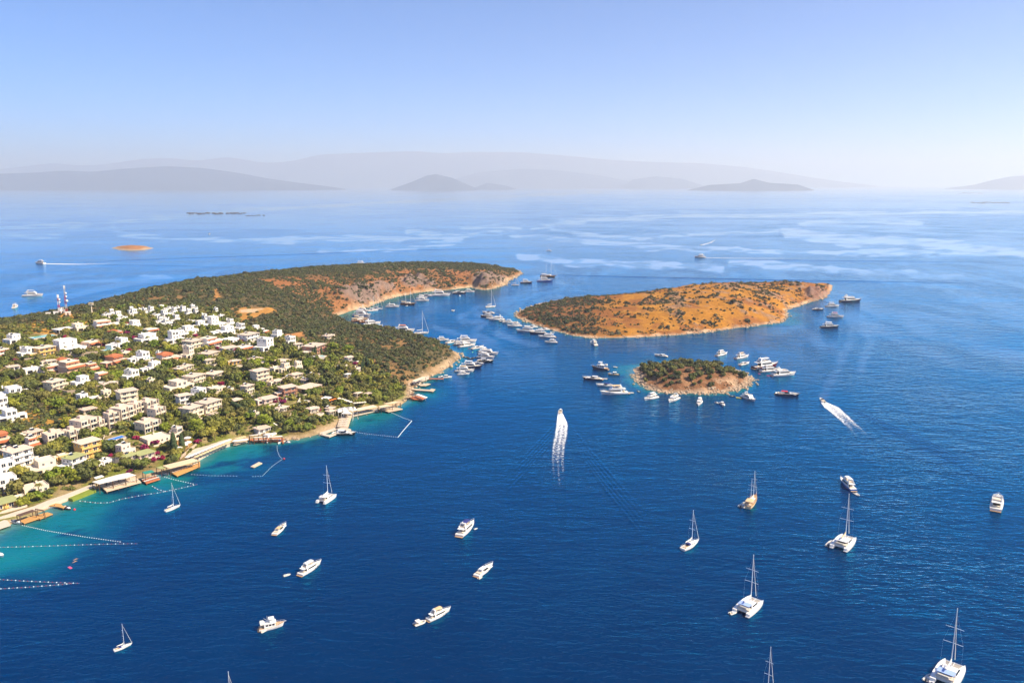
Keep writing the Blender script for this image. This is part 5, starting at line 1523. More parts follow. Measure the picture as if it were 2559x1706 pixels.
buoy(1149, 740, 'white buoy below the yachts under the cliff', 'buoywhite', 1.8)

# people floating in the water near the left edge
def swimmer(px, py, yaw, label):
    p = on_z(px, py, 0)
    t = thing('person', label, 'person', (p[0], p[1], .02), yaw)
    b = MB()
    pts = [((0, 0, .05), .17), ((0, -.3, .05), .15), ((0, -.55, .04), .16)]
    b.tube((0, .0, .05), (0, -.55, .04), .19, .15, 8)
    b.tube((0, 0, .05), (0, .16, .08), .19, .07, 8)
    b.ball((0, .3, .12), .12, 10, 6)
    for s in (-1, 1):
        b.tube((s * .18, -.02, .04), (s * .42, .28, .03), .055, .045, 6); b.tube((s * .42, .28, .03), (s * .36, .62, .03), .045, .03, 6)
        b.tube((s * .09, -.5, .03), (s * .14, -.95, .0), .085, .06, 6); b.tube((s * .14, -.95, 0), (s * .12, -1.4, -.03), .06, .04, 6)
    b.build('body', M['skin'], t, True)
    MB().ball((0, .31, .16), .125, 10, 6, sz=.8).build('hair', M['darkwood'], t, True)
def float_mat(px, py, L, yaw, label, col):
    p = on_z(px, py, 0); b = MB()
    for k in range(5): b.tube((-.4 + k * .2, -L / 2, .1), (-.4 + k * .2, L / 2, .1), .11, .11, 6)
    o = b.build('air_mattress', M[col]); o.location = (p[0], p[1], 0); o.rotation_euler = (0, 0, yaw); tag(o, label, 'air mattress')
swimmer(191, 1396, -.5, 'person swimming at the far end of the pair off the lower left shore')
swimmer(189, 1402, -.5, 'person swimming nearer of the pair off the lower left shore')
float_mat(175, 1418, 2.2, .9, 'pink and white float with a bather off the lower left shore', 'pinkfloat')
float_mat(1897, 934, 2.6, .3, 'pink float left of the white flybridge yacht by the islet', 'pinkfloat')
float_mat(1924, 939, 5, 1.2, 'long pink slide mat beside the sterns near the islet', 'pinkfloat')
float_mat(1181, 880, 2.8, .2, 'light green inflatable among the moored yachts', 'greenfloat')
float_mat(1172, 871, 2.2, .2, 'red inflatable among the moored yachts', 'redcushion')
# ================================================================== VEGETATION
ORD += ['twenty first', 'twenty second', 'twenty third', 'twenty fourth', 'twenty fifth', 'twenty sixth', 'twenty seventh', 'twenty eighth', 'twenty ninth', 'thirtieth']

def crown_mesh(name, seed, mat, R_=1.0, lobes=12, per=42, leaf=0.17, flat=0.8, core=0.84, h0=0.0, trunk=None, spread=0.62):
    """foliage clumps round an uneven crown; radius about 1, base at h0"""
    rs = np.random.RandomState(seed); b = MB()
    C = []; 
    for k in range(lobes):
        a = rs.uniform(0, 2 * math.pi); r = spread * math.sqrt(rs.uniform(0, 1)); z = rs.uniform(-.35, .55) * flat * (1.15 - r)
        C.append((r * math.cos(a), r * math.sin(a), z + .62 * flat + h0, rs.uniform(.26, .46)))
    for (x, y, z, q) in C:
        o = len(b.v)
        b.ball((x, y, z), q * core, 7, 5, sz=flat * .95)
        for i in range(o, len(b.v)):
            p = b.v[i]; j = rs.uniform(.82, 1.16)
            b.v[i] = (x + (p[0] - x) * j, y + (p[1] - y) * j, z + (p[2] - z) * j)
        V = rs.normal(size=(per, 3)); V /= np.linalg.norm(V, axis=1)[:, None]
        for v in V:
            if v[2] < -.5: continue
            p = np.array([x, y, z]) + v * q * np.array([1, 1, flat]) * rs.uniform(.86, 1.12)
            if any(((p - np.array(c[:3])) ** 2).sum() < (c[3] * .72) ** 2 for c in C if c[:3] != (x, y, z)): continue
            n = v + rs.normal(size=3) * .55; n /= np.linalg.norm(n)
            u = np.cross(n, rs.normal(size=3)); u /= np.linalg.norm(u); w = np.cross(n, u)
            s = leaf * rs.uniform(.55, 1.15)
            b.add([p - u * s - w * s * .6, p + u * s - w * s * .6, p + u * s * .7 + w * s * .7, p - u * s * .8 + w * s * .6], [(0, 1, 2, 3)])
    me = b.mesh(name, mat)
    return me

def trunk_mesh(seed, mat, h, r):
    rs = random.Random(seed); b = MB()
    top = (rs.uniform(-.08, .08), rs.uniform(-.08, .08), h)
    b.tube((0, 0, -.5), top, r, r * .65, 7)
    for k in range(4):
        a = k * 1.6 + rs.uniform(0, .8); b.tube(top, (math.cos(a) * .42, math.sin(a) * .42, h + rs.uniform(.28, .45)), r * .5, r * .2, 5)
    return b.mesh('trunk', mat)

TREES = {}
for kind, mk, n in (('A', 'leafA', 6), ('B', 'leafB', 4), ('V', 'leafV', 6)):
    TREES[kind] = [(crown_mesh('crown', 40 + 7 * i + ord(kind), M[mk], lobes=11 + i % 4, per=44, flat=(.85, .72, 1.0)[i % 3], h0=.30), trunk_mesh(i, M['trunk'], .55, .075)) for i in range(n)]
SHR = [crown_mesh('maquis_shrub', 500 + i, M['leafS'], lobes=7, per=24, leaf=.20, flat=(.62, .74, .56)[i % 3], spread=.6, h0=-.12) for i in range(7)]
SHI = [crown_mesh('island_shrub', 600 + i, M['leafI'], lobes=5, per=22, leaf=.22, flat=.75, spread=.5, h0=-.12) for i in range(5)]
GARD = [crown_mesh('garden_tree', 700 + i, M['leafV'], lobes=8, per=30, leaf=.19, flat=(.8, 1.0)[i % 2], h0=-.02) for i in range(6)] + [crown_mesh('garden_tree', 720 + i, M['leafA'], lobes=9, per=30, leaf=.19, flat=.85, h0=-.02) for i in range(4)]

def source_collection(name, meshes):
    c = bpy.data.collections.new(name)
    for i, me in enumerate(meshes):
        o = bpy.data.objects.new('%s_%02d' % (name, i), me); c.objects.link(o)
    return c

def scatter(name, coll, pts, rot, scl, mat_slot, label):
    """one object: a cover of plants grown over its points by geometry nodes"""
    me = bpy.data.meshes.new(name)
    me.vertices.add(len(pts)); me.vertices.foreach_set('co', np.asarray(pts, np.float32).ravel())
    for nm, arr in (('yaw', rot), ('size', scl)):
        a = me.attributes.new(nm, 'FLOAT', 'POINT'); a.data.foreach_set('value', np.asarray(arr, np.float32))
    a = me.attributes.new('pick', 'INT', 'POINT'); a.data.foreach_set('value', np.random.RandomState(5).randint(0, len(coll.objects), len(pts)).astype(np.int32))
    me.materials.append(mat_slot)
    o = bpy.data.objects.new(name, me); COL.objects.link(o)
    ng = bpy.data.node_groups.new(name + '_growth', 'GeometryNodeTree')
    ng.interface.new_socket('Geometry', in_out='INPUT', socket_type='NodeSocketGeometry')
    ng.interface.new_socket('Geometry', in_out='OUTPUT', socket_type='NodeSocketGeometry')
    N = ng.nodes.new; Lk = ng.links.new
    gi = N('NodeGroupInput'); go = N('NodeGroupOutput')
    ci = N('GeometryNodeCollectionInfo'); ci.inputs['Collection'].default_value = coll
    ci.inputs['Separate Children'].default_value = True; ci.inputs['Reset Children'].default_value = True
    ip = N('GeometryNodeInstanceOnPoints'); ip.inputs['Pick Instance'].default_value = True
    def attr(nm, t):
        n = N('GeometryNodeInputNamedAttribute'); n.data_type = t; n.inputs['Name'].default_value = nm; return n.outputs['Attribute']
    cx = N('ShaderNodeCombineXYZ'); Lk(attr('yaw', 'FLOAT'), cx.inputs['Z'])
    e2r = N('FunctionNodeEulerToRotation'); Lk(cx.outputs[0], e2r.inputs[0])
    Lk(gi.outputs[0], ip.inputs['Points']); Lk(ci.outputs[0], ip.inputs['Instance']); Lk(attr('pick', 'INT'), ip.inputs['Instance Index'])
    Lk(e2r.outputs[0], ip.inputs['Rotation'])
    Lk(attr('size', 'FLOAT'), ip.inputs['Scale'])
    Lk(ip.outputs[0], go.inputs[0])
    md = o.modifiers.new('growth', 'NODES'); md.node_group = ng
    return tag(o, kind='stuff')

FT = np.array([(a, b, r) for a, b, r in FOOT])
def free_of(x, y, pad=0.0):
    """mask of points clear of buildings and paving"""
    ok = np.ones(len(x), bool)
    for a, b, r in FT: ok &= ((x - a) ** 2 + (y - b) ** 2) > (r + pad) ** 2
    return ok

def jitter_grid(L, step, seed):
    rs = np.random.RandomState(seed)
    x0, y0 = L.poly.min(0); x1, y1 = L.poly.max(0)
    gx, gy = np.meshgrid(np.arange(x0, x1, step), np.arange(y0, y1, step), indexing='ij')
    x = gx.ravel() + rs.uniform(-.48, .48, gx.size) * step; y = gy.ravel() + rs.uniform(-.48, .48, gx.size) * step
    return x, y, rs
def samp(L, A, x, y):
    i = np.clip(((x - L.x0) / L.res), 0, A.shape[0] - 2); j = np.clip(((y - L.y0) / L.res), 0, A.shape[1] - 2)
    a = i.astype(int); b = j.astype(int); u = i - a; v = j - b
    return (A[a, b] * (1 - u) + A[a + 1, b] * u) * (1 - v) + (A[a, b + 1] * (1 - u) + A[a + 1, b + 1] * u) * v
def in_view(x, y, z, m=60):
    px, py = proj(x, y, z)
    return (px > -m) & (px < W_SRC + m) & (py < H_SRC + m) & (y > 50)

# ---- maquis over the headland
L = pen
x, y, rs = jitter_grid(L, 2.9, 11)
sdv = samp(L, L.sd, x, y); z = samp(L, L.Z, x, y)
sl = samp(L, L.slope_zone, x, y); vi = samp(L, L.village, x, y); cl = samp(L, L.clear, x, y); cg = samp(L, L.crag, x, y)
n = fbm(x / 16, y / 16, 3, 301); n2 = fbm(x / 60, y / 60, 3, 302)
dens = np.where(vi > .5, 0.0, 0.95 - 0.30 * ss(n2, .55, .7) - .55 * ss(fbm(x / 9, y / 9, 3, 377), .56, .68))
dens = dens * (1 - sl) + sl * (0.24 + 0.74 * ss(n, .38, .54))
dens = np.where(cl > .4, 0.03, dens); dens = np.where((cl > .2) & (cl <= .4), .5 * ss(n, .42, .55), dens); dens = np.where(cg > .75, dens * .55, dens)
bs = 5.5 + 4 * (n - .3)
keep = (rs.uniform(size=len(x)) < dens) & (sdv > bs) & in_view(x, y, z) & free_of(x, y, -.5)
rad = np.clip(rs.lognormal(.50, .36, len(x)), .8, 3.9) * (0.75 + .55 * n) * np.where(sl > .5, .95, 1.12)
PEN_CAND = (x[keep], y[keep], z[keep], rad[keep])
scatter('maquis_scrub', source_collection('maquis_source', SHR), np.stack([x[keep], y[keep], z[keep] - .15], 1), rs.uniform(0, 6.28, keep.sum()), rad[keep], M['leafS'], None)

# ---- trees and gardens of the village
x, y, rs = jitter_grid(L, 4.2, 21)
sdv = samp(L, L.sd, x, y); z = samp(L, L.Z, x, y); vi = samp(L, L.village, x, y); cl = samp(L, L.clear, x, y)
n = fbm(x / 34, y / 34, 3, 311)
keep = (vi > .5) & (sdv > 6) & in_view(x, y, z, 30) & free_of(x, y, .6) & (rs.uniform(size=len(x)) < np.where(cl > .2, .42, .82 + .18 * ss(n, .4, .6)))
x, y, z = x[keep], y[keep], z[keep]
rad = np.clip(rs.lognormal(0.90, .33, len(x)), 1.2, 4.8)
BLOOM = [('A', 1480, 320, 1.8), ('A', 1480, 430, 2.2), ('A', 1580, 490, 2.4), ('A', 1640, 520, 2.4), ('A', 1510, 630, 2.0), ('A', 1830, 570, 1.6), ('A', 900, 745, 1.8), ('A', 2290, 460, 1.9), ('A', 1210, 575, 2.2), ('A', 2100, 1230, 1.7), ('A', 760, 470, 1.8), ('A', 180, 745, 1.6),
         ('B', 180, 458, 1.8), ('B', 440, 605, 1.7), ('B', 715, 520, 1.8), ('B', 640, 630, 2.0), ('B', 1430, 665, 1.8), ('B', 2055, 785, 1.9), ('B', 410, 920, 1.6), ('B', 480, 1030, 2.2), ('B', 1220, 1240, 2.4), ('B', 1160, 1200, 1.6), ('B', 1050, 1170, 1.5), ('B', 1000, 1020, 1.6), ('B', 1120, 1235, 1.4),
         ('C', 1690, 470, 2.4), ('C', 1820, 410, 2.2), ('C', 1730, 490, 1.7), ('C', 1530, 490, 1.5), ('C', 1840, 525, 1.6), ('C', 1800, 610, 2.0), ('C', 1890, 590, 1.9), ('C', 2310, 390, 1.8), ('C', 1310, 550, 1.5), ('C', 1600, 350, 1.9), ('C', 960, 470, 1.4), ('C', 380, 500, 1.3), ('C', 200, 500, 1.6), ('C', 1520, 740, 1.5), ('D', 215, 670, 1.7), ('D', 1630, 300, 1.3)]
# a few big dark crowns standing where the photo shows them
BIG = [('C', 1290, 500, 5.0, 'A'), ('C', 470, 560, 4.6, 'A'), ('C', 170, 1010, 5.2, 'A'), ('C', 1000, 830, 5.5, 'A'), ('C', 640, 500, 4.8, 'V'), ('C', 560, 590, 4.4, 'A'), ('C', 1660, 680, 4.6, 'V'), ('C', 250, 780, 5.0, 'V'), ('C', 740, 800, 4.6, 'B'), ('C', 600, 850, 4.2, 'B'), ('C', 440, 1060, 3.6, 'B'),
       ('C', 1180, 600, 3.8, 'A'), ('C', 1950, 470, 4.4, 'V'), ('C', 1400, 170 + 280, 3.4, 'A'), ('D', 180, 540, 5.4, 'B'), ('D', 330, 500, 5.6, 'A'), ('D', 420, 520, 6.0, 'V'), ('D', 540, 560, 6.2, 'V'), ('D', 90, 620, 3.6, 'A'), ('D', 360, 590, 4.2, 'V'), ('A', 1350, 1300, 4.6, 'A'), ('A', 1230, 1200, 3.0, 'A'),
       ('A', 1480, 1060, 4.6, 'A'), ('A', 1650, 1080, 4.4, 'A'), ('A', 1780, 1120, 4.4, 'A'), ('A', 1330, 990, 3.4, 'V'), ('A', 560, 890, 4.6, 'V'), ('A', 180, 960, 4.8, 'A'), ('A', 380, 1090, 4.6, 'V'), ('A', 230, 930, 4.2, 'A'), ('A', 1270, 720, 5.0, 'V'), ('A', 490, 640, 3.0, 'B'), ('B', 820, 960, 5.0, 'V'), ('B', 640, 960, 5.2, 'A'), ('B', 900, 830, 4.8, 'B'), ('B', 1000, 850, 3.8, 'B'), ('B', 1180, 560, 4.6, 'A'), ('B', 680, 1170, 4.6, 'A'), ('B', 380, 1300, 3.6, 'V'), ('B', 690, 230, 3.2, 'A'), ('B', 820, 260, 3.0, 'A'), ('A', 2000, 280, 3.6, 'V'), ('A', 1500, 240, 3.4, 'V'), ('A', 1350, 260, 3.4, 'B')]
bigp = [(on_land(*ZP(q[0], q[1], q[2] + 20)), q[3], q[4]) for q in BIG]
for p, r, k in bigp:
    far = (x - p[0]) ** 2 + (y - p[1]) ** 2 > (r * .75) ** 2
    x, y, z, rad = x[far], y[far], z[far], rad[far]
for q in BLOOM:
    p = on_land(*ZP(q[0], q[1], q[2] + 12)); v = p[:2] / np.linalg.norm(p[:2]); far = ((x - p[0] + v[0] * 3) ** 2 + (y - p[1] + v[1] * 3) ** 2 > 5.5 ** 2) & ((x - p[0]) ** 2 + (y - p[1]) ** 2 > 9)
    x, y, z, rad = x[far], y[far], z[far], rad[far]
app = rad / np.sqrt(x * x + y * y + (CAM_H - z) ** 2)
px_, py_ = proj(x, y, z + rad)
vis = (px_ > 2) & (px_ < W_SRC) & (py_ > 0) & (py_ < H_SRC)
order = np.argsort(-np.where(vis, app, 0))
NT = 152
singles = order[:NT]; rest = order[NT:]
SING = [(p, r, k) for p, r, k in bigp] + [(np.array([x[i], y[i], z[i]]), rad[i], 'AVVBA'[int(rs.randint(0, 5))]) for i in singles]
scatter('garden_greenery', source_collection('garden_source', GARD), np.stack([x[rest], y[rest], z[rest] - .2], 1), rs.uniform(0, 6.28, len(rest)), rad[rest], M['leafV'], None)
# low garden shrubs and hedging between the houses
x, y, rs = jitter_grid(L, 2.5, 31)
sdv = samp(L, L.sd, x, y); z = samp(L, L.Z, x, y); vi = samp(L, L.village, x, y); cl = samp(L, L.clear, x, y)
n = fbm(x / 12, y / 12, 3, 321)
keep = (vi > .5) & (sdv > 6) & in_view(x, y, z, 30) & free_of(x, y, -.6) & (rs.uniform(size=len(x)) < .15 + .75 * ss(n, .42, .58)) & (cl < .4)
scatter('garden_shrubs', source_collection('garden_shrub_source', GARD[:6] + SHR[:3]), np.stack([x[keep], y[keep], z[keep] - .25], 1), rs.uniform(0, 6.28, keep.sum()), rs.uniform(.7, 1.5, keep.sum()), M['leafV'], None)

# naming a tree by the building nearest to it in the picture
used = {}
COLW = {'A': 'dark olive', 'B': 'bright green', 'V': 'deep green'}
AP = np.array([(a[2], a[3]) for a in ANCH]); AX = np.array([(a[0], a[1]) for a in ANCH])
def rel_label(p, noun):
    px, py = proj(p[0], p[1], p[2] + 1)
    d = (AX[:, 0] - p[0]) ** 2 + (AX[:, 1] - p[1]) ** 2
    i = int(np.argmin(d))
    dx = px - AP[i, 0]; dy = (py - AP[i, 1]) * 1.6
    rel = ('right of' if dx > 0 else 'left of') if abs(dx) > abs(dy) else ('in front of' if dy > 0 else 'behind')
    return (i, rel, noun)

wait = []
def add_tree(p, r, k, seed):
    rr = random.Random(seed)
    cr, tr = TREES[k][rr.randrange(len(TREES[k]))]
    t = thing('tree', None, 'tree', (p[0], p[1], p[2] - .2), rr.uniform(0, 6.28), None, r)
    put([('trunk', tr, None), ('crown', cr, None)], t)
    big = 'broad ' if r > 3.9 else ('' if r > 2.2 else 'small ')
    wait.append((t, rel_label(p, big + COLW[k] + ' tree'), np.hypot(*(AX[rel_label(p, '')[0]] - p[:2]))))
for i, (p, r, k) in enumerate(SING): add_tree(p, r, k, 4000 + i)

# bougainvillea
BL = [crown_mesh('blossom', 800 + i, M['bloom'], lobes=7, per=34, leaf=.2, flat=.7, h0=-.05) for i in range(4)]
for i, (zz, X, Y, r) in enumerate(BLOOM):
    r *= 1.25
    p = on_land(*ZP(zz, X, Y + 12)); d = ray(*ZP(zz, X, Y)); 
    t = thing('bougainvillea', None, 'bougainvillea', (p[0], p[1], p[2] - .1), i * 1.1, None, r)
    put([('blossom', BL[i % 4], None), ('stem', _mesh_cache('bstem', lambda: MB().tube((0, 0, -.4), (.05, 0, .5), .06, .04, 5).mesh('stem', M['trunk'])), None)], t)
    wait.append((t, rel_label(p, 'magenta bougainvillea'), np.hypot(*(AX[rel_label(p, '')[0]] - p[:2]))))

# palms and cypresses
def frond_mesh(seed):
    rs_ = random.Random(seed); b = MB()
    for k in range(26):
        a = 2 * math.pi * k / 26 + rs_.uniform(-.1, .1); up = rs_.uniform(.1, 1.1); L_ = rs_.uniform(.85, 1.1); prev = None
        for s in range(6):
            u = s / 5; rr = L_ * u; zz = math.sin(up) * L_ * u * .9 - 0.85 * u * u * L_
            c = Vector((math.cos(a) * rr * math.cos(up * .6), math.sin(a) * rr * math.cos(up * .6), zz)); w = .13 * math.sin(math.pi * min(.97, .12 + u * .88)) + .01
            t = Vector((-math.sin(a), math.cos(a), 0)) * w
            cur = [c - t + Vector((0, 0, -.05)), c, c + t + Vector((0, 0, -.05))]
            if prev: b.add(prev + cur, [(0, 1, 4, 3), (1, 2, 5, 4)])
            prev = cur
    return b.mesh('fronds', M['leafP'])
FR = [frond_mesh(i) for i in range(3)]
for i, (zz, X, Y, hgt, r) in enumerate([('P', 770, 930, 6, 3.4), ('P', 890, 1020, 5, 3.8), ('C', 460, 1035, 6.5, 2.4), ('A', 1190, 600, 6, 2.8), ('A', 1250, 590, 5, 2.6), ('A', 1390, 590, 5, 2.4), ('A', 770, 650, 4.5, 2.0), ('A', 1740, 540, 5, 2.0), ('A', 1920, 580, 6, 1.8), ('B', 620, 1440, 4, 2.8), ('B', 540, 1420, 4, 2.6), ('D', 410, 660, 5, 2.6), ('D', 30, 800, 4.5, 2.2), ('P', 2040, 720, 4, 2.0), ('B', 50, 1140, 3.5, 2.2), ('A', 2200, 1140, 3.5, 2.2), ('A', 580, 650, 4, 1.8)]):
    p = on_land(*ZP(zz, X, Y))
    t = thing('palm_tree', None, 'palm tree', (p[0], p[1], p[2] - .2), i * .7)
    link('trunk', MB().tube((0, 0, -.4), (0.15, 0, hgt), .26, .2, 8).mesh('trunk', M['palmtrunk']), t)
    f = link('fronds', FR[i % 3], t); f.location = (.15, 0, hgt - .1); f.scale = (r,) * 3
    wait.append((t, rel_label(p, 'palm tree'), np.hypot(*(AX[rel_label(p, '')[0]] - p[:2]))))
def cyp(seed):
    rs_ = np.random.RandomState(seed); b = MB(); o = 0
    for k in range(9):
        zz = .06 + k * .105; q = .115 * math.sin(math.pi * min(.98, (.25 + k * .085))) + .02
        b.ball((rs_.uniform(-.02, .02), rs_.uniform(-.02, .02), zz), q, 8, 5, sz=1.2)
        for j in range(26):
            v = rs_.normal(size=3); v /= np.linalg.norm(v); p = np.array([0, 0, zz]) + v * q * np.array([1.1, 1.1, 1.2])
            u = np.cross(v, rs_.normal(size=3)); u /= np.linalg.norm(u); w = np.cross(v, u) ; s = .035
            b.add([p - u * s - w * s, p + u * s - w * s, p + u * s + w * s, p - u * s + w * s * 1.6], [(0, 1, 2, 3)])
    return b.mesh('crown', M['leafC'])
CYPR = [cyp(i) for i in range(3)]
for i, (zz, X, Y, hgt) in enumerate([('C', 2045, 530, 13), ('C', 2140, 515, 12), ('B', 2190, 830, 9), ('B', 2150, 850, 8), ('B', 2215, 850, 8), ('B', 1590, 690, 8), ('B', 1660, 690, 7), ('B', 1560, 700, 7), ('B', 2130, 870, 7)]):
    p = on_land(*ZP(zz, X, Y))
    t = thing('cypress_tree', None, 'cypress', (p[0], p[1], p[2] - .2), i, None, hgt)
    put([('crown', CYPR[i % 3], None), ('trunk', _mesh_cache('ctrunk', lambda: MB().tube((0, 0, -.05), (0, 0, .2), .02, .015, 6).mesh('trunk', M['trunk'])), None)], t)
    wait.append((t, rel_label(p, 'slender cypress'), np.hypot(*(AX[rel_label(p, '')[0]] - p[:2]))))

groups = {}
for t, key, d in wait: groups.setdefault(key, []).append((d, t))
def shorten(s, k):
    w = s.split(); return s if len(w) <= k else None
for (i, rel, noun), lst in groups.items():
    lst.sort(key=lambda q: q[0])
    for k, (d, t) in enumerate(lst):
        pre = '' if len(lst) == 1 else ('nearest ' if k == 0 else ORD[k] + ' nearest ')
        s = '%s%s %s the %s' % (pre, noun, rel, ANCH[i][4])
        w = s.split()
        if len(w) > 16:
            s = s.replace('white cube house from the left in the', 'cube house from left in').replace(' of the hilltop cluster', ' of hilltop cluster').replace('apartment block', 'block'); w = s.split()
        if len(w) > 16: s = ' '.join(w[:16])
        t['label'] = s
        t['group'] = {'tree': 'trees standing among the village houses', 'bougainvillea': 'bougainvillea bushes in the village gardens', 'palm tree': 'palm trees in the village', 'cypress': 'cypresses in the village'}[t['category']]

# ---- hedges
def hedge(z_, pts, w, h, label):
    P = [on_land(*ZP(z_, *p)) for p in pts]; rs_ = np.random.RandomState(len(label)); b = MB()
    for a, c in zip(P, P[1:]):
        Lh = np.linalg.norm(c - a); k = int(Lh / .9) + 1
        for i in range(k):
            p = a + (c - a) * (i / k)
            b.ball((p[0], p[1], p[2] + h * .45), w * rs_.uniform(.85, 1.1), 7, 5, sz=h / w * .55)
            for j in range(24):
                v = rs_.normal(size=3); v /= np.linalg.norm(v); v[2] = abs(v[2]); q = p + np.array([0, 0, h * .45]) + v * np.array([w, w, h * .58])
                u = np.cross(v, rs_.normal(size=3)); u /= np.linalg.norm(u); ww = np.cross(v, u); s = .28
                b.add([q - u * s - ww * s, q + u * s - ww * s, q + u * s + ww * s, q - u * s + ww * s], [(0, 1, 2, 3)])
    tag(b.build('hedge', M['leafC']), label, 'hedge')
hedge('D', [(590, 250), (700, 310), (860, 395)], 1.7, 4.0, 'long dark clipped hedge beside the driveway')
hedge('A', [(1390, 880), (1450, 930), (1540, 985)], 1.0, 2.2, 'bright trimmed hedge left of the black windowed house')
hedge('A', [(960, 470), (1150, 450), (1290, 430)], 1.0, 2.2, 'straight dark hedge below the orange awning villa')
hedge('C', [(1480, 180), (1600, 240), (1700, 300)], 1.3, 2.2, 'hedge running down beside the lap pool terrace')

# ---- scrub on the large island: countable bushes on the bare slope, a thick cover in the west
L = bigl
x, y, rs = jitter_grid(L, 2.7, 41)
sdv = samp(L, L.sd, x, y); z = samp(L, L.Z, x, y); we = samp(L, L.west, x, y); rz = samp(L, L.rockz, x, y)
n = fbm(x / 13, y / 13, 3, 331); n3 = fbm(x / 34, y / 34, 3, 332)
dens = we * (.22 + .62 * ss(n, .38, .52)) + (1 - we) * (.035 + .55 * ss(n, .53, .64) + .40 * rz * ss(n, .42, .56))
keep = (rs.uniform(size=len(x)) < dens) & (sdv > 5)
x, y, z, we = x[keep], y[keep], z[keep], we[keep]; rad = np.clip(rs.lognormal(.28, .42, len(x)), .5, 3.6) * np.where(we > .5, 1.2, 1.0)
px_, py_ = proj(x, y, z)
score = rad / np.hypot(x, y) * np.where(we > .4, .0, 1.0)
od = np.argsort(-score); ns = 84
front_ = od[:ns]; rest = od[ns:]
scatter('island_scrub', source_collection('island_scrub_source', SHI + SHR[:2]), np.stack([x[rest], y[rest], z[rest] - .15], 1), rs.uniform(0, 6.28, len(rest)), rad[rest], M['leafI'], None)
def banded(idx, X, Y, nb, names):
    qs = np.quantile(Y[idx], np.linspace(0, 1, nb + 1)); out = {}
    for bi in range(nb):
        sel = [i for i in idx if (qs[bi] <= Y[i] < qs[bi + 1] or (bi == nb - 1 and Y[i] >= qs[bi]))]
        sel.sort(key=lambda i: X[i])
        for k, i in enumerate(sel): out[i] = (k, names[bi])
    return out
bd = banded(list(front_), px_, py_, 4, ['topmost', 'upper', 'middle', 'lowest'])
for i in front_:
    k, nm = bd[i]
    t = thing('shrub', '%s round bush from the left in the %s band of the orange island' % (ORD[k], nm), 'bush', (x[i], y[i], z[i] - .15), rs.uniform(0, 6.28), 'bushes on the bare slope of the orange island', rad[i])
    put([('foliage', SHI[int(rs.randint(0, 5))], None)], t)

# ---- trees of the small island
L = isl
x, y, rs = jitter_grid(L, 7.3, 51)
sdv = samp(L, L.sd, x, y); z = samp(L, L.Z, x, y); px_, py_ = proj(x, y, z)
bare = ss(px_, 1770, 1800) * ss(py_, 938, 948); bare = np.maximum(bare, ss(py_, 965, 972))
keep = (sdv > 3.6 + 2.5 * (py_ > 955)) & (rs.uniform(size=len(x)) > bare * .97) & (rs.uniform(size=len(x)) < .93)
x, y, z, px_, py_ = x[keep], y[keep], z[keep], px_[keep], py_[keep]
rad = rs.uniform(2.4, 4.2, len(x)) * np.where(py_ > 950, .75, 1.0)
nb = min(10, max(4, int(math.ceil(len(x) / 14))))
bn = ['rearmost', 'second', 'third', 'fourth', 'fifth', 'sixth', 'seventh', 'eighth', 'ninth', 'tenth'][:nb]
bd = banded(list(range(len(x))), px_, py_, nb, bn)
TI = TREES['A'] + [(crown_mesh('crown', 900 + i, M['leafI'], lobes=10, per=40, flat=.8, h0=.12), trunk_mesh(30 + i, M['trunk'], .4, .07)) for i in range(2)]
for i in range(len(x)):
    k, nm = bd[i]
    t = thing('island_tree', '%s tree from the left in the %s row on the small round island' % (ORD[k] if k < len(ORD) else 'last', nm), 'tree', (x[i], y[i], z[i] - .3 - .2 * rad[i]), rs.uniform(0, 6.28), 'trees on the small round island', rad[i])
    cr, tr = TI[int(rs.randint(0, len(TI)))]
    put([('trunk', tr, None), ('crown', cr, None)], t)
print('VEG', len(SING), 'village trees,', len(x), 'islet trees')
# dry low scrub under the islet trees
x, y, rs = jitter_grid(L, 2.0, 61)
sdv = samp(L, L.sd, x, y); z = samp(L, L.Z, x, y)
keep = (sdv > 5) & (rs.uniform(size=len(x)) < .35)
scatter('dry_undergrowth', source_collection('undergrowth_source', SHI[:3]), np.stack([x[keep], y[keep], z[keep] - .2], 1), rs.uniform(0, 6.28, keep.sum()), rs.uniform(.4, .9, keep.sum()), M['leafI'], None)

# ---- shore boulders
def boulders(Lnd, n_, seed, sel, mat, smin, smax, nm='shore_rocks'):
    rs_ = np.random.RandomState(seed); b = MB(); P = Lnd.poly; c = 0
    for _ in range(n_ * 8):
        i = rs_.randint(0, len(P)); a, d = P[i], P[(i + 1) % len(P)]
        if np.linalg.norm(d - a) > 60: continue
        p = a + (d - a) * rs_.uniform() + rs_.normal(size=2) * 2.2
        px0, py0 = proj(p[0], p[1], 0)
        if not sel(px0, py0): continue
        o = len(b.v); s = rs_.uniform(smin, smax) * rs_.uniform(.6, 1.2)
        zz = max(0, land_z(p[0], p[1]))
        b.ball((p[0], p[1], zz + s * .15), s, 6, 4, sz=rs_.uniform(.5, .9))
        for k in range(o, len(b.v)):
            q = b.v[k]; j = rs_.uniform(.72, 1.25, 3); b.v[k] = (p[0] + (q[0] - p[0]) * j[0], p[1] + (q[1] - p[1]) * j[1], zz + (q[2] - zz) * j[2])
        c += 1
        if c >= n_: break
    tag(b.build(nm, mat), kind='stuff')
M['rock'] = paint('shore_rock', (0.42, 0.315, 0.22), 0.9, 0.3, 0.5)
M['rockgrey'] = paint('cliff_rock', (0.38, 0.30, 0.25), 0.9, 0.3, 0.5)
boulders(isl, 480, 1, lambda a, b: b > 935 or a > 1830, M['rock'], .4, 1.3)
boulders(bigl, 420, 2, lambda a, b: b > 740, M['rock'], .5, 1.6)
boulders(pen, 520, 3, lambda a, b: (a > 690 and a < 1165 and b > 880) or (a > 830 and b < 770), M['rock'], .5, 1.6)
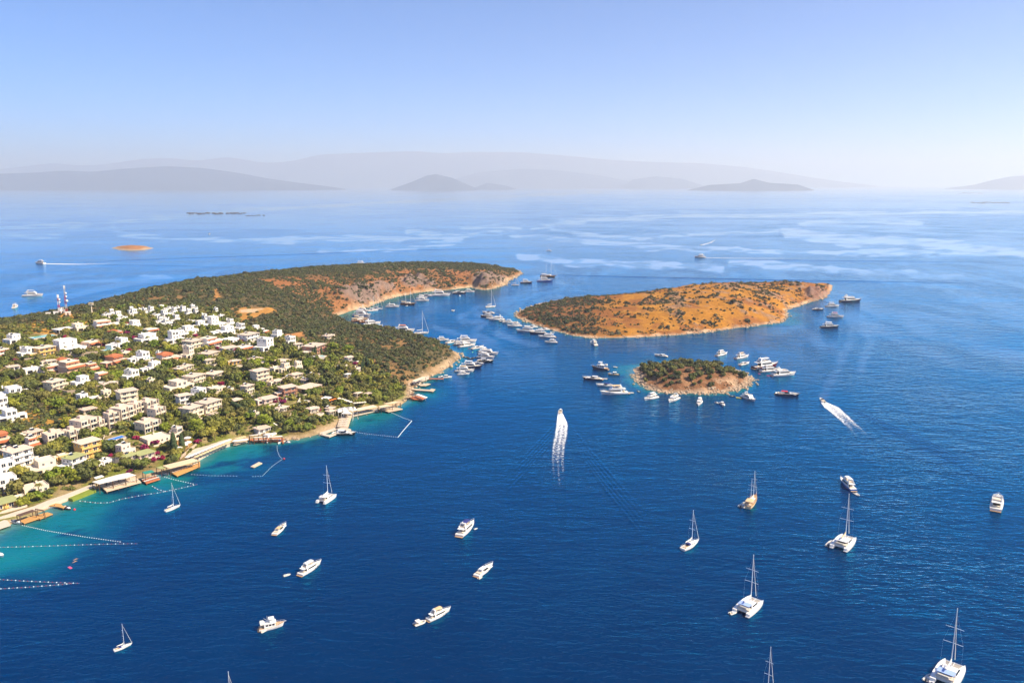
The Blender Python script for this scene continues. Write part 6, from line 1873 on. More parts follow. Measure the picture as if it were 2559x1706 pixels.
# ================================================================== BOATS
# local frame: bow towards +X, waterline at z = 0
def hull(L, B, fb_s, fb_b, draft=.5, fine=2.2, flare=.86, x_back=0.06, n=14, tr=.9, cx=0.0, cy=0.0, fullness=.45):
    """lofted hull skin; returns (vertices, faces, deck outline)"""
    V = []; Fc = []; deck = []
    for i in range(n + 1):
        s = i / n
        half = B / 2 * (1 - max(0, (s - fullness) / (1 - fullness)) ** fine) * (tr + (1 - tr) * min(1, s / .25))
        half = max(half, .03)
        wl = max(.02, half * flare * (1 - .35 * max(0, (s - .4) / .6) ** 1.3))
        sheer = fb_s + (fb_b - fb_s) * s ** 1.8
        xd = -L / 2 + L * s; xw = -L / 2 + L * (s * (1 - x_back)) + .0
        row = [(xw, 0, -draft * (1 - .6 * s ** 3)), (xw, wl * .8, -draft * .35), (xw, wl, .05), ((xw + xd) / 2, (wl + half) / 2 + .06 * half, sheer * .55), (xd, half, sheer)]
        full = [(p[0] + cx, p[1] + cy, p[2]) for p in row] + [(p[0] + cx, -p[1] + cy, p[2]) for p in row[1:]]
        V += full; deck.append((xd + cx, half, sheer))
    m = 9
    for i in range(n):
        a = i * m; b = a + m
        for j in range(4): Fc.append((a + j, b + j, b + j + 1, a + j + 1))
        Fc.append((a, a + 5, b + 5, b))
        for j in range(5, 8): Fc.append((a + j, a + j + 1, b + j + 1, b + j))
    Fc.append((0, 1, 2, 3, 4, 8, 7, 6, 5))
    return V, Fc, deck

def deck_plate(b, deck, drop=.06, cy=0.0, x0=None, x1=None, inset=.0):
    pts = [(x, h - inset, z) for x, h, z in deck if (x0 is None or x >= x0) and (x1 is None or x <= x1)]
    vs = [(x, max(h, .02) + cy, z - drop) for x, h, z in pts] + [(x, -max(h, .02) + cy, z - drop) for x, h, z in pts]
    n = len(pts)
    b.add(vs, [(i, n + i, n + i + 1, i + 1) for i in range(n - 1)])

def rail(b, deck, x0, h=.75, inset=.12, r=.035):
    pts = [(x, q - inset, z) for x, q, z in deck if x >= x0]
    for s in (1, -1):
        P = [(x, s * max(q, .02), z + h) for x, q, z in pts]
        b.path(P, r, 4)
        for p in P[::2]: b.tube((p[0], p[1], p[2] - h), p, r, r, 4)

def motor_yacht(L=16.0, hullm='gel', canopy='gel', style='fly', teak=True):
    """flybridge or open motor yacht"""
    B = L * (.285 if L < 20 else .245); fs, fb = L * .075, L * .125
    V, Fc, deck = hull(L, B, fs, fb, fine=2.4, x_back=.07)
    parts = []
    b = MB(); b.add(V, Fc); parts.append(('hull', b.mesh('hull', M[hullm]), None))
    b = MB(); deck_plate(b, deck); parts.append(('deck', b.mesh('deck', M['deckwhite']), None))
    if hullm == 'gel':
        b = MB()
        for k in range(4):
            x = -L * .2 + k * L * .13
            for s in (1, -1):
                hw = B / 2 * .96 * (1 - max(0, (x / L + .5 - .45) / .55) ** 2.4); b.box(x - .3, x + .3, s * hw - .05, s * hw + .05, fs * .72, fs * .95)
        parts.append(('porthole', b.mesh('porthole', M['bglass']), 0))
    # swim platform
    b = MB(); b.box(-L / 2 - L * .055, -L / 2 + .02, -B * .42, B * .42, .22, .34); parts.append(('swim_platform', b.mesh('swim_platform', M['teak'] if teak else M['deckwhite']), None))
    z0 = fs * 1.02; w = B * .37
    if style == 'open':
        # low express cruiser: raked windscreen, arch, cockpit seats, foredeck sunpad
        b = MB(); b.frus((-L * .02, L * .36, -w, w, z0 - .1), (L * .02, L * .24, -w * .8, w * .8, z0 + L * .055)); parts.append(('cabin', b.mesh('cabin', M['gel']), None))
        b = MB(); b.frus((-L * .10, L * .12, -w * 1.03, w * 1.03, z0 + L * .03), (-L * .13, L * .02, -w * .85, w * .85, z0 + L * .09)); parts.append(('windscreen', b.mesh('windscreen', M['bglass']), None))
        b = MB(); b.box(-L * .26, L * .0, -w * .84, w * .84, z0 + L * .093, z0 + L * .105); parts.append(('hardtop', b.mesh('hardtop', M[canopy]), None))
        b = MB()
        for s in (1, -1): b.frus((-L * .25, -L * .20, s * w * .95 - .09, s * w * .95 + .09, z0 - .1), (-L * .29, -L * .24, s * w * .78 - .08, s * w * .78 + .08, z0 + L * .095))
        parts.append(('arch', b.mesh('arch', M['gel']), None))
        b = MB(); b.box(-L * .40, -L * .30, -w, w, z0 - .06, z0 + .4); b.box(-L * .30, -L * .2, -w, -w * .6, z0 - .06, z0 + .4); parts.append(('seat', b.mesh('seat', M['cushion']), None))
        b = MB(); b.frus((L * .14, L * .34, -w * .55, w * .55, z0 + L * .022), (L * .15, L * .33, -w * .5, w * .5, z0 + L * .055)); parts.append(('sunpad', b.mesh('sunpad', M['cushion']), None))
    else:
        h1 = L * .105; xb, xf = -L * .26, L * .22
        b = MB(); b.frus((xb, xf, -w, w, z0 - .1), (xb, xf - L * .09, -w * .92, w * .92, z0 + h1)); parts.append(('cabin', b.mesh('cabin', M['gel']), None)); ci = len(parts) - 1
        b = MB(); b.frus((xb + L * .03, xf - L * .035, -w * 1.012, w * 1.012, z0 + h1 * .38), (xb + L * .05, xf - L * .078, -w * .965, w * .965, z0 + h1 * .82)); parts.append(('cabin_window', b.mesh('cabin_window', M['bglass']), ci))
        b = MB(); b.frus((xb - .02, xb + .06, -w * .7, w * .7, z0), (xb - .02, xb + .06, -w * .66, w * .66, z0 + h1 * .9)); parts.append(('saloon_door', b.mesh('saloon_door', M['bglass']), ci))
        # flybridge deck overhanging the cockpit
        b = MB(); b.frus((-L * .40, xf - L * .05, -w * .98, w * .98, z0 + h1 + .01), (-L * .41, xf - L * .07, -w * 1.02, w * 1.02, z0 + h1 + .2)); zf = z0 + h1 + .2
        for s in (1, -1): b.frus((-L * .30, xf - L * .09, s * w * .98 - .06, s * w * .98 + .06, zf), (-L * .32, xf - L * .12, s * w * .98 - .05, s * w * .98 + .05, zf + L * .04))
        b.frus((xf - L * .12, xf - L * .085, -w * .95, w * .95, zf), (xf - L * .16, xf - L * .14, -w * .85, w * .85, zf + L * .05))
        parts.append(('flybridge', b.mesh('flybridge', M['gel']), None)); fi = len(parts) - 1
        b = MB(); b.box(-L * .28, -L * .12, -w * .8, w * .8, zf + .01, zf + .42); b.box(-L * .02, L * .05, -w * .7, w * .7, zf + .01, zf + .5); parts.append(('seat', b.mesh('seat', M['cushion']), fi))
        b = MB()
        for s in (1, -1): b.frus((-L * .30, -L * .25, s * w * .9 - .1, s * w * .9 + .1, zf), (-L * .25, -L * .21, s * w * .7 - .08, s * w * .7 + .08, zf + L * .115))
        b.box(-L * .255, -L * .2, -w * .76, w * .76, zf + L * .108, zf + L * .122); b.tube((-L * .22, 0, zf + L * .12), (-L * .25, 0, zf + L * .19), .06, .03, 5); b.ball((-L * .215, .5, zf + L * .14), .28, 8, 5)
        parts.append(('radar_arch', b.mesh('radar_arch', M['gel']), None))
        if canopy:
            b = MB(); n = 6; x0, x1 = -L * .2, L * .07
            vs = []
            for i in range(n + 1):
                y = -w * .82 + 2 * w * .82 * i / n; z = zf + L * .115 + .22 * math.cos((i / n - .5) * math.pi)
                vs += [(x0, y, z), (x1, y, z), (x0, y, z - .08), (x1, y, z - .08)]
            fs_ = []
            for i in range(n): a = i * 4; fs_ += [(a, a + 1, a + 5, a + 4), (a + 2, a + 6, a + 7, a + 3), (a + 1, a + 3, a + 7, a + 5), (a, a + 4, a + 6, a + 2)]
            b.add(vs, fs_)
            for x in (x0 + .1, x1 - .1):
                for s in (1, -1): b.tube((x, s * w * .78, zf + .2), (x, s * w * .8, zf + L * .115), .04, .04, 4)
            parts.append(('bimini', b.mesh('bimini', M[canopy]), None))
        b = MB(); b.box(-L * .40, -L * .34, -w * .9, w * .9, z0 - .06, z0 + .45); parts.append(('cockpit_seat', b.mesh('cockpit_seat', M['cushion']), None))
        b = MB(); b.frus((L * .18, L * .30, -w * .5, w * .5, z0 + L * .012), (L * .185, L * .295, -w * .45, w * .45, z0 + L * .045)); parts.append(('sunpad', b.mesh('sunpad', M['cushion']), None))
    b = MB(); rail(b, deck, L * .02, .7, .14, .03 + L * .0006); parts.append(('bow_rail', b.mesh('bow_rail', M['alu']), None))
    return parts

def trawler(L=13.0, hullm='gel', canopy='gel'):
    B = L * .33; fs, fb = L * .10, L * .19
    V, Fc, deck = hull(L, B, fs, fb, fine=2.6, x_back=.08, tr=.92)
    b = MB(); b.add(V, Fc); parts = [('hull', b.mesh('hull', M[hullm]), None)]
    b = MB(); deck_plate(b, deck); parts.append(('deck', b.mesh('deck', M['teak']), None))
    w = B * .40; z0 = fs; h1 = 2.3
    b = MB(); b.frus((-L * .30, L * .16, -w, w, z0 - .1), (-L * .30, L * .13, -w * .97, w * .97, z0 + h1)); parts.append(('cabin', b.mesh('cabin', M['gel']), None))
    for k in range(3):
        b = MB(); x = -L * .24 + k * L * .125; b.box(x, x + L * .09, -w * 1.02, w * 1.02, z0 + 1.0, z0 + 1.85); parts.append(('cabin_window', b.mesh('cabin_window', M['bglass']), 2))
    b = MB(); b.box(-L * .45, L * .17, -w * 1.08, w * 1.08, z0 + h1, z0 + h1 + .14)
    for s in (1, -1): b.box(-L * .445, -L * .30, s * w * 1.0 - .05, s * w * 1.0 + .05, z0 + h1 + .15, z0 + h1 + .8)
    parts.append(('boat_deck', b.mesh('boat_deck', M['deckwhite']), None))
    b = MB()
    for s in (1, -1): b.tube((-L * .43, s * w, z0), (-L * .43, s * w, z0 + h1), .07, .07, 5)
    parts.append(('deck_post', b.mesh('deck_post', M['gel']), None))
    zf = z0 + h1 + .14
    b = MB(); b.frus((-L * .08, L * .15, -w * .85, w * .85, zf), (-L * .08, L * .10, -w * .8, w * .8, zf + 1.0)); parts.append(('flybridge', b.mesh('flybridge', M['gel']), None))
    b = MB(); b.box(-L * .12, L * .10, -w * .85, w * .85, zf + 2.0, zf + 2.12)
    for x in (-L * .11, L * .09):
        for s in (1, -1): b.tube((x, s * w * .8, zf + .5), (x, s * w * .8, zf + 2.0), .05, .05, 5)
    parts.append(('bimini', b.mesh('bimini', M[canopy]), None))
    b = MB(); b.tube((-L * .14, 0, zf), (-L * .17, 0, zf + 3.6), .09, .05, 6); b.tube((-L * .15, 0, zf + .8), (-L * .30, 0, zf + 2.6), .06, .04, 5); parts.append(('mast', b.mesh('mast', M['gel']), None))
    b = MB(); rail(b, deck, L * .05, .8, .1, .04); b.box(L * .5 - .1, L * .5 + .9, -.18, .18, fb + .02, fb + .14); parts.append(('bow_rail', b.mesh('bow_rail', M['alu']), None))
    b = MB(); b.box(-L / 2 - .8, -L / 2 + .02, -B * .4, B * .4, .2, .32); parts.append(('swim_platform', b.mesh('swim_platform', M['teak']), None))
    return parts

def spar_rig(parts, mx, zdeck, H, span, boomL, mat='alu', jib_x=None, thick=.13, cover='canvas', boom=True, spreads=(.42, .68), side=0.0):
    b = MB(); b.tube((mx, 0, zdeck - .2), (mx, 0, zdeck + H), thick, thick * .7, 7); b.ball((mx, 0, zdeck + H + .1), .16, 6, 4)
    parts.append(('mast', b.mesh('mast', M[mat]), None)); mi = len(parts) - 1
    for f in spreads:
        b = MB(); w = span * (1.0 - .25 * f)
        b.tube((mx, 0, zdeck + H * f), (mx - .35, w, zdeck + H * f + .12), .075, .06, 5); b.tube((mx, 0, zdeck + H * f), (mx - .35, -w, zdeck + H * f + .12), .075, .06, 5)
        parts.append(('spreader', b.mesh('spreader', M[mat]), mi))
    if boom:
        b = MB(); b.tube((mx - .1, 0, zdeck + 1.5), (mx - boomL, 0, zdeck + 1.6), .11, .11, 6); parts.append(('boom', b.mesh('boom', M[mat]), None)); bi = len(parts) - 1
        b = MB(); b.tube((mx - .15, 0, zdeck + 2.6), (mx - boomL * .3, 0, zdeck + 1.95), .16, .24, 6); b.tube((mx - boomL * .3, 0, zdeck + 1.95), (mx - boomL * .97, 0, zdeck + 1.8), .26, .2, 7); parts.append(('sail_cover', b.mesh('sail_cover', M[cover]), bi))
    if jib_x is not None:
        b = MB(); b.tube((jib_x, 0, zdeck + .35), (mx + .12, 0, zdeck + H * .93), .11, .05, 6); parts.append(('furled_jib', b.mesh('furled_jib', M['canvas']), None))
    b = MB()
    for s in (1, -1): b.path([(mx - .3, s * span * .95, zdeck), (mx - .33, s * span * .9, zdeck + H * spreads[0]), (mx, 0, zdeck + H * .95)], .009, 4)
    parts.append(('shroud', b.mesh('shroud', M['alu']), None))

def sailing_yacht(L=13.0, hullm='gel', cover='canvas', dodger='navycanvas', H=17.5):
    B = L * .30; fs, fb = 1.0, 1.4
    V, Fc, deck = hull(L, B, fs, fb, fine=2.0, x_back=.09, tr=.72, fullness=.38)
    b = MB(); b.add(V, Fc); parts = [('hull', b.mesh('hull', M[hullm]), None)]
    b = MB(); deck_plate(b, deck); parts.append(('deck', b.mesh('deck', M['deckwhite']), None))
    w = B * .26
    b = MB(); b.frus((-L * .12, L * .24, -w, w, fs - .02), (-L * .12, L * .20, -w * .85, w * .75, fs + .55)); parts.append(('coachroof', b.mesh('coachroof', M['gel']), None))
    b = MB(); b.frus((-L * .06, L * .16, -w * 1.01, w * 1.01, fs + .2), (-L * .06, L * .15, -w * .95, w * .90, fs + .4)); parts.append(('cabin_window', b.mesh('cabin_window', M['bglass']), 2))
    b = MB(); b.box(-L * .42, -L * .14, -B * .2, B * .2, fs - .04, fs + .02); parts.append(('cockpit', b.mesh('cockpit', M['teak']), None))
    b = MB()
    for s in (1, -1): b.box(-L * .42, -L * .14, s * B * .26 - .16, s * B * .26 + .16, fs, fs + .35)
    parts.append(('cockpit_seat', b.mesh('cockpit_seat', M['cushion']), None))
    if dodger:
        b = MB(); b.frus((-L * .20, -L * .08, -w * 1.05, w * 1.05, fs + .45), (-L * .2, -L * .12, -w * .9, w * .9, fs + 1.25)); parts.append(('sprayhood', b.mesh('sprayhood', M[dodger]), None))
    b = MB(); b.tube((-L * .38, 0, fs), (-L * .38, 0, fs + .9), .06, .05, 5); b.box(-L * .39, -L * .37, -.5, .5, fs + .7, fs + .8); b.box(-L * .475, -L * .46, -B * .3, B * .3, fs + .8, fs + .88); parts.append(('wheel_pedestal', b.mesh('wheel_pedestal', M['alu']), None))
    spar_rig(parts, L * .06, fs + .5, H, B * .46, L * .40, jib_x=L * .47, cover=cover)
    b = MB(); rail(b, deck, -L * .48, .6, .1, .025); parts.append(('guard_rail', b.mesh('guard_rail', M['alu']), None))
    return parts

def catamaran(L=12.5, cover='canvas', bim='bluehull', H=18.0):
    B = L * .57; hb = L * .155; fs, fb = 1.35, 1.6
    parts = []
    for s in (1, -1):
        V, Fc, deck = hull(L, hb, fs, fb, fine=2.6, x_back=.03, tr=.75, fullness=.55, cy=s * (B - hb) / 2)
        b = MB(); b.add(V, Fc); deck_plate(b, deck, .05, s * (B - hb) / 2); b.box(-L / 2 - .7, -L / 2 + .05, s * (B - hb) / 2 - hb * .32, s * (B - hb) / 2 + hb * .32, .3, .55)
        parts.append(('hull', b.mesh('hull', M['gel']), None))
    b = MB(); b.box(-L * .40, L * .22, -B / 2 + hb * .5, B / 2 - hb * .5, .75, fs + .02); parts.append(('bridge_deck', b.mesh('bridge_deck', M['deckwhite']), None))
    w = B * .33
    b = MB(); b.frus((-L * .16, L * .20, -w, w, fs), (-L * .16, L * .12, -w * .8, w * .8, fs + 1.15)); parts.append(('coachroof', b.mesh('coachroof', M['gel']), None))
    b = MB(); b.frus((-L * .12, L * .19, -w * .98, w * .98, fs + .42), (-L * .12, L * .145, -w * .89, w * .89, fs + .86)); parts.append(('cabin_window', b.mesh('cabin_window', M['bglass']), 3))
    b = MB(); b.box(-L * .165, -L * .155, -w * .75, w * .75, fs + .02, fs + 1.0); parts.append(('saloon_door', b.mesh('saloon_door', M['bglass']), 3))
    b = MB(); b.box(-L * .38, -L * .17, -w * .95, w * .95, fs + 1.75, fs + 1.87)
    for x in (-L * .37, -L * .18):
        for s in (1, -1): b.tube((x, s * w * .92, fs), (x, s * w * .92, fs + 1.75), .05, .05, 5)
    parts.append(('bimini', b.mesh('bimini', M[bim]), None))
    b = MB(); b.box(-L * .38, -L * .33, -w, w, fs + .02, fs + .5); b.box(-L * .33, -L * .22, -w, -w * .6, fs + .02, fs + .5); parts.append(('cockpit_seat', b.mesh('cockpit_seat', M['cushion']), None))
    b = MB(); b.box(L * .22, L * .43, -B / 2 + hb * .75, B / 2 - hb * .75, fs + .05, fs + .09); parts.append(('trampoline', b.mesh('trampoline', M['net']), None))
    b = MB(); b.tube((L * .44, -B / 2 + hb * .4, fs + .15), (L * .44, B / 2 - hb * .4, fs + .15), .11, .11, 6); b.tube((L * .2, 0, fs + .12), (L * .46, 0, fs + .16), .09, .09, 5); parts.append(('crossbeam', b.mesh('crossbeam', M['alu']), None))
    spar_rig(parts, L * .10, fs + .9, H, B * .40, L * .42, jib_x=L * .44, thick=.16, cover=cover)
    return parts

def schooner(L=22.0, hullm='brownhull', masts=2, H=20.0, canopy='tancanvas', mat='alu'):
    B = L * .26; fs, fb = 1.5, 2.3
    V, Fc, deck = hull(L, B, fs, fb, fine=2.3, x_back=.12, tr=.75)
    b = MB(); b.add(V, Fc); parts = [('hull', b.mesh('hull', M[hullm]), None)]
    b = MB(); deck_plate(b, deck); parts.append(('deck', b.mesh('deck', M['teak']), None))
    b = MB(); rail(b, deck, -L * .5, .5, .08, .05); parts.append(('rail', b.mesh('rail', M['woodmast'] if hullm != 'gel' else M['gel']), None))
    b = MB(); b.frus((-L * .18, L * .14, -B * .3, B * .3, fs - .1), (-L * .17, L * .12, -B * .27, B * .27, fs + 1.2)); parts.append(('deckhouse', b.mesh('deckhouse', M['deckwhite']), None))
    b = MB(); b.frus((-L * .16, L * .12, -B * .302, B * .302, fs + .45), (-L * .155, L * .11, -B * .288, B * .288, fs + .85)); parts.append(('deckhouse_window', b.mesh('deckhouse_window', M['bglass']), 3))
    b = MB(); b.frus((-L * .46, -L * .16, -B * .42, B * .42, fs + 2.3), (-L * .45, -L * .17, -B * .36, B * .36, fs + 2.5))
    for x in (-L * .45, -L * .17):
        for s in (1, -1): b.tube((x, s * B * .38, fs), (x, s * B * .38, fs + 2.3), .06, .06, 5)
    parts.append(('awning', b.mesh('awning', M[canopy]), None))
    b = MB(); b.box(-L * .44, -L * .36, -B * .32, B * .32, fs - .02, fs + .5); b.box(L * .2, L * .32, -B * .2, B * .2, fs + .05, fs + .4); parts.append(('cushion', b.mesh('cushion', M['cushion']), None))
    spar_rig(parts, L * .16, fs, H, B * .45, L * .26, mat, L * .55, .16, spreads=(.45, .72))
    if masts > 1: spar_rig(parts, -L * .16, fs, H * .82, B * .45, L * .24, mat, None, .14, spreads=(.55, .75))
    b = MB(); b.tube((L * .44, 0, fb - .1), (L * .60, 0, fb + .55), .13, .08, 6); parts.append(('bowsprit', b.mesh('bowsprit', M['woodmast']), None))
    return parts

def dinghy(L=4.0, tube='rubber', top=None):
    b = MB(); w = L * .2; r = L * .06
    P = [(-L / 2, -w, r), (L * .15, -w, r), (L * .36, -w * .7, r * 1.2), (L * .48, 0, r * 1.5), (L * .36, w * .7, r * 1.2), (L * .15, w, r), (-L / 2, w, r)]
    b.path(P, r, 7)
    parts = [('tube', b.mesh('tube', M[tube]), None)]
    b = MB(); b.add([(-L * .45, -w, .12), (L * .15, -w, .12), (L * .4, 0, .15), (L * .15, w, .12), (-L * .45, w, .12), (-L * .45, -w, -.15), (L * .15, -w, -.15), (L * .36, 0, -.1), (L * .15, w, -.15), (-L * .45, w, -.15)], [(0, 1, 2, 3, 4), (9, 8, 7, 6, 5), (0, 5, 6, 1), (1, 6, 7, 2), (2, 7, 8, 3), (3, 8, 9, 4), (4, 9, 5, 0)])
    parts.append(('floor', b.mesh('floor', M['cushion']), None))
    b = MB(); b.box(-L * .12, L * .0, -w * .5, w * .5, .13, .55); parts.append(('console', b.mesh('console', M['gel']), None))
    b = MB(); b.frus((-L * .58, -L * .47, -.16, .16, -.1), (-L * .56, -L * .46, -.14, .14, .75)); parts.append(('outboard', b.mesh('outboard', M['motor']), None))
    if top:
        b = MB(); b.box(-L * .35, L * .02, -w * .9, w * .9, 1.7, 1.8)
        for x in (-L * .33, 0):
            for s in (1, -1): b.tube((x, s * w * .85, .2), (x, s * w * .85, 1.7), .03, .03, 4)
        parts.append(('canopy', b.mesh('canopy', M[top]), None))
    return parts

def open_boat(L=7.0, hullm='gel', top=None, seat='cushion'):
    B = L * .33; V, Fc, deck = hull(L, B, .75, 1.05, .3, fine=2.2, x_back=.08)
    b = MB(); b.add(V, Fc); parts = [('hull', b.mesh('hull', M[hullm]), None)]
    b = MB(); deck_plate(b, deck, .3, inset=.15); parts.append(('deck', b.mesh('deck', M['teak'] if hullm in ('tanhull', 'brownhull') else M['deckwhite']), None))
    b = MB(); b.frus((L * .02, L * .3, -B * .3, B * .3, .6), (L * .06, L * .26, -B * .22, B * .22, 1.1)); parts.append(('foredeck', b.mesh('foredeck', M['gel']), None))
    b = MB(); b.frus((-L * .02, L * .05, -B * .32, B * .32, .9), (-L * .05, L * .0, -B * .28, B * .28, 1.5)); parts.append(('windscreen', b.mesh('windscreen', M['bglass']), None))
    b = MB(); b.box(-L * .42, -L * .3, -B * .36, B * .36, .5, .95); b.box(-L * .16, -L * .08, -B * .3, B * .3, .5, 1.0); parts.append(('seat', b.mesh('seat', M[seat]), None))
    b = MB()
    b.frus((-L * .57, -L * .49, -.22, .22, -.1), (-L * .56, -L * .49, -.2, .2, 1.05)); parts.append(('outboard', b.mesh('outboard', M['motor']), None))
    if top:
        b = MB(); b.box(-L * .3, L * .04, -B * .38, B * .38, 2.05, 2.15)
        for x in (-L * .28, L * .02):
            for s in (1, -1): b.tube((x, s * B * .36, .7), (x, s * B * .36, 2.05), .035, .035, 4)
        parts.append(('canopy', b.mesh('canopy', M[top]), None))
    return parts

BOATS = {
 'fly': ('motor_yacht', 'motor yacht', 16.0, lambda: motor_yacht(16, 'gel', 'gel')),
 'flyN': ('motor_yacht', 'motor yacht', 16.0, lambda: motor_yacht(16, 'gel', 'navycanvas')),
 'flyT': ('motor_yacht', 'motor yacht', 16.0, lambda: motor_yacht(16, 'gel', 'tancanvas')),
 'flyO': ('motor_yacht', 'motor yacht', 18.0, lambda: motor_yacht(18, 'gel', 'orangecanvas')),
 'flyX': ('motor_yacht', 'motor yacht', 18.0, lambda: motor_yacht(18, 'gel', None)),
 'big': ('motor_yacht', 'motor yacht', 26.0, lambda: motor_yacht(26, 'gel', 'gel')),
 'navy': ('motor_yacht', 'motor yacht', 20.0, lambda: motor_yacht(20, 'navy', 'gel')),
 'navyX': ('motor_yacht', 'motor yacht', 22.0, lambda: motor_yacht(22, 'navy', None)),
 'blue': ('motor_yacht', 'motor yacht', 20.0, lambda: motor_yacht(20, 'bluehull', 'gel')),
 'black': ('motor_yacht', 'motor yacht', 18.0, lambda: motor_yacht(18, 'blackhull', 'gel', 'open')),
 'red': ('motor_yacht', 'motor yacht', 24.0, lambda: motor_yacht(24, 'redhull', 'gel')),
 'open': ('motor_cruiser', 'motor yacht', 13.0, lambda: motor_yacht(13, 'gel', 'gel', 'open')),
 'openT': ('motor_cruiser', 'motor yacht', 13.0, lambda: motor_yacht(13, 'gel', 'tancanvas', 'open')),
 'openN': ('motor_cruiser', 'motor yacht', 13.0, lambda: motor_yacht(13, 'gel', 'navycanvas', 'open')),
 'openB': ('motor_cruiser', 'motor yacht', 14.0, lambda: motor_yacht(14, 'navy', 'gel', 'open')),
 'redN': ('motor_cruiser', 'motor yacht', 16.0, lambda: motor_yacht(16, 'navy', 'redcushion', 'open')),
 'trawl': ('trawler_yacht', 'motor yacht', 13.0, lambda: trawler(13, 'gel', 'gel')),
 'trawlN': ('trawler_yacht', 'motor yacht', 13.0, lambda: trawler(13, 'navy', 'gel')),
 'sail': ('sailing_yacht', 'sailing yacht', 13.0, lambda: sailing_yacht(13)),
 'sailN': ('sailing_yacht', 'sailing yacht', 13.0, lambda: sailing_yacht(13, 'gel', 'canvas', 'navycanvas', 15.5)),
 'sailW': ('sailing_yacht', 'sailing yacht', 13.0, lambda: sailing_yacht(13, 'gel', 'canvas', None, 19)),
 'cat': ('catamaran', 'catamaran', 12.5, lambda: catamaran(12.5, 'canvas', 'bluecanvas')),
 'catW': ('catamaran', 'catamaran', 12.5, lambda: catamaran(12.5, 'canvas', 'gel')),
 'catT': ('catamaran', 'catamaran', 12.5, lambda: catamaran(12.5, 'tancanvas', 'gel')),
 'ketch': ('wooden_schooner', 'sailing ship', 18.0, lambda: schooner(18, 'tanhull', 2, 16.5, 'tancanvas', 'alu')),
 'gulet': ('wooden_schooner', 'sailing ship', 22.0, lambda: schooner(22, 'brownhull', 2, 19)),
 'guletW': ('wooden_schooner', 'sailing ship', 26.0, lambda: schooner(26, 'brownhull', 2, 23, 'canvas')),
 'rib': ('dinghy', 'dinghy', 4.0, lambda: dinghy(4.0)),
 'ribD': ('dinghy', 'dinghy', 4.0, lambda: dinghy(4.0, 'darkrubber')),
 'ribT': ('dinghy', 'dinghy', 5.5, lambda: dinghy(5.5, 'rubber', 'canvas')),
 'ribY': ('dinghy', 'dinghy', 4.0, lambda: dinghy(4.0, 'yellowfloat')),
 'day': ('motorboat', 'motorboat', 7.0, lambda: open_boat(7.0)),
 'dayT': ('motorboat', 'motorboat', 7.5, lambda: open_boat(7.5, 'gel', 'canvas')),
 'dayN': ('motorboat', 'motorboat', 7.0, lambda: open_boat(7.0, 'gel', 'navycanvas')),
 'wood': ('motorboat', 'motorboat', 8.0, lambda: open_boat(8.0, 'tanhull', 'canvas')),
 'woodD': ('motorboat', 'motorboat', 7.0, lambda: open_boat(7.0, 'brownhull')),
 'dayB': ('motorboat', 'motorboat', 7.0, lambda: open_boat(7.0, 'blackhull')),
}
PROTO = {}
def boat(kind, bow, stern, label, L=None, group=None, pitch=0.0, zoom='S'):
    a = on_z(*ZP(zoom, *bow)); b = on_z(*ZP(zoom, *stern))
    d = (a - b)[:2]; c = (a + b) / 2
    nm, cat, L0, fn = BOATS[kind]
    Lm = L or float(np.clip(np.linalg.norm(d) * (0.98 if kind[:3] == 'cat' else 1.09), L0 * .45, L0 * 1.9))
    if kind not in PROTO: PROTO[kind] = fn()
    t = thing(nm, label, cat, (c[0], c[1], 0), math.atan2(d[1], d[0]), group, Lm / L0)
    if pitch: t.rotation_euler = (0, -pitch, t.rotation_euler[2])
    put(PROTO[kind], t)
    return t

G1 = 'yachts moored along the near headland point'
G2 = 'yachts moored off the west tip of the large island'
G3 = 'yachts moored round the small island'
G4 = 'yachts moored in the inner bay'
G5 = 'boats anchored in the open foreground water'
G6 = 'yachts anchored east of the large island'
# --- foreground
boat('sail', (329, 1610), (287, 1626), 'white single masted sailing yacht alone at the lower left', None, G5)
boat('trawl', (709, 1562), (650, 1574), 'white trawler yacht with tan bow deck and a dinghy at its side', None, G5)
boat('rib', (669, 1571), (652, 1580), 'small white dinghy tied beside the trawler yacht')
boat('fly', (801, 1408), (752, 1437), 'large white flybridge yacht with a dinghy off its stern', None, G5)
boat('rib', (725, 1435), (709, 1439), 'white dinghy drifting astern of the large white flybridge yacht')
boat('flyT', (1124, 1525), (1072, 1550), 'white yacht under a domed cream bimini at the bottom centre', None, G5)
boat('ribT', (1062, 1553), (1036, 1562), 'white canopied tender towed behind the domed bimini yacht')
boat('open', (1230, 1414), (1192, 1440), 'rounded white yacht with pale blue cockpit right of centre', None, G5)
boat('rib', (1204, 1440), (1196, 1446), 'tiny white tender at the stern of the rounded white yacht')
boat('openT', (714, 1313), (687, 1336), 'small white hardtop cruiser left of centre', None, G5)
boat('flyN', (1183, 1309), (1149, 1340), 'white yacht with a bright navy bimini', None, G5)
boat('rib', (1192, 1320), (1186, 1322), 'tiny pale float boat beside the navy bimini yacht')
boat('catW', (832, 1238), (801, 1258), 'white catamaran nearest the turquoise bay', None, G5)
boat('sailW', (450, 1265), (414, 1278), 'white sailing yacht moored among the float lines', None, G5)
boat('cat', (1891, 1502), (1851, 1536), 'white catamaran with a pale blue bimini below the small ketch', None, G5)
boat('rib', (1840, 1528), (1824, 1534), 'white dinghy hung at the port stern of the pale blue bimini catamaran')
boat('catT', (2122, 1346), (2095, 1374), 'white catamaran with tan sail cover below the blue yacht', None, G5)
boat('rib', (2083, 1354), (2071, 1366), 'tender slung at the left stern of the tan covered catamaran')
boat('cat', (2386, 1664), (2354, 1714), 'large white catamaran cut by the bottom right edge', None, G5)
boat('rib', (2330, 1688), (2314, 1702), 'round white tender left of the bottom right catamaran')
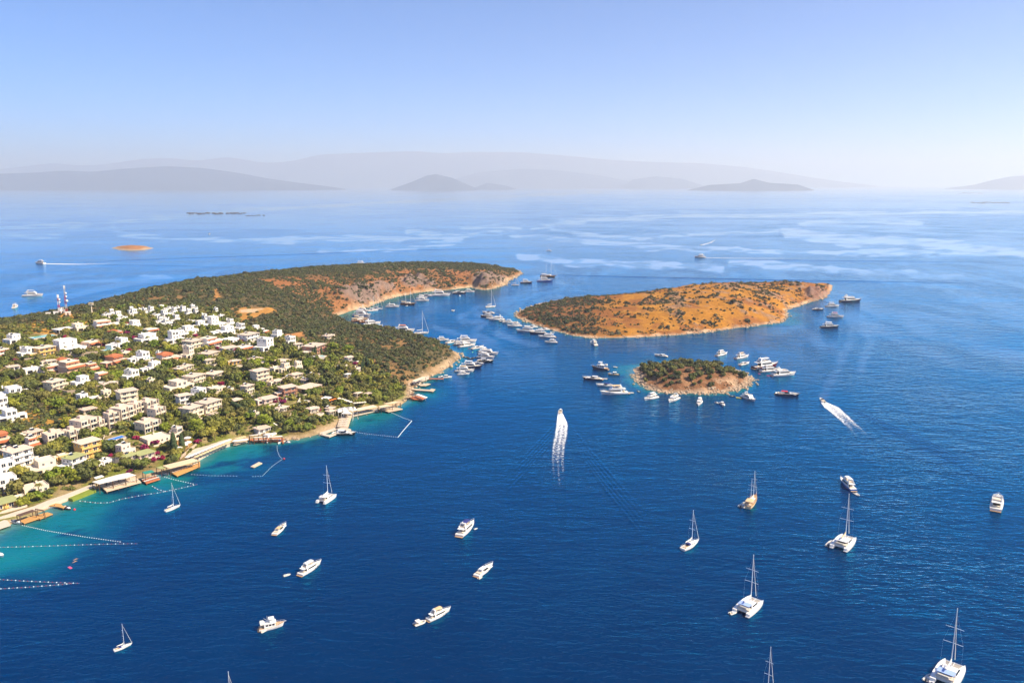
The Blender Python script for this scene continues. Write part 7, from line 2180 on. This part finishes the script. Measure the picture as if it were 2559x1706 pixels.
boat('sailN', (1745, 1354), (1707, 1374), 'white sloop with navy sprayhood left of the tan ketch', None, G5)
boat('ketch', (1888, 1245), (1869, 1270), 'tan hulled two masted ketch with cream awning', None, G5)
boat('rib', (1866, 1258), (1852, 1268), 'grey dinghy beside the tan hulled ketch')
boat('blue', (2101, 1200), (2132, 1226), 'deep blue hulled yacht above the tan covered catamaran', None, G5)
boat('rib', (2146, 1239), (2136, 1232), 'white tender behind the deep blue hulled yacht')
boat('flyX', (2494, 1246), (2488, 1276), 'white motor yacht seen from astern at the far right', None, G5)
boat('day', (8, 1392), (-18, 1384), 'white motorboat half cut by the left edge', 8)
boat('sailW', (1935, 1722), (1895, 1768), 'mast of a sailing yacht cut by the bottom edge', 10.5, G5)
boat('sail', (592, 1775), (560, 1815), 'bare masthead poking in at the bottom left edge', 9.9, G5)
# --- under way
s1 = boat('day', (1402, 1025), (1399, 1036), 'white speedboat heading away in front of a long straight foam wake', 9, None, R(4))
s2 = boat('day', (2049, 998), (2060, 1006), 'white speedboat turning left with a curved foam wake', 9, None, R(4))
boat('big', (88, 658), (112, 659), 'white motor yacht speeding left past the sandy islet', 24)
boat('fly', (1736, 643), (1762, 643), 'white ferry like yacht with wake on the far water', 23)
boat('day', (1749, 613), (1755, 612), 'tiny dark boat drawing a curved wake on the far water', 9)
boat('day', (521, 586), (525, 584), 'tiny boat alone on the far water above the sandy islet', 16)
boat('sail', (1369, 627), (1374, 627), 'speck of a boat beyond the tall two masted ship', 12)
boat('big', (104, 739), (62, 740), 'white motor yacht behind the antenna masts', 26)
boat('fly', (44, 766), (34, 770), 'smaller white yacht behind the left hill crest', 16)
boat('day', (24, 800), (17, 803), 'little white boat just beyond the left hill crest', 7)
boat('fly', (887, 663), (908, 663), 'white yacht passing beyond the headland crest', 26)
# --- islet
boat('fly', (1480, 858), (1487, 862), 'white yacht bows on below the large island', 15, G3)
boat('open', (1640, 889), (1662, 891), 'white cruiser half hidden behind the small island trees', 12, G3)
boat('trawlN', (1481, 921), (1517, 924), 'dark hulled trawler left of the small island', 14, G3)
boat('wood', (1522, 936), (1543, 937), 'tan wooden boat with white roof left of the small island', 9, G3)
boat('rib', (1534, 917), (1542, 918), 'tiny white dinghy above the tan wooden boat', 4)
boat('openB', (1457, 947), (1503, 949), 'sleek dark striped yacht farthest left of the small island', None, G3)
boat('rib', (1507, 947), (1516, 947), 'tender astern of the sleek dark striped yacht', 4)
boat('openN', (1491, 964), (1533, 966), 'white cruiser with dark glass between two larger yachts', None, G3)
boat('flyT', (1502, 985), (1566, 983), 'largest white yacht at the left of the small island', None, G3)
boat('rib', (1571, 982), (1583, 982), 'small white dinghy right of the largest islet yacht', 4)
boat('ribD', (1593, 977), (1598, 979), 'dark dinghy near the left shore of the small island', 3.6)
boat('fly', (1612, 1000), (1640, 993), 'white yacht first from the left below the small island', 14, G3)
boat('flyX', (1671, 1006), (1694, 995), 'white yacht second from the left below the small island', 15, G3)
boat('fly', (1745, 1014), (1750, 1004), 'white yacht seen bows on below the middle of the small island', 13, G3)
boat('open', (1810, 1017), (1802, 1006), 'small white cruiser with a tender on its left', 10, G3)
boat('rib', (1796, 1008), (1790, 1006), 'white tender left of the small white cruiser', 4)
boat('flyX', (1885, 1003), (1858, 992), 'white yacht pointing right below the small island east shore', 15, G3)
boat('ribY', (1842, 994), (1850, 995), 'yellowish tender left of the right pointing yacht', 4)
boat('ribD', (1826, 990), (1832, 990), 'black dinghy off the small island south shore', 4)
boat('redN', (1996, 990), (1940, 985), 'navy motor yacht with red cushions right of the small island', None, G3)
boat('fly', (1820, 884), (1788, 890), 'white yacht first of the three behind the islet east end', 15, G3)
boat('flyT', (1875, 891), (1834, 897), 'white yacht second of the three behind the islet east end', 16, G3)
boat('open', (1873, 908), (1848, 913), 'white cruiser nearest of the three behind the islet east end', 12.5, G3)
boat('red', (1941, 914), (1885, 921), 'dark red hulled yacht rafted right of the small island', None, G3)
boat('fly', (1946, 926), (1903, 929), 'white flybridge yacht in the middle of the raft of three', None, G3)
boat('flyX', (1986, 936), (1932, 939), 'long white yacht lowest in the raft of three', None, G3)
# --- east of the large island
boat('navyX', (2150, 753), (2102, 754), 'long navy hulled yacht farthest right of the large island', None, G6)
boat('openB', (2055, 774), (2034, 774), 'small dark yacht under the island east point', 14, G6)
boat('fly', (2094, 766), (2067, 766), 'white yacht left of the long navy hulled yacht', 17, G6)
boat('flyO', (2104, 793), (2073, 792), 'white yacht with an orange canopy off the island east point', 18, G6)
boat('navy', (2095, 818), (2053, 818), 'dark yacht lowest of the group east of the large island', None, G6)
# --- strait behind the headland tip
boat('sailN', (1297, 713), (1279, 713), 'small white sailing boat below the headland tip', 12)
boat('navy', (1329, 707), (1302, 707), 'navy yacht in the strait between headland and large island', 19)
boat('blue', (1381, 703), (1344, 703), 'blue hulled yacht in the strait near the two masted ship', 25)
boat('guletW', (1389, 692), (1353, 690), 'tall two masted sailing ship in the strait', 28)
boat('rib', (1131, 779), (1133, 774), 'round white tender alone in the inner bay', 7)
boat('sailW', (1234, 767), (1219, 768), 'tall masted sailing yacht between headland and large island', 14)
for i, (k, bw, st, lab) in enumerate([
 ('openN', (1206, 782), (1233, 783), 'yacht with navy canopy, first at the top of the island row'), ('navy', (1201, 791), (1230, 791), 'white topped dark yacht, second in the island row'),
 ('open', (1215, 796), (1237, 796), 'low white cruiser, third in the island row'), ('flyX', (1222, 800), (1259, 799), 'large white yacht, fourth in the island row'),
 ('openB', (1246, 804), (1263, 803), 'small dark cruiser, fifth in the island row'), ('fly', (1255, 807), (1282, 807), 'white yacht, sixth in the island row'),
 ('flyT', (1268, 816), (1302, 815), 'white yacht with high flybridge, seventh in the island row'), ('open', (1312, 819), (1342, 818), 'white cruiser behind the big yacht in the island row'),
 ('big', (1291, 828), (1335, 829), 'biggest white yacht in the island row'), ('navyX', (1324, 833), (1363, 833), 'dark hulled yacht right of the biggest in the island row'),
 ('open', (1345, 825), (1372, 824), 'slim white boat nearest the island west shore'), ('flyX', (1347, 843), (1386, 843), 'white yacht second from the end of the island row'),
 ('fly', (1362, 856), (1391, 856), 'white yacht last and lowest in the island row')]):
    boat(k, bw, st, lab, None, G2)
boat('rib', (1384, 831), (1378, 831), 'white dinghy on the island side of the row end', 4)
# --- near headland point
boat('flyO', (1035, 828), (986, 828), 'large white yacht with orange roof behind the near ridge', None, G1)
boat('sailW', (1068, 833), (1040, 834), 'thin mast standing behind the near ridge', 15, G1)
for i, (k, bw, st, lab) in enumerate([
 ('fly', (1121, 850), (1091, 851), 'white yacht nearest the ridge in the point row'), ('open', (1143, 853), (1117, 858), 'white cruiser second from the ridge in the point row'),
 ('big', (1190, 854), (1140, 855), 'longest white yacht in the point row'), ('navy', (1160, 861), (1134, 862), 'navy yacht beside the longest in the point row'),
 ('flyX', (1187, 863), (1149, 867), 'white yacht fifth in the point row'), ('open', (1208, 868), (1180, 872), 'low white cruiser sixth in the point row'),
 ('fly', (1227, 876), (1197, 878), 'white yacht seventh in the point row'), ('flyX', (1244, 886), (1198, 884), 'long white yacht farthest out in the point row'),
 ('fly', (1235, 895), (1194, 893), 'white yacht above the dark hulled one in the point row'), ('black', (1232, 904), (1195, 902), 'black hulled sports yacht in the point row'),
 ('open', (1209, 910), (1183, 908), 'small white cruiser below the black hulled sports yacht'), ('navy', (1203, 919), (1151, 918), 'large navy yacht near the end of the point row'),
 ('flyT', (1184, 928), (1139, 928), 'white yacht with tan canopy next to last in the point row'), ('fly', (1173, 935), (1145, 936), 'white yacht last in the point row')]):
    boat(k, bw, st, lab, None, G1)
boat('ribD', (1168, 893), (1162, 893), 'dark dinghy left of the point row', 5)
boat('ribD', (1179, 896), (1173, 896), 'second dark dinghy left of the point row', 5)
boat('ribD', (1188, 894), (1183, 894), 'third dark dinghy left of the point row', 4)
boat('dayT', (1126, 943), (1110, 944), 'white motorboat off the end of the farthest pier', 8)
boat('day', (1104, 941), (1098, 942), 'little white boat tied at the farthest pier', 5)
boat('dayB', (1063, 962), (1050, 960), 'dark boat with red cushions beside the second pier', 7)
boat('dayB', (1049, 961), (1042, 962), 'small black boat tucked inside the second pier', 5)
# --- inner bay
boat('flyT', (928, 778), (889, 778), 'white yacht first from the shore in the bay cluster', 17, G4)
boat('big', (922, 789), (888, 788), 'biggest white yacht of the bay cluster', 22, G4)
boat('gulet', (918, 801), (882, 803), 'brown wooden gulet in the bay cluster', 20, G4)
boat('ketch', (912, 797), (894, 797), 'cream wooden ship behind the brown gulet', 17, G4)
boat('woodD', (924, 804), (900, 806), 'low brown and white boat right of the gulet', 14, G4)
boat('flyX', (946, 809), (915, 811), 'white yacht poking out above the near ridge', 19, G4)
boat('open', (953, 816), (929, 818), 'white cruiser lowest in the bay cluster', 14, G4)
boat('day', (889, 809), (883, 810), 'white tender at the foot of the bay cluster', 7)
boat('sailN', (945, 776), (920, 778), 'white sailing boat at the top of the bay cluster', 14, G4)
boat('sail', (955, 773), (933, 773), 'dark sided sailing boat near the cliff foot', 13, G4)
boat('flyX', (996, 767), (967, 767), 'white and blue yacht alone left of the two masted schooner', 17, G4)
boat('gulet', (1036, 761), (1005, 760), 'brown two masted schooner under the cliff', 20, G4)
boat('rib', (1018, 764), (1015, 765), 'white dinghy below the brown two masted schooner', 4)
boat('fly', (1071, 752), (1041, 752), 'white yacht in front of the trio right of the schooner', 18, G4)
boat('fly', (1064, 745), (1046, 745), 'white yacht in the middle of the trio right of the schooner', 15, G4)
boat('open', (1080, 741), (1055, 740), 'white cruiser rearmost of the trio right of the schooner', 17, G4)
boat('big', (1120, 739), (1081, 739), 'long white yacht under the red cliff slope', 28, G4)
boat('openB', (1163, 733), (1134, 733), 'dark sided yacht near the grey cliff', 19, G4)
boat('fly', (1182, 730), (1165, 730), 'white yacht closest to the grey cliff', 15, G4)
# --- along the quays
boat('black', (878, 1086), (843, 1085), 'black yacht moored at the angled white pontoon', 15)
boat('day', (672, 1110), (660, 1102), 'white jet boat at the right end of the red deck', 5)
boat('day', (726, 1108), (708, 1104), 'white speedboat at the right end of the red deck', 6.5)
boat('dayN', (696, 1109), (702, 1104), 'white boat with lilac cover by the red deck ladder', 5)
boat('day', (422, 1187), (406, 1182), 'white open boat beside the slatted pergola quay', 6)
boat('day', (147, 1267), (128, 1268), 'white dinghy under the bright orange jetty', 6)
boat('woodD', (176, 1274), (160, 1268), 'dark wooden boat at the end of the orange jetty', 6.5)
boat('day', (53, 1309), (34, 1304), 'white open boat below the orange deck', 7)

# ================================================================== WAKES
def foam_mat():
    if 'foam' in MATS: return MATS['foam']
    m, nt, p, out = node_mat('foam')
    N = nt.nodes.new; Lk = nt.links.new
    p.inputs['Base Color'].default_value = (0.86, 0.88, 0.90, 1); p.inputs['Roughness'].default_value = .9
    at = N('ShaderNodeAttribute'); at.attribute_name = 'froth'
    g = N('ShaderNodeNewGeometry'); nz = N('ShaderNodeTexNoise'); nz.inputs['Scale'].default_value = .75; nz.inputs['Detail'].default_value = 5; nz.inputs['Roughness'].default_value = .7
    Lk(g.outputs['Position'], nz.inputs['Vector'])
    ad = N('ShaderNodeMath'); ad.operation = 'ADD'; Lk(nz.outputs['Fac'], ad.inputs[0]); Lk(at.outputs['Fac'], ad.inputs[1])
    mr = N('ShaderNodeMapRange'); mr.interpolation_type = 'SMOOTHSTEP'; mr.inputs['From Min'].default_value = .86; mr.inputs['From Max'].default_value = 1.16
    Lk(ad.outputs[0], mr.inputs['Value'])
    tr = N('ShaderNodeBsdfTransparent'); mx = N('ShaderNodeMixShader')
    Lk(mr.outputs[0], mx.inputs['Fac']); Lk(tr.outputs[0], mx.inputs[1]); Lk(p.outputs[0], mx.inputs[2]); Lk(mx.outputs[0], out.inputs['Surface'])
    MATS['foam'] = m
    return m

def foam(name, pts, prof, n=90, across=11, z=.06):
    """froth lying on the water along a track: prof(u, v) gives how dense it is"""
    P = np.array([on_z(*p)[:2] for p in pts]); w = np.array([p for p in prof['width']])
    seg = np.r_[0, np.cumsum(np.linalg.norm(np.diff(P, axis=0), axis=1))]; T = seg[-1]
    s = np.linspace(0, T, n); X = np.interp(s, seg, P[:, 0]); Y = np.interp(s, seg, P[:, 1])
    for _ in range(3): X[1:-1] = (X[:-2] + 2 * X[1:-1] + X[2:]) / 4; Y[1:-1] = (Y[:-2] + 2 * Y[1:-1] + Y[2:]) / 4
    dx = np.gradient(X); dy = np.gradient(Y); q = np.hypot(dx, dy); nx, ny = -dy / q, dx / q
    W = np.interp(s / T, np.linspace(0, 1, len(w)), w)
    V = []; A = []
    for i in range(n):
        for j in range(across):
            v = j / (across - 1) * 2 - 1
            V.append((X[i] + nx[i] * W[i] * v / 2, Y[i] + ny[i] * W[i] * v / 2, z + prof.get('hump', 0) * math.exp(-s[i] / 6) * (1 - v * v)))
            A.append(prof['f'](s[i] / T, v))
    b = MB(); b.add(V, [(i * across + j, (i + 1) * across + j, (i + 1) * across + j + 1, i * across + j + 1) for i in range(n - 1) for j in range(across - 1)])
    o = b.build(name, foam_mat())
    at = o.data.attributes.new('froth', 'FLOAT', 'POINT'); at.data.foreach_set('value', np.array(A, np.float32))
    return tag(o, kind='stuff')
def f_straight(u, v):
    mid = math.exp(-(v / .2) ** 2); edge = math.exp(-((abs(v) - .72) / .22) ** 2)
    return .56 + .10 * max(mid, edge) - .44 * u - .20 * max(0, u - .45) * (1 - mid) + .5 * max(0, 1 - u / .14) - .6 * max(0, abs(v) - .82)
foam('foam_wake', [(1400, 1033), (1405, 1060), (1402, 1085), (1396, 1115), (1394, 1145), (1396, 1185), (1400, 1240), (1408, 1320)], {'width': [3.2, 7.5, 8, 7.6, 7.2, 6.8, 5, 3], 'f': f_straight, 'hump': .5})
foam('foam_wake', [(2055, 1003), (2078, 1018), (2095, 1032), (2115, 1050), (2135, 1068), (2150, 1085), (2160, 1106)], {'width': [3, 10, 9, 9, 9, 9, 9], 'f': lambda u, v: .64 - .10 * math.exp(-(v / .45) ** 2) - .42 * u ** 1.6 - .7 * max(0, abs(v) - .8), 'hump': .5})
foam('foam_wake', [(108, 659), (150, 660), (200, 660.5), (320, 658), (430, 655)], {'width': [9, 14, 12, 9, 7], 'f': lambda u, v: (.85 - .7 * u) * (1 - abs(v) * .4)}, z=.12)
foam('foam_wake', [(1760, 644), (1850, 645.5), (1980, 646), (2200, 646), (2420, 645)], {'width': [7, 10, 8, 6, 5], 'f': lambda u, v: (.7 - .5 * u) * (1 - abs(v) * .4)}, z=.12)
foam('foam_wake', [(1755, 612), (1775, 607), (1790, 598), (1794, 590)], {'width': [10, 16, 20, 18], 'f': lambda u, v: (.62 - .4 * u) * (1 - abs(v) * .4)}, z=.12)

def swell(pts, width, h, name='wake_swell', px=True):
    """a low travelling ridge of water spreading from a boat"""
    P = np.array([on_z(*p)[:2] for p in pts])
    seg = np.r_[0, np.cumsum(np.linalg.norm(np.diff(P, axis=0), axis=1))]; T = seg[-1]; n = 60
    s = np.linspace(0, T, n); X = np.interp(s, seg, P[:, 0]); Y = np.interp(s, seg, P[:, 1])
    for _ in range(4): X[1:-1] = (X[:-2] + 2 * X[1:-1] + X[2:]) / 4; Y[1:-1] = (Y[:-2] + 2 * Y[1:-1] + Y[2:]) / 4
    dx = np.gradient(X); dy = np.gradient(Y); q = np.hypot(dx, dy); nx, ny = -dy / q, dx / q
    V = []; prof = [(-1, -.04), (-.6, .25), (-.2, .85), (0, 1), (.2, .85), (.6, .25), (1, -.04)]; m = len(prof)
    for i in range(n):
        e = math.sin(math.pi * min(.5, i / n * 2.5)) * min(1, (n - 1 - i) / 18)
        for v, hh in prof: V.append((X[i] + nx[i] * width * v / 2, Y[i] + ny[i] * width * v / 2, max(-.03, hh * h * e + .0)))
    b = MB(); b.add(V, [(i * m + j, (i + 1) * m + j, (i + 1) * m + j + 1, i * m + j + 1) for i in range(n - 1) for j in range(m - 1)])
    o = b.build(name, sea_mat(), None, True)
    at = o.data.color_attributes.new('bed', 'FLOAT_COLOR', 'POINT'); at.data.foreach_set('color', np.tile(np.array([*SEA_DEEP, 1], np.float32), len(V)))
    tag(o, kind='structure')
for k in range(5):
    swell([(1420 + k * 3, 1056 + k * 12), (1442 + k * 5, 1085 + k * 17), (1478 + k * 7, 1130 + k * 21), (1540 + k * 8, 1200 + k * 24), (1620 + k * 8, 1290 + k * 27)], 3.2, .20)
    swell([(1390 - k * 3, 1058 + k * 12), (1364 - k * 5, 1085 + k * 15), (1330 - k * 6, 1120 + k * 17), (1280 - k * 7, 1170 + k * 18)], 3.0, .16)
    swell([(2095 + k * 16, 1012 + k * 8), (2150 + k * 16, 1030 + k * 10), (2230 + k * 16, 1062 + k * 12), (2340 + k * 16, 1110 + k * 14), (2480 + k * 16, 1180 + k * 16)], 2.6, .12)
    swell([(2058 - k * 4, 1034 + k * 12), (2038 - k * 7, 1056 + k * 13), (2004 - k * 9, 1086 + k * 15), (1960 - k * 9, 1120 + k * 16)], 3.0, .14)
swell([(150, 657), (420, 646), (700, 637), (950, 627), (1200, 621), (1420, 617)], 10, .45)
swell([(200, 661), (400, 663), (600, 668)], 9, .35)
swell([(1312, 684), (1480, 689), (1700, 694), (1950, 699), (2250, 704), (2540, 709)], 7, .42)
swell([(1770, 648), (2000, 650), (2300, 653), (2559, 656)], 9, .35)
swell([(1400, 617), (1600, 612), (1720, 609)], 9, .3)
